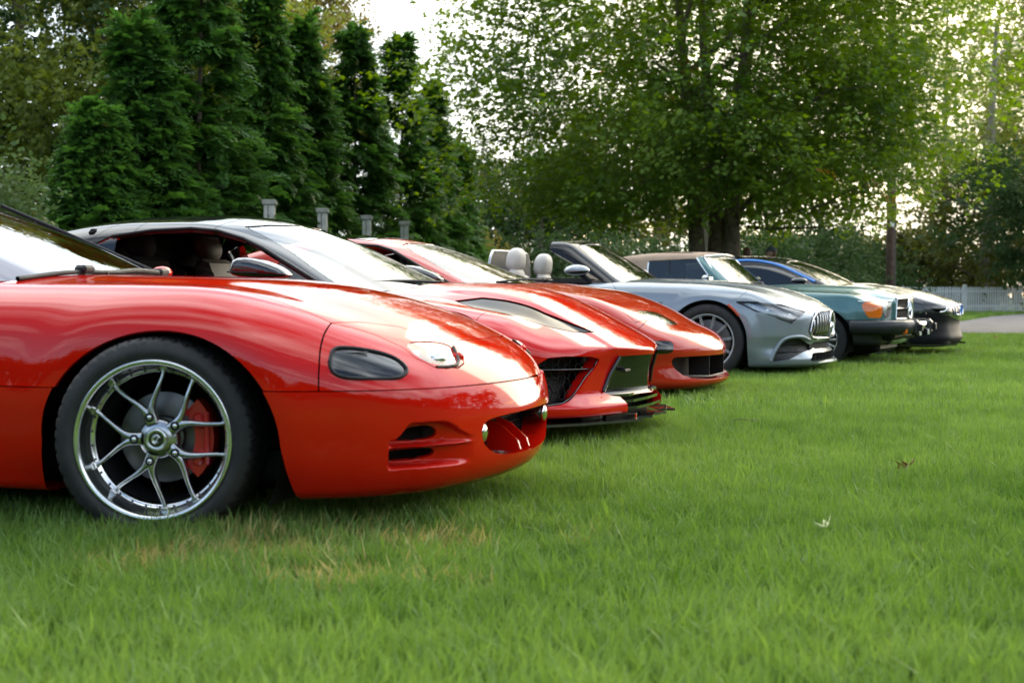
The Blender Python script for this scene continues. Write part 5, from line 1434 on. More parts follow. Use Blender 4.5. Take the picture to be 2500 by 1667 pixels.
def build_car5():
    root = thing('classic_convertible', 'teal green classic convertible with tan soft top, amber indicator and black rubber bumper', 'car', (*C5_ORG, -.02), -R(C5_TH), 'sports cars parked in a row on the lawn')
    S = surface_net(body5, (-1.3, -1.0, .22), (1.0, 1.0, .98), .0165)
    arch = arch_phi(0, .325, .385, .355, .05)
    S = S.clip(lambda V: -arch(V)); S = S.clip(lambda V: -1.28 - V[:, 0]).lip(.018)
    hoodP = [(-1.6, .60), (-.8, .62), (0, .61), (.45, .58), (.70, .50), (.765, .40), (.775, .36), (.775, -.2), (-1.6, -.2)]
    hood, rest = panel_gap(S, XY(hoodP), .003)
    cow, hood = cutout(hood, lambda V: V[:, 0] + .82 + .25 * V[:, 1] ** 2, .02)
    amP = [(-.415, .730), (-.20, .731), (-.085, .731), (-.10, .555), (-.26, .560), (-.334, .562)]
    whP = [(-.082, .732), (.15, .737), (.185, .737), (.160, .550), (-.097, .555)]
    am, rest = cutout(rest, UZ(amP), .02); wh, rest = cutout(rest, UZ(whP), .02)
    gP = lambda V: np.maximum(YZ([(-.2, .785), (.46, .768), (.50, .545), (-.2, .54)])(V), .5 - V[:, 0])
    gr, rest = cutout(rest, gP, .06, (-1, 0, 0)); gr2, hood = cutout(hood, gP, .03, (-1, 0, 0))
    low, rest = panel_gap(rest, lambda V: V[:, 2] - .535, .002)
    link('hood', hood, TEAL, root); both('fender', rest, TEAL, root); link('front_valance', low, BUMPRUB, root)
    for sg, sd in ((-1, near), (1, far)):
        a = link('indicator', sd(am).offset(.002), AMBER, root)
        ribs = [tube([(.47 + .02 * k, sg * (.868 - .010 * k), z) for k in range(7)], .003, 4) for z in (.60, .63, .66, .69)]
        link('lens_rib', xf(total(ribs), (0, sg * .004, 0)), AMBER, a)
        h = link('headlamp', sd(wh).offset(.002), LENS, root)
        link('lamp_bowl', sd(wh).offset(-.035), REFLECT, h)
        link('sealed_beam', xf(ellipsoid((0, 0, 0), (.045, .085, .085), 20, 10), (.655, sg * .62, .645)), WHITELENS, h)
        link('lamp_trim', tube([(.440, sg * .872, .735), (.53, sg * .845, .737), (.61, sg * .78, .738), (.68, sg * .66, .740), (.735, sg * .52, .741)], .007, 6), CHROME, h)
    # grille: chrome frame, dark slats, wide bar and big star
    g = bpy.data.objects.new('grille', None); COL.objects.link(g); g.parent = root
    garc = [(.790 - .12 * (y / .9) ** 2, y) for y in np.linspace(-.475, .475, 9)]
    link('grille_back', box((.735, 0, .655), (.02, .92, .22)), DARK, g)
    for k in range(9): link('grille_slat', u_sweep(garc, [(-.015, .562 + k * .0255), (.012, .565 + k * .0255), (.012, .560 + k * .0255), (-.015, .556 + k * .0255)]), BLKPLAST, g)
    link('grille_bar', u_sweep(garc, [(-.01, .670), (.024, .667), (.024, .655), (-.01, .652)]), CHROME, g)
    gx_ = lambda y: .812 - .12 * (y / .9) ** 2
    link('grille_frame', total([tube([(gx_(y), y, .775 - .012 * (y / .48) ** 2) for y in np.linspace(-.47, .47, 9)], .009, 6), tube([(gx_(y), y, .545) for y in np.linspace(-.50, .50, 9)], .010, 6)] + [tube([(gx_(.47), q * .47, .763), (gx_(.50), q * .50, .545)], .007, 6) for q in (-1, 1)]), CHROME, g)
    link('star_emblem', xf(star_badge(.112, .018), (.828, 0, .660)), CHROME, g)
    link('hood_chrome', tube([(.765, -.46, .778), (.806, 0, .793), (.765, .46, .778)], .008, 6), CHROME, g)
    # bumper
    path = bez([(.37, -.885), (.52, -.895), (.70, -.85), (.84, -.72), (.905, -.55), (.935, -.36)], 6)
    prof = [(-.10, .515), (-.03, .535), (.030, .530), (.058, .505), (.062, .450), (.045, .405), (.010, .380), (-.06, .372), (-.12, .37)]
    b1 = u_sweep(path, prof); bo = link('bumper', b1, BUMPRUB, root); link('bumper', b1.mirror(), BUMPRUB, root)
    mid = bez([(.935, -.36), (.955, -.18), (.960, 0), (.955, .18), (.935, .36)], 4)
    link('bumper_blade', u_sweep(mid, [(-.08, .505), (.0, .520), (.030, .505), (.036, .46), (.02, .42), (-.05, .400)]), CHROME, bo)
    for sg in (-1, 1):
        link('overrider', total([box((.960, sg * .40, .452), (.10, .15, .165), .03)]), BUMPRUB, bo)
        link('bumper_stay', box((.80, sg * .42, .45), (.5, .08, .08), .01), BLKPLAST, bo)
        link('side_marker', box((.885, sg * .66, .415), (.09, .060, .066), .012), AMBER, root)
        for y in (.25,):
            l_ = link('fog_lamp', box((.960, sg * y, .392), (.06, .11, .075), .015), BLKPLAST, root); link('fog_lens', box((.993, sg * y, .392), (.008, .100, .065), .003), WHITELENS, l_)
    link('valance', total([box((.62, 0, .37), (.35, 1.4, .12), .04), box((.45, 0, .25), (.30, 1.0, .16), .04)]), BLKPLAST, root)
    link('axle_gear', total([tube([(0, -.7, .30), (0, .7, .30)], .05, 8), box((.2, 0, .22), (.6, .5, .14), .04), tube([(-.35, -.6, .20), (.30, -.55, .26)], .04, 6)]), DARK, root)
    # cabin with canvas top
    CB = surface_net(cab5, (-3.05, -.92, .82), (-.6, .92, 1.38), .020)
    CB = CB.clip(lambda V: .87 - V[:, 2])
    wsP = YZ([(-.2, .70), (-.2, 1.268), (.48, 1.255), (.585, 1.235), (.690, .92), (.70, .70)])
    ws, CB = panel_gap(CB, lambda V: np.maximum(wsP(V), -1.43 - V[:, 0]), .002, .006)
    win = XZ([(-1.235, .93), (-1.462, 1.222), (-1.50, 1.224), (-2.03, 1.205), (-2.055, 1.19), (-2.055, .86), (-1.2, .86)])
    sw, CB = panel_gap(CB, lambda V: np.maximum(win(V), .30 - np.abs(V[:, 1])), .002, .02)
    scr, soft = panel_gap(CB, lambda V: np.where(V[:, 2] > 1.245, -1.40 - V[:, 0], (-1.26 - .20 * (V[:, 2] - .93) / .3) - V[:, 0]) , .002, .012)
    link('windscreen_frame', scr, TEAL, root); link('soft_top', soft, TANTOP, root)
    link('windscreen', ws.offset(-.002), WINDSCREEN, root); both('side_window', sw.offset(-.004), SIDEGLASS, root)
    for sg in (-1, 1):
        link('screen_trim', tube([(-1.145, sg * .712, .93), (-1.385, sg * .612, 1.235)], .011, 6), CHROME, root)
        link('window_trim', tube([(-1.23, sg * .728, .93), (-1.47, sg * .645, 1.232)], .010, 6), CHROME, root)
        link('window_trim', tube([(-2.055, sg * .738, .92), (-2.05, sg * .660, 1.19)], .010, 6), CHROME, root)
        link('top_rib', tube(bez([(-1.40, sg * .55, 1.262), (-1.62, sg * .50, 1.298), (-1.95, sg * .48, 1.292), (-2.4, sg * .46, 1.225)], 5), .010, 6), TANTOP, root)
        link('window_bar', tube([(-1.78, sg * .715, .93), (-1.79, sg * .655, 1.20)], .010, 6), BLKPLAST, root)
        m_ = link('door_mirror', box((-1.23, sg * .97, .985), (.09, .17, .09), .025), CHROME, root)
        link('mirror_stalk', tube([(-1.20, sg * .86, .92), (-1.22, sg * .95, .96)], .015, 6), CHROME, m_)
    link('header_trim', tube([(-1.395, -.60, 1.252), (-1.33, -.3, 1.278), (-1.31, 0, 1.285), (-1.33, .3, 1.278), (-1.395, .60, 1.252)], .009, 6), CHROME, root)
    link('interior_tub', total([box((-1.1, 0, .80), (.35, 1.3, .16), .05), box((-1.8, 0, .40), (1.9, 1.3, .1), .02)]), INTERIOR, root)
    for y in (-.36, .36): add_seat(root, -1.85, y, .36, TANLEATHER, .5, .50)
    wipers(root, [((-1.02, -.42, .94), (-.90, .05, .95)), ((-.9, .02, .95), (-1.0, .50, .94))])
    link('cowl', cow.offset(-.02), TEAL, root)
    RB = surface_net(body5, (-3.9, -1.0, .22), (-1.2, 1.0, .98), .04)
    RB = RB.clip(lambda V: V[:, 0] + 1.285); RB.cut = []
    ar = arch_phi(-2.46, .325, .385, .345, .05); RB = RB.clip(lambda V: -ar(V))
    RB = RB.clip(lambda V: np.where((np.abs(V[:, 1]) < .66) & (V[:, 0] > -2.4) & (V[:, 2] > .6), 1., -1.))
    link('rear_body', RB, TEAL, root)
    for x0 in (0, -2.46):
        for sg in (1, -1):
            wl = wheel_well(x0, .855, .345, .33, .36); link('wheel_well', wl if sg > 0 else wl.mirror(), DARK, root)
    w = wheel_simple(root, 0, -.815, .315, .320, .205, .205, 'bars', CHROME, n=15, hub=.075)
    four_wheels(root, 2.46, .815, .315, w)
    return root

# ------------------------------------------------------------------ car 6: low dark coupe with blue trim
mat_lowblk = mat('satin black bumper', (0.013, 0.013, 0.014), 0.55, spec=.1)
C6_ORG, C6_TH = (4.876, 18.768), 24.0
_T6 = smooth_curve([-3.9, -3.5, -2.9, -1.8, -.9, -.446, -.208, .114, .468, .73, .888, .94, 1.0], [.85, .96, 1.0, .98, .965, .952, .948, .911, .847, .775, .712, .675, .62], .03)
_W6 = smooth_curve([-3.9, -3.3, -2.80, -1.6, -.8, 0, .5, 1.1], [.88, .95, .97, .93, .92, .950, .94, .92], .12)
_I6 = smooth_curve([.08, .16, .24, .40, .58, .66, .74, .82, .9, 1.0], [.05, .020, .006, .0, .0, .010, .03, .06, .10, .19], .02)
_P6 = smooth_curve([.08, .18, .26, .34, .44, .56, .68, .8], [-.22, -.03, .01, -.015, -.03, -.004, .0, -.04], .012)
def body6(x, y, z):
    ay = np.abs(y); W = _W6(x)
    drop = .06 * (ay / .8) ** 2 - .022 * bump1(ay, .74, .14) * bump1(x, .05, .45) + .03 * bump1(ay, .5, .12) * sstep(-.2, .2, x) * sstep(.9, .6, x)
    top = (z - (_T6(x) - drop)) / np.sqrt(1 + np.clip((_T6(x + .01) - _T6(x - .01)) / .02, -1.2, 1.2) ** 2)
    side = ay - (W - _I6(z))
    front = x - (.955 + _P6(z) - .14 * (ay / .9) ** 2)
    f = smax(side, front, .40); f = smax(f, top, .08)
    return smax(f, .15 - z, .03)
cab6 = cabin(1.322, -1.85, .030, .05, -.40, .955, .46, .50, .80, .42, -3.6, .14, .10, .04, .25)
def build_car6():
    root = thing('dark_coupe', 'black and grey low coupe with bright blue roof-line trim, farthest in the row', 'car', (*C6_ORG, -.01), -R(C6_TH), 'sports cars parked in a row on the lawn')
    S = surface_net(body6, (-1.0, -1.02, .12), (1.05, 1.02, 1.02), .019)
    arch = arch_phi(0, .34, .41, .385, .02)
    S = S.clip(lambda V: -arch(V)); S = S.clip(lambda V: -.98 - V[:, 0]).lip(.016)
    hoodP = [(-1.5, .62), (-.5, .66), (.1, .68), (.45, .66), (.72, .55), (.86, .36), (.885, 0), (.885, -.2), (-1.5, -.2)]
    hood, rest = panel_gap(S, XY(hoodP), .003)
    hl, rest = cutout(rest, UZ([(-.302, .715), (.008, .683), (.30, .660), (.42, .650), (.50, .60), (.54, .545), (.264, .548), (-.046, .586), (-.177, .638)], 0), .02)
    gx = smooth_curve([.1, .45, .62, .70, .9], [.46, .44, .36, .26, .1])
    fend, nose = panel_gap(rest, lambda V: V[:, 0] - gx(V[:, 2]), .003)
    kd, nose = cutout(nose, lambda V: np.maximum(YZ([(.05, .675), (.32, .668), (.40, .63), (.36, .56), (.08, .55)], 1)(V), .5 - V[:, 0]), .03, (-1, 0, 0))
    low, nose = panel_gap(nose, UZ([(-.52, .10), (-.50, .50), (-.43, .580), (-.15, .578), (.02, .57), (.42, .520), (.6, .49), (1.2, .46), (1.2, .10)]), .003)
    link('hood', hood, GREYP, root); both('fender', fend, GREYP, root); link('nose_panel', nose, GREYP, root); link('front_bumper', low, mat_lowblk, root)
    for sg, sd in ((-1, near), (1, far)):
        L = link('headlamp', sd(hl).offset(-.002), SMOKE, root); link('lamp_bowl', sd(hl).offset(-.03), GLOSSBLK, L)
        link('lamp_strip', tube(bez([(.80, sg * .775, .585), (.845, sg * .712, .595), (.865, sg * .67, .62), (.862, sg * .65, .650)], 4), .006, 6), REFLECT, L)
        link('kidney_grille', sd(kd).offset(-.025), GLOSSBLK, root)
        rg = [(.05, .678), (.20, .676), (.33, .669), (.405, .632), (.365, .558), (.22, .548), (.08, .547), (.05, .60), (.05, .678)]
        pth = [(.962 - .14 * (y / .9) ** 2, sg * y, z) for y, z in rg]
        link('kidney_ring', tube(pth[:5], .008, 6), CHROME, root); link('kidney_ring', tube(pth[3:], .010, 6), BLUE, root)
        link('blade_fin', prism([(.35, sg * .93), (.62, sg * .90), (.86, sg * .72), (.97, sg * .46), (.90, sg * .46), (.6, sg * .80)], .165, .185, 'z'), GLOSSBLK, root)
        link('marker', tube([(.34, sg * .952, .66), (.40, sg * .952, .60)], .018, 6, sq=(.5, 1)), mat_marker, root)
        oval_mirror(root, (-.90, sg * 1.02, .978), (.105, .085, .045), GREYP, BLACKP, sg)
        line = bez([(-2.35, sg * .665, 1.165), (-1.95, sg * .648, 1.232), (-1.6, sg * .640, 1.248), (-1.27, sg * .655, 1.190), (-.98, sg * .712, 1.072), (-.75, sg * .765, .965)], 6)
        link('blue_trim', tube(line, .024, 8, sq=(1, .8)), BLUE, root)
    link('grille_back', box((.80, 0, .40), (.02, 1.2, .35)), DARK, root)
    CB = surface_net(cab6, (-3.5, -.95, .86), (-.2, .95, 1.38), .022)
    CB = CB.clip(lambda V: .91 - V[:, 2])
    wsP = YZ([(-.2, .70), (-.2, 1.262), (.30, 1.248), (.48, 1.225), (.54, 1.195), (.735, .93), (.75, .70)])
    ws, CB = panel_gap(CB, lambda V: np.maximum(wsP(V), -1.45 - V[:, 0]), .003, .006)
    win = XZ([(-.82, .93), (-1.03, 1.06), (-1.30, 1.165), (-1.55, 1.20), (-1.9, 1.195), (-2.3, 1.12), (-2.5, .98), (-2.4, .86), (-.82, .86)])
    sw, CB = panel_gap(CB, lambda V: np.maximum(win(V), .30 - np.abs(V[:, 1])), .002, .02)
    link('roof', CB, BLACKP, root); link('windscreen', ws.offset(-.002), WINDSCREEN, root); both('side_window', sw.offset(-.004), TINTGLASS, root)
    link('interior_tub', total([box((-.95, 0, .82), (.5, 1.3, .16), .05), box((-1.7, 0, .40), (1.9, 1.3, .1), .02)]), INTERIOR, root)
    for y in (-.36, .36): add_seat(root, -1.70, y, .36, INTERIOR, .5, .52)
    RB = surface_net(body6, (-4.0, -1.05, .12), (-.9, 1.05, 1.05), .045)
    RB = RB.clip(lambda V: V[:, 0] + .985); RB.cut = []
    ar = arch_phi(-2.80, .34, .41, .385, .02); RB = RB.clip(lambda V: -ar(V)); 
    RB = RB.clip(lambda V: np.where((np.abs(V[:, 1]) < .66) & (V[:, 0] > -2.4) & (V[:, 2] > .7), 1., -1.))
    link('rear_body', RB, GREYP, root)
    for x0 in (0, -2.80):
        for sg in (1, -1):
            wl = wheel_well(x0, .90, .385, .34, .38); link('wheel_well', wl if sg > 0 else wl.mirror(), DARK, root)
    link('underbody', box((-1.3, 0, .26), (4.2, 1.4, .10), .02), DARK, root)
    wipers(root, [((-.70, -.5, .965), (-.43, .1, .975))])
    w = wheel_simple(root, 0, -.92, .34, .34, .262, .22, 'bars', SILVERW, n=5, hub=.05)
    four_wheels(root, 2.80, .92, .34, w)
    return root
# ------------------------------------------------------------------ ground, lawn, drive
def env_ground():
    m = mat('earth and turf', (0.05, 0.085, 0.02), 0.95, spec=0.1)
    noise_into(m, 'Base Color', 1.6, (0.030, 0.062, 0.012), (0.075, 0.115, 0.028), 8, 'Object'); add_bump(m, 60, .6, .02, 4)
    xs = np.concatenate([np.linspace(-420, -40, 8), np.linspace(-30, 40, 36), np.linspace(50, 420, 8)]); ys = np.concatenate([np.linspace(-400, -20, 8), np.linspace(-10, 75, 44), np.linspace(90, 600, 10)])
    g = link('ground', grid_surf(np.stack(np.meshgrid(xs, ys, [0.0], indexing='ij'), -1)[:, :, 0]), m); tag(g, kind='structure')
    c = mat('concrete drive', (0.17, 0.155, 0.15), 0.9, spec=.1); noise_into(c, 'Base Color', 1.3, (0.125, 0.115, 0.112), (0.205, 0.19, 0.182), 9); add_bump(c, 40, .3, .006)
    P = [(7.2, 27.9), (7.6, 33), (9.6, 36.0), (13.4, 42.6), (17.8, 53.0), (22.5, 62.0), (34, 80), (60, 84), (60, 27.9), (22, 27.9)]
    d = link('driveway', prism(P, .0, .025, 'z'), c); tag(d, kind='structure')
    # saw cuts of the slabs
    return g

DRY = [(-.72, 4.15, .34, .20), (-.30, 4.35, .30, .16), (-.95, 4.02, .18, .12), (-1.05, 5.0, .22, .20), (-.45, 3.75, .2, .12)]
def field_noise(x, y, s, seed):
    """cheap smooth noise: a few rotated sine products"""
    r = np.random.default_rng(seed); v = np.zeros_like(x)
    for k in range(6):
        a, b, c, d = r.uniform(-1, 1, 4); f = s * 1.7 ** (k % 3)
        v += np.sin(f * (a * x + b * y) + 9 * c) * np.cos(f * (b * x - a * y) * .8 + 9 * d) / (1 + k % 3)
    return v / 3.2
def tuft(seed, nb, rad, h, w, spread=0.35):
    r = np.random.default_rng(seed); V, F = [], []
    for k in range(nb):
        bx, by = r.normal(0, rad * .5, 2); az = r.uniform(0, 2 * math.pi); ln = h * r.uniform(.55, 1.12); lean = abs(r.normal(0, spread)) + .05
        ww = w * r.uniform(.7, 1.3); fx, fy = math.cos(az), math.sin(az); wa = r.uniform(0, 2 * math.pi); px, py = math.cos(wa) * ww / 2, math.sin(wa) * ww / 2
        o = len(V)
        m1 = (bx + fx * ln * lean * .35, by + fy * ln * lean * .35, ln * .55); m2 = (bx + fx * ln * lean, by + fy * ln * lean, ln * (1 - .25 * lean))
        V += [(bx - px, by - py, -.005), (bx + px, by + py, -.005), (m1[0] + px * .85, m1[1] + py * .85, m1[2]), (m1[0] - px * .85, m1[1] - py * .85, m1[2]), m2]
        F += [(o, o + 1, o + 2, o + 3), (o + 3, o + 2, o + 4)]
    return V, F, [0] * len(F)
def env_lawn():
    r = np.random.default_rng(11)
    pts = []; sc = []; vr = []
    def zone(d0, d1, dens, s, v0, wide=.42, extra=.6):
        A = wide * 2 * .5 * (d1 ** 2 - d0 ** 2) + 2 * extra * (d1 - d0)
        n = int(A * dens); y = np.sqrt(r.uniform(d0 ** 2, d1 ** 2, n)); x = r.uniform(-1, 1, n) * (wide * y + extra)
        pts.append(np.stack([x, y, np.zeros(n)], 1)); sc.append(s * r.uniform(.8, 1.2, n)); vr.append(r.integers(v0, v0 + 4, n))
    zone(1.6, 5.0, 620, 1.0, 0); zone(5.0, 9.0, 430, 1.0, 0); zone(9.0, 15.0, 210, 1.0, 4); zone(15.0, 29.0, 90, 1.05, 4); zone(29.0, 72.0, 7, 1.6, 4, .40)
    P = np.concatenate(pts); S = np.concatenate(sc); Vr = np.concatenate(vr)
    x, y = P[:, 0], P[:, 1]
    # keep off the drive
    drive = (y > 27.8) & (x > np.interp(y, [27.8, 33, 36, 42.6, 53, 62, 80], [7.2, 7.6, 9.6, 13.4, 17.8, 22.5, 34]) - .1)
    k = ~drive; P, S, Vr = P[k], S[k], Vr[k]; x, y = P[:, 0], P[:, 1]
    n1 = field_noise(x, y, 1.1, 3); n2 = field_noise(x, y, 3.2, 5); n3 = field_noise(x, y, .45, 8)
    # blades lean in drifting swathes
    ax = .50 * field_noise(x, y, 1.5, 21) + .12 + r.normal(0, .10, len(x)); ay_ = .50 * field_noise(x, y, 1.5, 22) - .10 + r.normal(0, .10, len(x))
    rot = np.stack([ax, ay_, r.uniform(0, 6.283, len(x))], 1)
    n4 = field_noise(x, y, 7.5, 15)
    t = .42 + .26 * n1 + .22 * n2 + .16 * n3 + .10 * n4 + r.normal(0, .11, len(x))
    dry = np.zeros(len(x))
    for cx, cy, rx, ry in DRY: dry = np.maximum(dry, np.exp(-(((x - cx) / rx) ** 2 + ((y - cy) / ry) ** 2)) * (.75 + .5 * field_noise(x, y, 14, 4)))
    t = np.clip(t, 0.02, .78); t = np.where(r.random(len(x)) < dry * .62, .97, t)
    S = S * (1 + .20 * n2 + .14 * n1) * (1 - .35 * np.clip(dry, 0, 1))
    Gm = leaf_mat('grass blades', (0.050, 0.130, 0.020), (0.215, 0.330, 0.080), .36, .5, tip=(0.42, 0.34, 0.13), spec=.35)
    src = [tuft(60 + i, 26, .055, .092,   .0042, .38) for i in range(4)] + [tuft(80 + i, 26, .085, .080, .0070, .38) for i in range(4)]
    o = scatter('lawn', P, rot, S, t, Vr, src, [Gm]); tag(o, 'mown green lawn with a few dry straw patches', 'grass', kind='stuff')

# ------------------------------------------------------------------ trees
BARK = mat('grey brown bark', (0.16, 0.125, 0.095), 0.9, spec=.2); noise_into(BARK, 'Base Color', 9, (0.085, 0.065, 0.052), (0.25, 0.20, 0.155), 8); add_bump(BARK, 26, .9, .03, 6)
BARKL = mat('pale grey bark', (0.25, 0.23, 0.20), 0.9, spec=.2); noise_into(BARKL, 'Base Color', 7, (0.15, 0.135, 0.115), (0.34, 0.31, 0.28), 8); add_bump(BARKL, 26, .8, .03, 6)
CEDAR = leaf_mat('thuja sprays', (0.026, 0.085, 0.020), (0.110, 0.240, 0.052), .38, .5, tip=(0.14, 0.13, 0.04))
MAPLE = leaf_mat('maple leaves', (0.034, 0.095, 0.014), (0.165, 0.250, 0.034), .50, .5, tip=(0.30, 0.10, 0.035))
OLIVE = leaf_mat('yellow green leaves', (0.055, 0.105, 0.018), (0.205, 0.245, 0.046), .40, .55, tip=(0.22, 0.13, 0.045))
RUSTY = leaf_mat('brownish green leaves', (0.085, 0.095, 0.022), (0.240, 0.205, 0.060), .35, .6, tip=(0.26, 0.12, 0.05))
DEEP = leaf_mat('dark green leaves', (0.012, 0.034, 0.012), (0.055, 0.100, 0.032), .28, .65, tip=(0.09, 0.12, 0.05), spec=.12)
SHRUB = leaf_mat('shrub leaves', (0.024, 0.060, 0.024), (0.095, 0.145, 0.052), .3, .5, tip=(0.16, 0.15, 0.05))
FAR = leaf_mat('far foliage', (0.030, 0.055, 0.012), (0.120, 0.130, 0.026), .45, .6, tip=(0.20, 0.13, 0.03))

def limb(path, r0, r1, n=8):
    k = len(path); return tube(path, r0 + (r1 - r0) * np.linspace(0, 1, k) ** .8, n, False)
def grow(r, p, d, ln, depth, out, rad, up=.15, wig=.22, kids=(3, 5)):
    """recursive limb; out collects (path, r0, r1, depth)"""
    m = 7; path = [np.array(p)]; d = np.array(d) / np.linalg.norm(d)
    for i in range(m):
        d = d + r.normal(0, wig, 3) * .35 + np.array([0, 0, up * .12]); d /= np.linalg.norm(d)
        path.append(path[-1] + d * ln / m)
    path = np.array(path); out.append((path, rad, rad * (.45 if depth else .30), depth))
    if depth > 0:
        for k in range(r.integers(*kids)):
            t = r.uniform(.30, .98); i = int(t * m); q = path[min(i, m)]
            dd = d + r.normal(0, .75, 3); dd[2] += up * .6 - .1
            grow(r, q, dd, ln * r.uniform(.45, .68), depth - 1, out, rad * (1 - .55 * t) * .55, up, wig, kids)
def broadleaf(name, label, x, y, h, crown_r, crown_z, matl, seed, n, leaf=(.11, .085, 'maple'), bark=None, trunk_r=.22, stems=1, sq=(1, 1, 1), group=None, tint=(.45, .22), nl=11, spread=.42, low=None, limbs=9, thick=.55, gap=0.0, depth=2, lean=0.0, keep=None, plate=.55, tilt=.55, tipshare=.30):
    """tree > trunk (with its limbs), crown"""
    r = np.random.default_rng(seed); root = thing(name, label, 'tree', (x, y, 0), 0, group)
    out = []; cz = crown_z
    for s in range(stems):
        a = 2 * math.pi * s / max(1, stems) + r.uniform(0, 1); off = (trunk_r * 1.1 if stems > 1 else 0)
        top = np.array([math.cos(a) * crown_r * (.22 if stems > 1 else .05) + lean * h * .5, math.sin(a) * crown_r * (.22 if stems > 1 else .05), h * .82])
        base = np.array([math.cos(a) * off, math.sin(a) * off, 0])
        mid = base * .8 + (top - base) * np.array([.25, .25, .35]) + np.append(r.normal(0, .12, 2), 0)
        stem = bez([base - [0, 0, .15], base + [0, 0, .25], mid, base + (top - base) * np.array([.62, .62, .68]), top], 5)
        rr = trunk_r * (1 if stems == 1 else .55)
        out.append((stem, rr * 1.25, rr * .22, 3))
        for k in range(limbs // stems + 1):
            t = r.uniform(max(.22, min(.6, (low or 0) / h * 1.05)), .95); i = int(t * (len(stem) - 1)); p = stem[i]
            az = r.uniform(0, 2 * math.pi); el = r.uniform(.05, .9) if t > .4 else r.uniform(-.1, .5)
            ln = crown_r * r.uniform(.6, 1.0) * (1.05 - .45 * t)
            grow(r, p, (math.cos(az), math.sin(az), el), ln, depth, out, rr * (1 - .7 * t) * .55)
    if low: out = [q for q in out if q[3] >= 3 or q[0][:, 2].min() > .78 * low]
    tr = total([limb(p, a, b, 10 if dp >= 3 else (6 if dp == 2 else 4)) for p, a, b, dp in out if a > .006])
    link('trunk', tr, bark or BARK, root)
    # foliage: sprigs along the twigs, plus clumps that fill the crown shell
    tips = np.concatenate([p[2:] for p, a, b, dp in out if dp <= 1] or [np.zeros((1, 3))])
    nc = max(24, n // 46); u = r.normal(0, 1, (nc, 3)); u /= np.linalg.norm(u, axis=1, keepdims=True)
    rad = (thick + (1 - thick) * r.random(nc) ** .6)[:, None]
    cen = u * rad * np.array([crown_r * sq[0], crown_r * sq[1], (h - cz) * sq[2]]) + np.array([lean * h * .5, 0, cz])
    sizes = crown_r * r.uniform(.12, .26, nc)
    ci = r.integers(0, nc, n); ti = r.integers(0, len(tips), n); use_tip = r.random(n) < tipshare
    P = np.where(use_tip[:, None], tips[ti] + r.normal(0, .16, (n, 3)), cen[ci] + r.normal(0, 1, (n, 3)) * sizes[ci][:, None] * np.array([1, 1, plate]))
    zmin = low if low is not None else cz - (h - cz)
    k = P[:, 2] > np.maximum(zmin + .25 * field_noise(P[:, 0], P[:, 1], 2.0, seed), .35)
    if gap > 0: k &= field_noise(P[:, 0] + P[:, 1] * .6, P[:, 2], 3.2 / crown_r, seed + 1) > gap - 1
    if keep is not None: k &= keep(P[:, 0] + x, P[:, 1] + y, P[:, 2])
    P = P[k]; d = P - np.array([0, 0, cz * .8]); d /= np.linalg.norm(d, axis=1, keepdims=True) + 1e-9
    d[:, 2] *= (1 if plate > .5 else .35); d = d * .8 + r.normal(0, .5, d.shape) * np.array([1, 1, 1 if plate > .5 else .45]); d[:, 2] -= .15
    tin = np.clip(tint[0] + tint[1] * field_noise(P[:, 0], P[:, 2], 1.6, seed + 3) + .12 * field_noise(P[:, 1], P[:, 2], 1.6, seed + 4) + r.normal(0, .10, len(P)), 0, .8)
    tin = np.where((field_noise(P[:, 0] + 3, P[:, 2] + P[:, 1], 1.1, seed + 9) > .52) & (r.random(len(P)) < .35), r.uniform(.85, 1, len(P)), tin)
    src = [sprig(nl, spread, leaf[0], leaf[1], leaf[2], seed * 10 + q, tilt=tilt) for q in range(4)]
    c = scatter('crown', P, euler_from_dir(d, 0) + r.normal(0, .25 if plate > .5 else .14, (len(P), 3)), r.uniform(.75, 1.25, len(P)), tin, r.integers(0, 4, len(P)), src, [matl], root)
    c['kind'] = 'stuff'
    return root

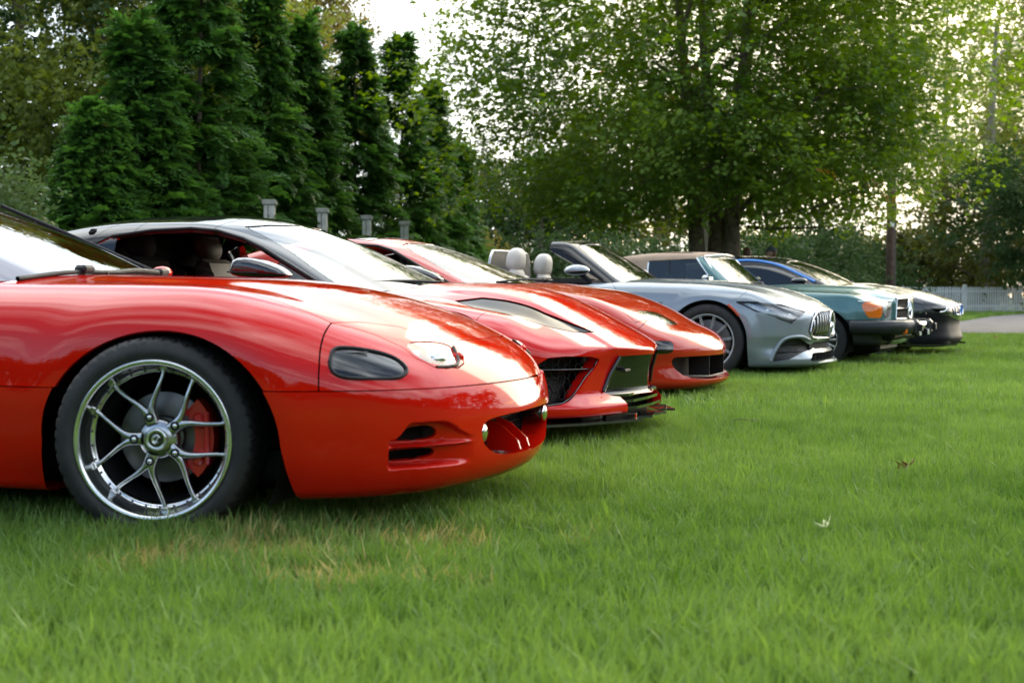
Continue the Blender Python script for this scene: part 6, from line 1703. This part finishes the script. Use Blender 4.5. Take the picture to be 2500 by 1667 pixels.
def conifer(x, y, h, rad, seed, label, n=1900):
    r = np.random.default_rng(seed); root = thing('arborvitae', label, 'tree', (x, y, 0), 0, 'conifers in the screen behind the cars')
    lean = r.normal(0, .02, 2)
    link('trunk', limb(bez([(0, 0, -.1), (lean[0] * h * .3, lean[1] * h * .3, h * .4), (lean[0] * h, lean[1] * h, h * .97)], 6), .11, .012, 8), BARK, root)
    # whorls of boughs: each carries fronds out to its tip
    nb = int(n / 7.5); t = r.random(nb) ** 1.45; z = .10 + t * (h - .12)
    prof = rad * np.clip(1 - t, 0, 1) ** .98 * (.84 + .30 * field_noise(t * 9, r.random(nb) * 6, 1.2, seed)) + .05
    az = r.uniform(0, 2 * math.pi, nb)
    P, D, B = [], [], []
    for i in range(nb):
        for q in range(8):
            u = r.uniform(.35, 1.0); a = az[i] + r.normal(0, .20); rr_ = prof[i] * u * r.uniform(.9, 1.1)
            P.append((math.cos(a) * rr_, math.sin(a) * rr_, z[i] + .16 * u * prof[i] + r.normal(0, .09) - .05)); D.append((math.cos(a), math.sin(a), .30 + r.normal(0, .25))); B.append(u)
    # leader tuft
    for q in range(26):
        a = r.uniform(0, 6.28); P.append((lean[0] * h + math.cos(a) * .05, lean[1] * h + math.sin(a) * .05, h * (.90 + .1 * r.random()))); D.append((math.cos(a), math.sin(a), 1.3)); B.append(.9)
    P, D, B = np.array(P), np.array(D), np.array(B)
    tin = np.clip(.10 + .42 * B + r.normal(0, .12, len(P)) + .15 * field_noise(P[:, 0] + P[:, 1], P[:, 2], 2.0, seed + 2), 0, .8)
    tin = np.where(r.random(len(P)) < .006, .95, tin)
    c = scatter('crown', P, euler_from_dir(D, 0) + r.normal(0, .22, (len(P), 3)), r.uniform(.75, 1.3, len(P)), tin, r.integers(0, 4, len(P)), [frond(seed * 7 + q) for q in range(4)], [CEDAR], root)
    c['kind'] = 'stuff'
    return root

def shrub(name, label, x, y, r0, h, matl, seed, n, group, leaf=(.075, .05, 'oval'), tint=(.42, .22)):
    r = np.random.default_rng(seed); root = thing(name, label, 'shrub', (x, y, 0), 0, group)
    st = []
    for k in range(7):
        a = r.uniform(0, 6.28); e = np.array([math.cos(a) * r0 * .6, math.sin(a) * r0 * .6, h * r.uniform(.6, .9)])
        st.append(limb(bez([(0, 0, -.05), e * [.3, .3, .5], e], 5), .035, .008, 5))
    link('stems', total(st), BARK, root)
    nc = max(12, n // 40); u = r.normal(0, 1, (nc, 3)); u /= np.linalg.norm(u, axis=1, keepdims=True); u[:, 2] = np.abs(u[:, 2]) * 1.2 - .25
    cen = u * (.55 + .45 * r.random(nc))[:, None] * np.array([r0, r0, h * .72]) + [0, 0, h * .30]
    P = cen[r.integers(0, nc, n)] + r.normal(0, 1, (n, 3)) * np.array([r0 * .2, r0 * .2, h * .11]); P = P[P[:, 2] > .08]
    d = P - [0, 0, h * .2]; d /= np.linalg.norm(d, axis=1, keepdims=True); d = d + r.normal(0, .5, d.shape)
    tin = np.clip(tint[0] + tint[1] * field_noise(P[:, 0], P[:, 2], 2.2, seed) + r.normal(0, .12, len(P)), 0, .8)
    tin = np.where(r.random(len(P)) < .02, .95, tin)
    c = scatter('foliage', P, euler_from_dir(d, 0), r.uniform(.8, 1.3, len(P)), tin, r.integers(0, 4, len(P)), [sprig(10, .34, *leaf, seed * 9 + q) for q in range(4)], [matl], root)
    c['kind'] = 'stuff'
    return root
def at(px, d): return (px - 1250) / 3500 * d
def env_trees():
    labs = ['conifer at the left end of the screen, half hidden by pale leaves', 'slim dark conifer second from the left in the screen', 'tallest dark green conifer, its tip above the picture edge', 'conifer right of the tallest one, behind the first stone pier',
            'conifer behind the middle stone pier', 'conifer with a tip at the edge of the open sky', 'conifer standing out pointed against the open sky', 'conifer near the right end of the screen, half behind maple twigs', 'last and shortest conifer of the screen, above the cream headrests']
    for i, (px, d, h, rd) in enumerate(((240, 22.3, 3.6, 1.5), (345, 23.6, 5.2, 1.75), (480, 25.3, 7.9, 2.05), (638, 28.0, 6.7, 1.75), (738, 30.0, 6.5, 1.65), (868, 33.0, 6.8, 1.7), (975, 35.9, 7.2, 1.7), (1055, 38.6, 6.4, 1.6), (1112, 41.0, 5.0, 1.35))):
        d *= 1.03; h *= 1.02; conifer(at(px, d), d, h, rd, 100 + i, labs[i], 2900 if i < 5 else 2300)
    broadleaf('maple', 'broad green maple with several stems, standing behind the roadster', at(1765, 30), 30, 10.6, 5.25, 5.9, MAPLE, 5, 12000, (.118, .118, 'maple'), BARK, .42, 4, (1.0, .85, 1.0), nl=13, spread=.52, low=2.45, limbs=22, thick=.50, tint=(.46, .26), gap=.60, plate=.30, tilt=.34, tipshare=.22)
    broadleaf('tree', 'yellow green tree rising behind the left conifers', at(300, 31), 31, 10.5, 2.9, 5.6, OLIVE, 21, 6200, (.14, .11, 'maple'), None, .20, 1, (1, 1, 1), 'trees behind the conifers', (.58, .2), low=.5)
    broadleaf('tree', 'brownish green tree top behind the middle conifers', at(655, 44), 44, 12.0, 2.8, 7.4, RUSTY, 22, 6000, (.15, .12, 'maple'), None, .26, 1, (1, 1, 1), 'trees behind the conifers', (.5, .22))
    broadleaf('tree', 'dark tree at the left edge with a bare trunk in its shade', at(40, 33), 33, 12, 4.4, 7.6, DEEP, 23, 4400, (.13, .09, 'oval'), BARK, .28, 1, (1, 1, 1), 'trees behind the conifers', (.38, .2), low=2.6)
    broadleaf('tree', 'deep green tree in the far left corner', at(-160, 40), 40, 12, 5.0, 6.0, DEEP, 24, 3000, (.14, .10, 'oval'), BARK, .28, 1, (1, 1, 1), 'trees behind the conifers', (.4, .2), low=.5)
    broadleaf('tree', 'olive tree crown between the tallest conifer and the sky gap', at(545, 37), 37, 11.8, 3.0, 7.0, OLIVE, 25, 4200, (.13, .10, 'maple'), None, .22, 1, (1, 1, 1), 'trees behind the conifers', (.6, .2), low=1)
    # right-hand side
    broadleaf('tree', 'loose tall tree with bare limbs right of the maple', at(2300, 74), 74, 19, 7.2, 12.0, OLIVE, 31, 2600, (.13, .10, 'maple'), BARK, .24, 1, (1, 1, .95), 'trees along the right-hand lane', (.5, .2), gap=.75, low=7.4, limbs=14, thick=.3)
    broadleaf('tree', 'leaning grey trunk and leaves above the white fence', at(2400, 69), 69, 17, 5.6, 10.5, OLIVE, 32, 2600, (.16, .13, 'maple'), BARKL, .40, 1, (1, 1, 1), 'trees along the right-hand lane', (.5, .2), low=5.6, gap=.5, lean=.03)
    broadleaf('tree', 'green tree filling the right edge of the picture', at(2590, 80), 80, 20, 6.6, 10.5, OLIVE, 33, 4600, (.20, .16, 'maple'), BARK, .28, 1, (1, 1, 1), 'trees along the right-hand lane', (.42, .2), low=4.6)
    broadleaf('tree', 'thin dark tree behind the wooden pole', at(2015, 62), 62, 13, 3.4, 9.5, FAR, 34, 900, (.14, .11, 'maple'), BARK, .20, 1, (1, 1, 1), 'trees along the right-hand lane', (.5, .2), gap=.55, low=5.2, limbs=12, lean=-.04)
    broadleaf('tree', 'pale trunk just left of the maple stems', at(1712, 37), 37, 12, 3.6, 8.0, MAPLE, 35, 1800, (.12, .10, 'maple'), BARKL, .30, 1, (1, 1, 1), None, (.45, .2), low=3.4, limbs=8)
    k = 0
    for px, d, h, cr, mt, lb in ((1180, 66, 8.0, 3.4, FAR, 'yellowing far tree in the gap right of the conifers'), (1320, 58, 7.0, 3.6, DEEP, 'dark far tree behind the white headrests'), (1450, 62, 8.5, 3.8, FAR, 'far tree behind the roadster windscreen'),
                          (1600, 64, 9.5, 4.0, FAR, 'far tree behind the left maple boughs'), (1860, 70, 4.0, 3.0, FAR, 'low far tree in the bright gap right of the maple'), (2080, 74, 3.9, 3.2, FAR, 'low glowing far tree left of the pole'),
                          (2270, 72, 4.8, 3.2, FAR, 'backlit yellow far tree right of the pole'), (2420, 68, 8.5, 3.8, FAR, 'far tree behind the leaning grey trunk'), (2540, 62, 9.0, 3.8, DEEP, 'dark far tree at the right edge'), (1040, 62, 7.5, 3.2, FAR, 'far tree behind the last conifers')):
        broadleaf('far_tree', lb, at(px, d), d, h, cr, h * .52, mt, 50 + k, 1500, (.20, .15, 'oval'), BARK, .20, 1, (1, 1, 1), 'trees in the far background', (.5, .25), nl=9, spread=.55, low=.4, limbs=6, depth=1, gap=.25); k += 1
    k = 0
    for px, d, r0, h, lb in ((1830, 42, 2.2, 2.6, 'dark bush behind the two heads'), (1930, 45, 2.4, 3.1, 'large dark bush above the dark coupe roof'), (1995, 48, 2.1, 3.2, 'dark bush just left of the wooden pole'), (2085, 60, 2.3, 3.3, 'dark bush just behind the wooden pole'),
                          (2255, 75, 2.8, 3.8, 'dark bush behind the left end of the white fence'), (2340, 76, 2.6, 4.0, 'dark bush behind the white fence post'), (2480, 76, 2.8, 4.2, 'dark bush behind the right end of the white fence'), (1640, 46, 2.2, 2.4, 'dark bush behind the tan soft top'),
                          (1530, 47, 2.2, 2.5, 'green bush behind the roadster windscreen'), (1400, 50, 2.4, 2.9, 'dark bush behind the roadster mirror'), (1290, 52, 2.2, 2.8, 'dark bush between the white headrests'), (1190, 50, 1.8, 2.6, 'reddish bush behind the wind blocker')):
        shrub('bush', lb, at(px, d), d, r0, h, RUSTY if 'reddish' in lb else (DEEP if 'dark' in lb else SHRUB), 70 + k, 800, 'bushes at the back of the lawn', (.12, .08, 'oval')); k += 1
    shrub('bush', 'light green bush at the left edge above the nearest windscreen', at(5, 19.5), 19.5, .85, 2.45, SHRUB, 90, 900, None, (.085, .055, 'oval'), (.6, .2))
    shrub('bush', 'small low tree with drooping leaves at the right edge above the fence', at(2485, 71), 71, 2.0, 4.2, RUSTY, 91, 700, None, (.11, .08, 'oval'), (.45, .2))
    # a wood behind the photographer: only mirrored in paint and glass
    r = np.random.default_rng(77); n = 9000; a = r.uniform(R(150), R(400), n); a = np.where(r.random(n) < .5, a, r.uniform(R(165), R(375), n))
    hm = 6.5 + 3.5 * field_noise(a * 9, a * 0, 1.3, 5) + 2.0 * field_noise(a * 30, a * 0, 1.1, 6); z = hm * r.random(n) ** .7
    dd = 34 + r.normal(0, 3, n)
    P = np.stack([np.cos(a) * dd, np.sin(a) * dd, z], 1)
    w = scatter('woodland', P, np.stack([r.normal(0, .6, n), r.normal(0, .6, n), r.uniform(0, 6.28, n)], 1), r.uniform(2.6, 4.4, n), np.clip(.35 + r.normal(0, .2, n), 0, .8), r.integers(0, 4, n), [sprig(12, .36, .16, .12, 'oval', 900 + q) for q in range(4)], [DEEP])
    tag(w, 'dark wood behind the viewpoint, seen only mirrored in the cars', 'wood', kind='stuff')
# ------------------------------------------------------------------ fence, piers, pole, wires, fallen leaves, people
WHITE = mat('white painted wood', (0.74, 0.75, 0.76), 0.55); noise_into(WHITE, 'Base Color', 3, (0.74, 0.76, 0.78), (0.84, 0.85, 0.86), 6)
STONE = mat('pale cast stone', (0.60, 0.58, 0.54), 0.85); noise_into(STONE, 'Base Color', 6, (0.48, 0.465, 0.43), (0.68, 0.665, 0.63), 9); add_bump(STONE, 60, .35, .006)
CAPST = mat('weathered cap stone', (0.30, 0.285, 0.26), 0.9); noise_into(CAPST, 'Base Color', 9, (0.28, 0.265, 0.24), (0.47, 0.455, 0.43), 9)
RELIEF = mat('grey relief panel', (0.20, 0.195, 0.18), 0.85); noise_into(RELIEF, 'Base Color', 12, (0.13, 0.125, 0.115), (0.27, 0.26, 0.245), 8); add_bump(RELIEF, 18, .8, .02)
POLE = mat('brown weathered pole', (0.085, 0.055, 0.042), 0.85, spec=.2); noise_into(POLE, 'Base Color', 7, (0.055, 0.036, 0.028), (0.12, 0.08, 0.062), 8)
WIRE = mat('dark cable', (0.03, 0.03, 0.03), 0.5)

def build_fence():
    # straight run behind the drive, facing the camera
    y0, x0, x1 = 64.5, 15.8, 29.0
    root = thing('picket_fence', 'white picket fence with square posts beyond the drive at the right', 'fence', ((x0 + x1) / 2, y0, 0))
    hx = (x1 - x0) / 2
    for z in (.32, .98): link('rail', box((0, .035, z), (2 * hx, .04, .09), .006), WHITE, root)
    pk = prism([(-.034, .05), (.034, .05), (.034, 1.13), (.018, 1.17), (0, 1.185), (-.018, 1.17), (-.034, 1.13)], -.012, .010, 'y')
    first = None; posts = (-hx + 1.75, -hx + 4.55, -hx + 7.35, -hx + 10.15)
    r = np.random.default_rng(4); n = int(2 * hx / .107)
    for i in range(n):
        x = -hx + .05 + i * .107
        if any(abs(x - p) < .09 for p in posts): continue
        if first is None: o = first = link('picket', pk, WHITE, root)
        else: o = first.copy(); COL.objects.link(o)
        o.location = (x, 0, r.normal(0, .006)); o.rotation_euler = (0, r.normal(0, .006), 0)
    f2 = None
    for p in posts:
        if f2 is None:
            o = f2 = link('post', box((0, .02, .60), (.13, .13, 1.24), .008), WHITE, root)
            link('post_cap', total([box((0, .02, 1.235), (.17, .17, .03), .008), box((0, .02, 1.265), (.12, .12, .04), .015)]), WHITE, o)
        else: o = copy_part(f2, root)
        o.location = (p, 0, 0)

def build_piers():
    lab = ['stone pier farthest left, just beyond the black car roof', 'second stone pier from the left, between two conifers', 'third stone pier, standing clear with its grey relief panel', 'fourth stone pier, nearly hidden in the conifers', 'fifth stone pier, glimpsed between conifer boughs', 'last stone pier at the end of the conifer screen']
    first = None
    for i in range(4):
        d = 25.9 + 2.53 * i; x = -4.37 + .62 * i
        if first is None:
            root = thing('stone_pier', lab[0], 'pier', (x, d, 0), R(4), 'stone piers along the conifer screen')
            W, D, Ht = .19, .28, 2.41
            first = root
            zs = np.linspace(0, Ht, 8)
            st = None
            for k in range(7):
                za, zb = zs[k] + .004, zs[k + 1] - .004
                top = k == 6
                segs = [(-W / 2, W / 2)] if k == 0 else ([(-W / 2, -.02), (-.012, W / 2)] if top else [(-W / 2, -W / 2 + .042), (W / 2 - .042, W / 2)])
                for xa, xb in segs: link('stone', box(((xa + xb) / 2, 0, (za + zb) / 2), (xb - xa - .004, D, zb - za), .006), STONE, root)
            link('panel', box((0, .03, Ht * .5), (W - .07, D - .10, Ht - .02), .004), RELIEF, root)
            link('relief', total([xf(ellipsoid((0, 0, 0), (.045, .030, .055)), (.0, -D / 2 + .075, 1.86)), xf(ellipsoid((0, 0, 0), (.060, .030, .18)), (.005, -D / 2 + .080, 1.62)), tube(bez([(-.05, -D / 2 + .07, 1.75), (-.02, -D / 2 + .05, 1.60), (.05, -D / 2 + .07, 1.52)], 5), .018, 6)]), RELIEF, root)
            link('cap', box((0, 0, Ht + .045), (W + .06, D + .07, .09), .012), CAPST, root)
        else:
            root = copy_part(first, None); root.location = (x, d, 0); root['label'] = lab[i]

def build_pole():
    d = 43; root = thing('utility_pole', 'brown wooden utility pole with a small white tag', 'pole', (at(2172, d), d, 0))
    link('shaft', tube(bez([(0, 0, -.3), (.01, 0, 4), (.0, 0, 9.5)], 6), np.linspace(.135, .10, 13) if False else .125, 12), POLE, root)
    link('tag', box((.02, -.125, 2.92), (.12, .008, .16), .002), WHITE, root)
    link('crossarm', box((0, -.05, 8.9), (2.2, .09, .12), .01), POLE, root)
    link('conduit', tube([(.13, -.04, 0), (.125, -.04, 4.5)], .025, 6), WIRE, root)
    for i, (zz, lb) in enumerate(((4.75, 'upper cable with clamps crossing behind the headrests'), (4.35, 'middle thin cable crossing behind the headrests'), (3.75, 'lowest thin cable crossing behind the headrests'))):
        D = 80; p = [(at(1090, D) , D, zz + .05), (at(1300, D), D, zz - .03), (at(1480, D), D, zz), (at(1700, D), D, zz + .1)]
        o = link('cable', tube(bez(p, 6), .016, 5), WIRE); tag(o, lb, 'cable', 'cables behind the trees')
        if i == 0:
            for px in (1318, 1338): link('clamp', xf(ellipsoid((0, 0, 0), (.07, .05, .05), 10, 6), (at(px, D), D - .03, zz + .02)), WHITE, o)
    o = link('cable', tube(bez([(at(-60, 29), 29, 4.05), (at(60, 29), 29, 3.93), (at(180, 29), 29, 3.80)], 5), .010, 5), WIRE); tag(o, 'sagging dark cable in the shade at the left edge', 'cable')

def build_litter():
    LEAFB = mat('dry brown leaf', (0.20, 0.055, 0.022), 0.6); noise_into(LEAFB, 'Base Color', 40, (0.13, 0.035, 0.015), (0.30, 0.10, 0.04), 4)
    LEAFP = mat('pale dry leaf', (0.42, 0.42, 0.22), 0.6)
    def curled(L, seed):
        r = np.random.default_rng(seed); P, F = leaf_shape(L, L * .95, 'maple'); P = np.array(P)
        # subdivide the lobes by hand: a curl about the midrib
        P[:, 2] += 1.6 * P[:, 1] ** 2 / L + .5 * np.maximum(P[:, 0] - .4 * L, 0) ** 2 / L * 2
        T = []; 
        for f in F:
            for i in range(1, len(f) - 1): T.append((f[0], f[i], f[i + 1]))
        n = np.zeros_like(P); n[:, 2] = 1
        up = Surf(P, n, None, np.array(T)); st = tube([(-.5 * L, .02 * L, .12 * L), (-.2 * L, 0, .03 * L), (0, 0, 0)], .0016, 4)
        return orient(up), st
    for (px, py, L, lb, m, sd, nm) in ((2215, 1152, .075, 'curled brown maple leaf lying on the lawn at the right', LEAFB, 1, 'fallen_leaf'), (2022, 1300, .060, 'pale yellowish leaf sunk in the lawn, nearest the camera', LEAFP, 2, 'fallen_leaf'), (2436, 826, .12, 'small brown leaf near the edge of the drive', LEAFB, 3, 'fallen_leaf')):
        d = .778 * 3500 / (py - 722) * .93; up, st = curled(L, sd)
        o = link(nm, xf(up, (0, 0, 0)), m); tag(o, lb, 'leaf'); o.location = (at(px, d), d, .068); o.rotation_euler = (R(-28), R(12 * (sd - 2)), R(40 * sd))
        link('stalk', st, m, o)
        if sd == 1:
            u2, s2 = curled(L * .8, 9); q = link('blade', xf(u2, (.012, -.012, .012), rz=2.2, rx=.9), m, o)
    o = link('twig', tube(bez([(0, 0, 0), (.06, .01, .012), (.12, -.005, .004), (.17, .01, .010)], 4), .0035, 5), BARK); tag(o, 'short dark twig lying in the grass', 'twig'); d = 8.2; o.location = (at(1782, d), d, .06)

def skin_body(name, J, E, Rr, m, parent, root_i=0):
    """one continuous body grown over a skeleton"""
    me = bpy.data.meshes.new(name); me.from_pydata(J, E, []); o = bpy.data.objects.new(name, me); COL.objects.link(o); o.parent = parent
    sk = o.modifiers.new('skin', 'SKIN'); sk.use_smooth_shade = True
    if not me.skin_vertices: me.skin_vertices.new()
    for i, r in enumerate(Rr):
        v = me.skin_vertices[0].data[i]; v.radius = r if isinstance(r, tuple) else (r, r); v.use_root = (i == root_i)
    sb = o.modifiers.new('sub', 'SUBSURF'); sb.levels = 1; sb.render_levels = 1
    me.materials.append(m); return o
def build_person(px, d, z_eye, heading, label, shirt, hairc, cap=None):
    root = thing('person', label, 'person', (at(px, d), d, 0), heading, 'people standing behind the cars')
    k = (z_eye + .11) / 1.74
    SKIN = mat('skin', (0.42, 0.24, 0.17), .5); HAIR = mat('hair', hairc, .6); SH = mat('shirt', shirt, .8); TR = mat('trousers', (.04, .045, .06), .85); SHOE = mat('shoe', (.03, .03, .03), .6)
    S = lambda L: [tuple(c * k for c in p) for p in L]
    J = S([(0, 0, .93), (0, 0, 1.12), (.01, 0, 1.30), (.01, 0, 1.43), (.02, 0, 1.50), (.035, 0, 1.58),
           (0, .19, 1.40), (-.01, .235, 1.15), (.05, .25, .92), (.08, .25, .82), (0, -.19, 1.40), (-.01, -.235, 1.15), (.05, -.25, .92), (.08, -.25, .82),
           (0, .10, .90), (.01, .11, .50), (-.02, .12, .09), (.11, .13, .04), (0, -.10, .90), (.01, -.11, .50), (-.02, -.12, .09), (.11, -.13, .04)])
    E = [(0, 1), (1, 2), (2, 3), (3, 4), (4, 5), (3, 6), (6, 7), (7, 8), (8, 9), (3, 10), (10, 11), (11, 12), (12, 13), (0, 14), (14, 15), (15, 16), (16, 17), (0, 18), (18, 19), (19, 20), (20, 21)]
    Rr = [(.10, .15), (.095, .135), (.105, .155), (.075, .11), .055, .06, .062, .045, .034, .040, .062, .045, .034, .040, .085, .060, .042, .036, .085, .060, .042, .036]
    skin_body('body', J, E, Rr, SKIN, root)
    hd = lambda x, y, z: smin(np.sqrt((x / .098) ** 2 + (y / .076) ** 2 + ((z - .02) / .112) ** 2) * .09 - .09, np.sqrt(((x - .03) / .075) ** 2 + (y / .058) ** 2 + ((z + .075) / .06) ** 2) * .06 - .06, .03)
    nose = lambda x, y, z: np.sqrt(((x - .098) / .022) ** 2 + (y / .015) ** 2 + ((z + .015) / .03) ** 2) * .015 - .015
    f = lambda x, y, z: smin(hd(x, y, z), nose(x, y, z), .012)
    h = surface_net(f, (-.13, -.1, -.16), (.14, .1, .15), .011); c = np.array((.03, 0, 1.645)) * k
    H_ = link('head', Surf(h.V * k + c, h.N, h.Q), SKIN, root)
    for s_ in (-1, 1):
        link('ear', xf(ellipsoid((0, 0, 0), (.022, .010, .032), 10, 6), tuple(c + np.array((-.005, s_ * .078, -.005)) * k)), SKIN, H_)
        link('eye', xf(ellipsoid((0, 0, 0), (.008, .012, .009), 10, 6), tuple(c + np.array((.088, s_ * .030, .012)) * k)), BLKPLAST, H_)
    link('mouth', xf(ellipsoid((0, 0, 0), (.006, .022, .005), 10, 6), tuple(c + np.array((.095, 0, -.070)) * k)), REDLEATHER, H_)
    hair = h.offset(.010).clip(lambda V: np.where(V[:, 2] > .035, -V[:, 2] + .035 + np.maximum(V[:, 0] - .06, 0) * 3, V[:, 0] + .015)) 
    link('hair', Surf(hair.V * k + c, hair.N, hair.Q, hair.T), HAIR, H_)
    if cap is not None:
        CM = mat('cap cloth', cap, .8)
        cp = h.offset(.017).clip(lambda V: .040 - V[:, 2])
        C_ = link('cap', Surf(cp.V * k + c, cp.N, cp.Q, cp.T), CM, H_)
        link('cap_peak', xf(prism([(.06, -.07), (.12, -.066), (.175, -.035), (.185, 0), (.175, .035), (.12, .066), (.06, .07)], .0, .008, 'z'), tuple(c + np.array((0, 0, .042)) * k), ry=.18), CM, C_)
    tor = lambda x, y, z: np.sqrt((x / .15) ** 2 + (y / (.225 - .05 * np.clip((1.3 - z) / .4, 0, 1))) ** 2 + ((z - 1.2) / .34) ** 4) * .15 - .15
    t = surface_net(tor, (-.2, -.27, .8), (.2, .27, 1.6), .03); link('shirt', Surf(t.V * k, t.N, t.Q), SH, root)
    for s_ in (-1, 1):
        link('sleeve', tube(np.array([(0, s_ * .17, 1.42), (-.004, s_ * .215, 1.28), (-.008, s_ * .238, 1.14)]) * k, np.array([.085, .075, .065]) * k, 12), SH, root)
        link('trouser_leg', tube(np.array([(0, s_ * .09, .98), (.01, s_ * .108, .52), (-.015, s_ * .12, .07)]) * k, np.array([.125, .092, .075]) * k, 12), TR, root)
        link('shoe', box(tuple(np.array((.06, s_ * .125, .04)) * k), (.28 * k, .10 * k, .085 * k), .03), SHOE, root)
        for q in range(5):
            b = np.array((.085 + .012 * q - .03, s_ * (.25 + .004 * abs(q - 2)), .80)) * k; tip = b + np.array((.012, -s_ * .006, -(.055, .075, .082, .076, .060)[q])) * k
            link('finger', tube(bez([b + np.array((0, 0, .02)), (b + tip) / 2 + np.array((.008, 0, 0)), tip], 3), .009 * k, 6), SKIN, root)
def build_people():
    build_person(1886, 28.5, 1.60, R(170), 'person in a grey cap standing beyond the dark coupe roof', (.10, .11, .13), (.10, .04, .02), (.06, .065, .075))
    build_person(1824, 29.0, 1.60, R(100), 'bare-headed person with brown hair, left of the one in a cap', (.22, .10, .08), (.11, .045, .025))
# ------------------------------------------------------------------ build
env_ground()
build_car1(); build_car2(); build_car3(); build_car4(); build_car5(); build_car6()
env_trees(); build_fence(); build_piers(); build_pole(); build_people(); build_litter(); env_lawn()
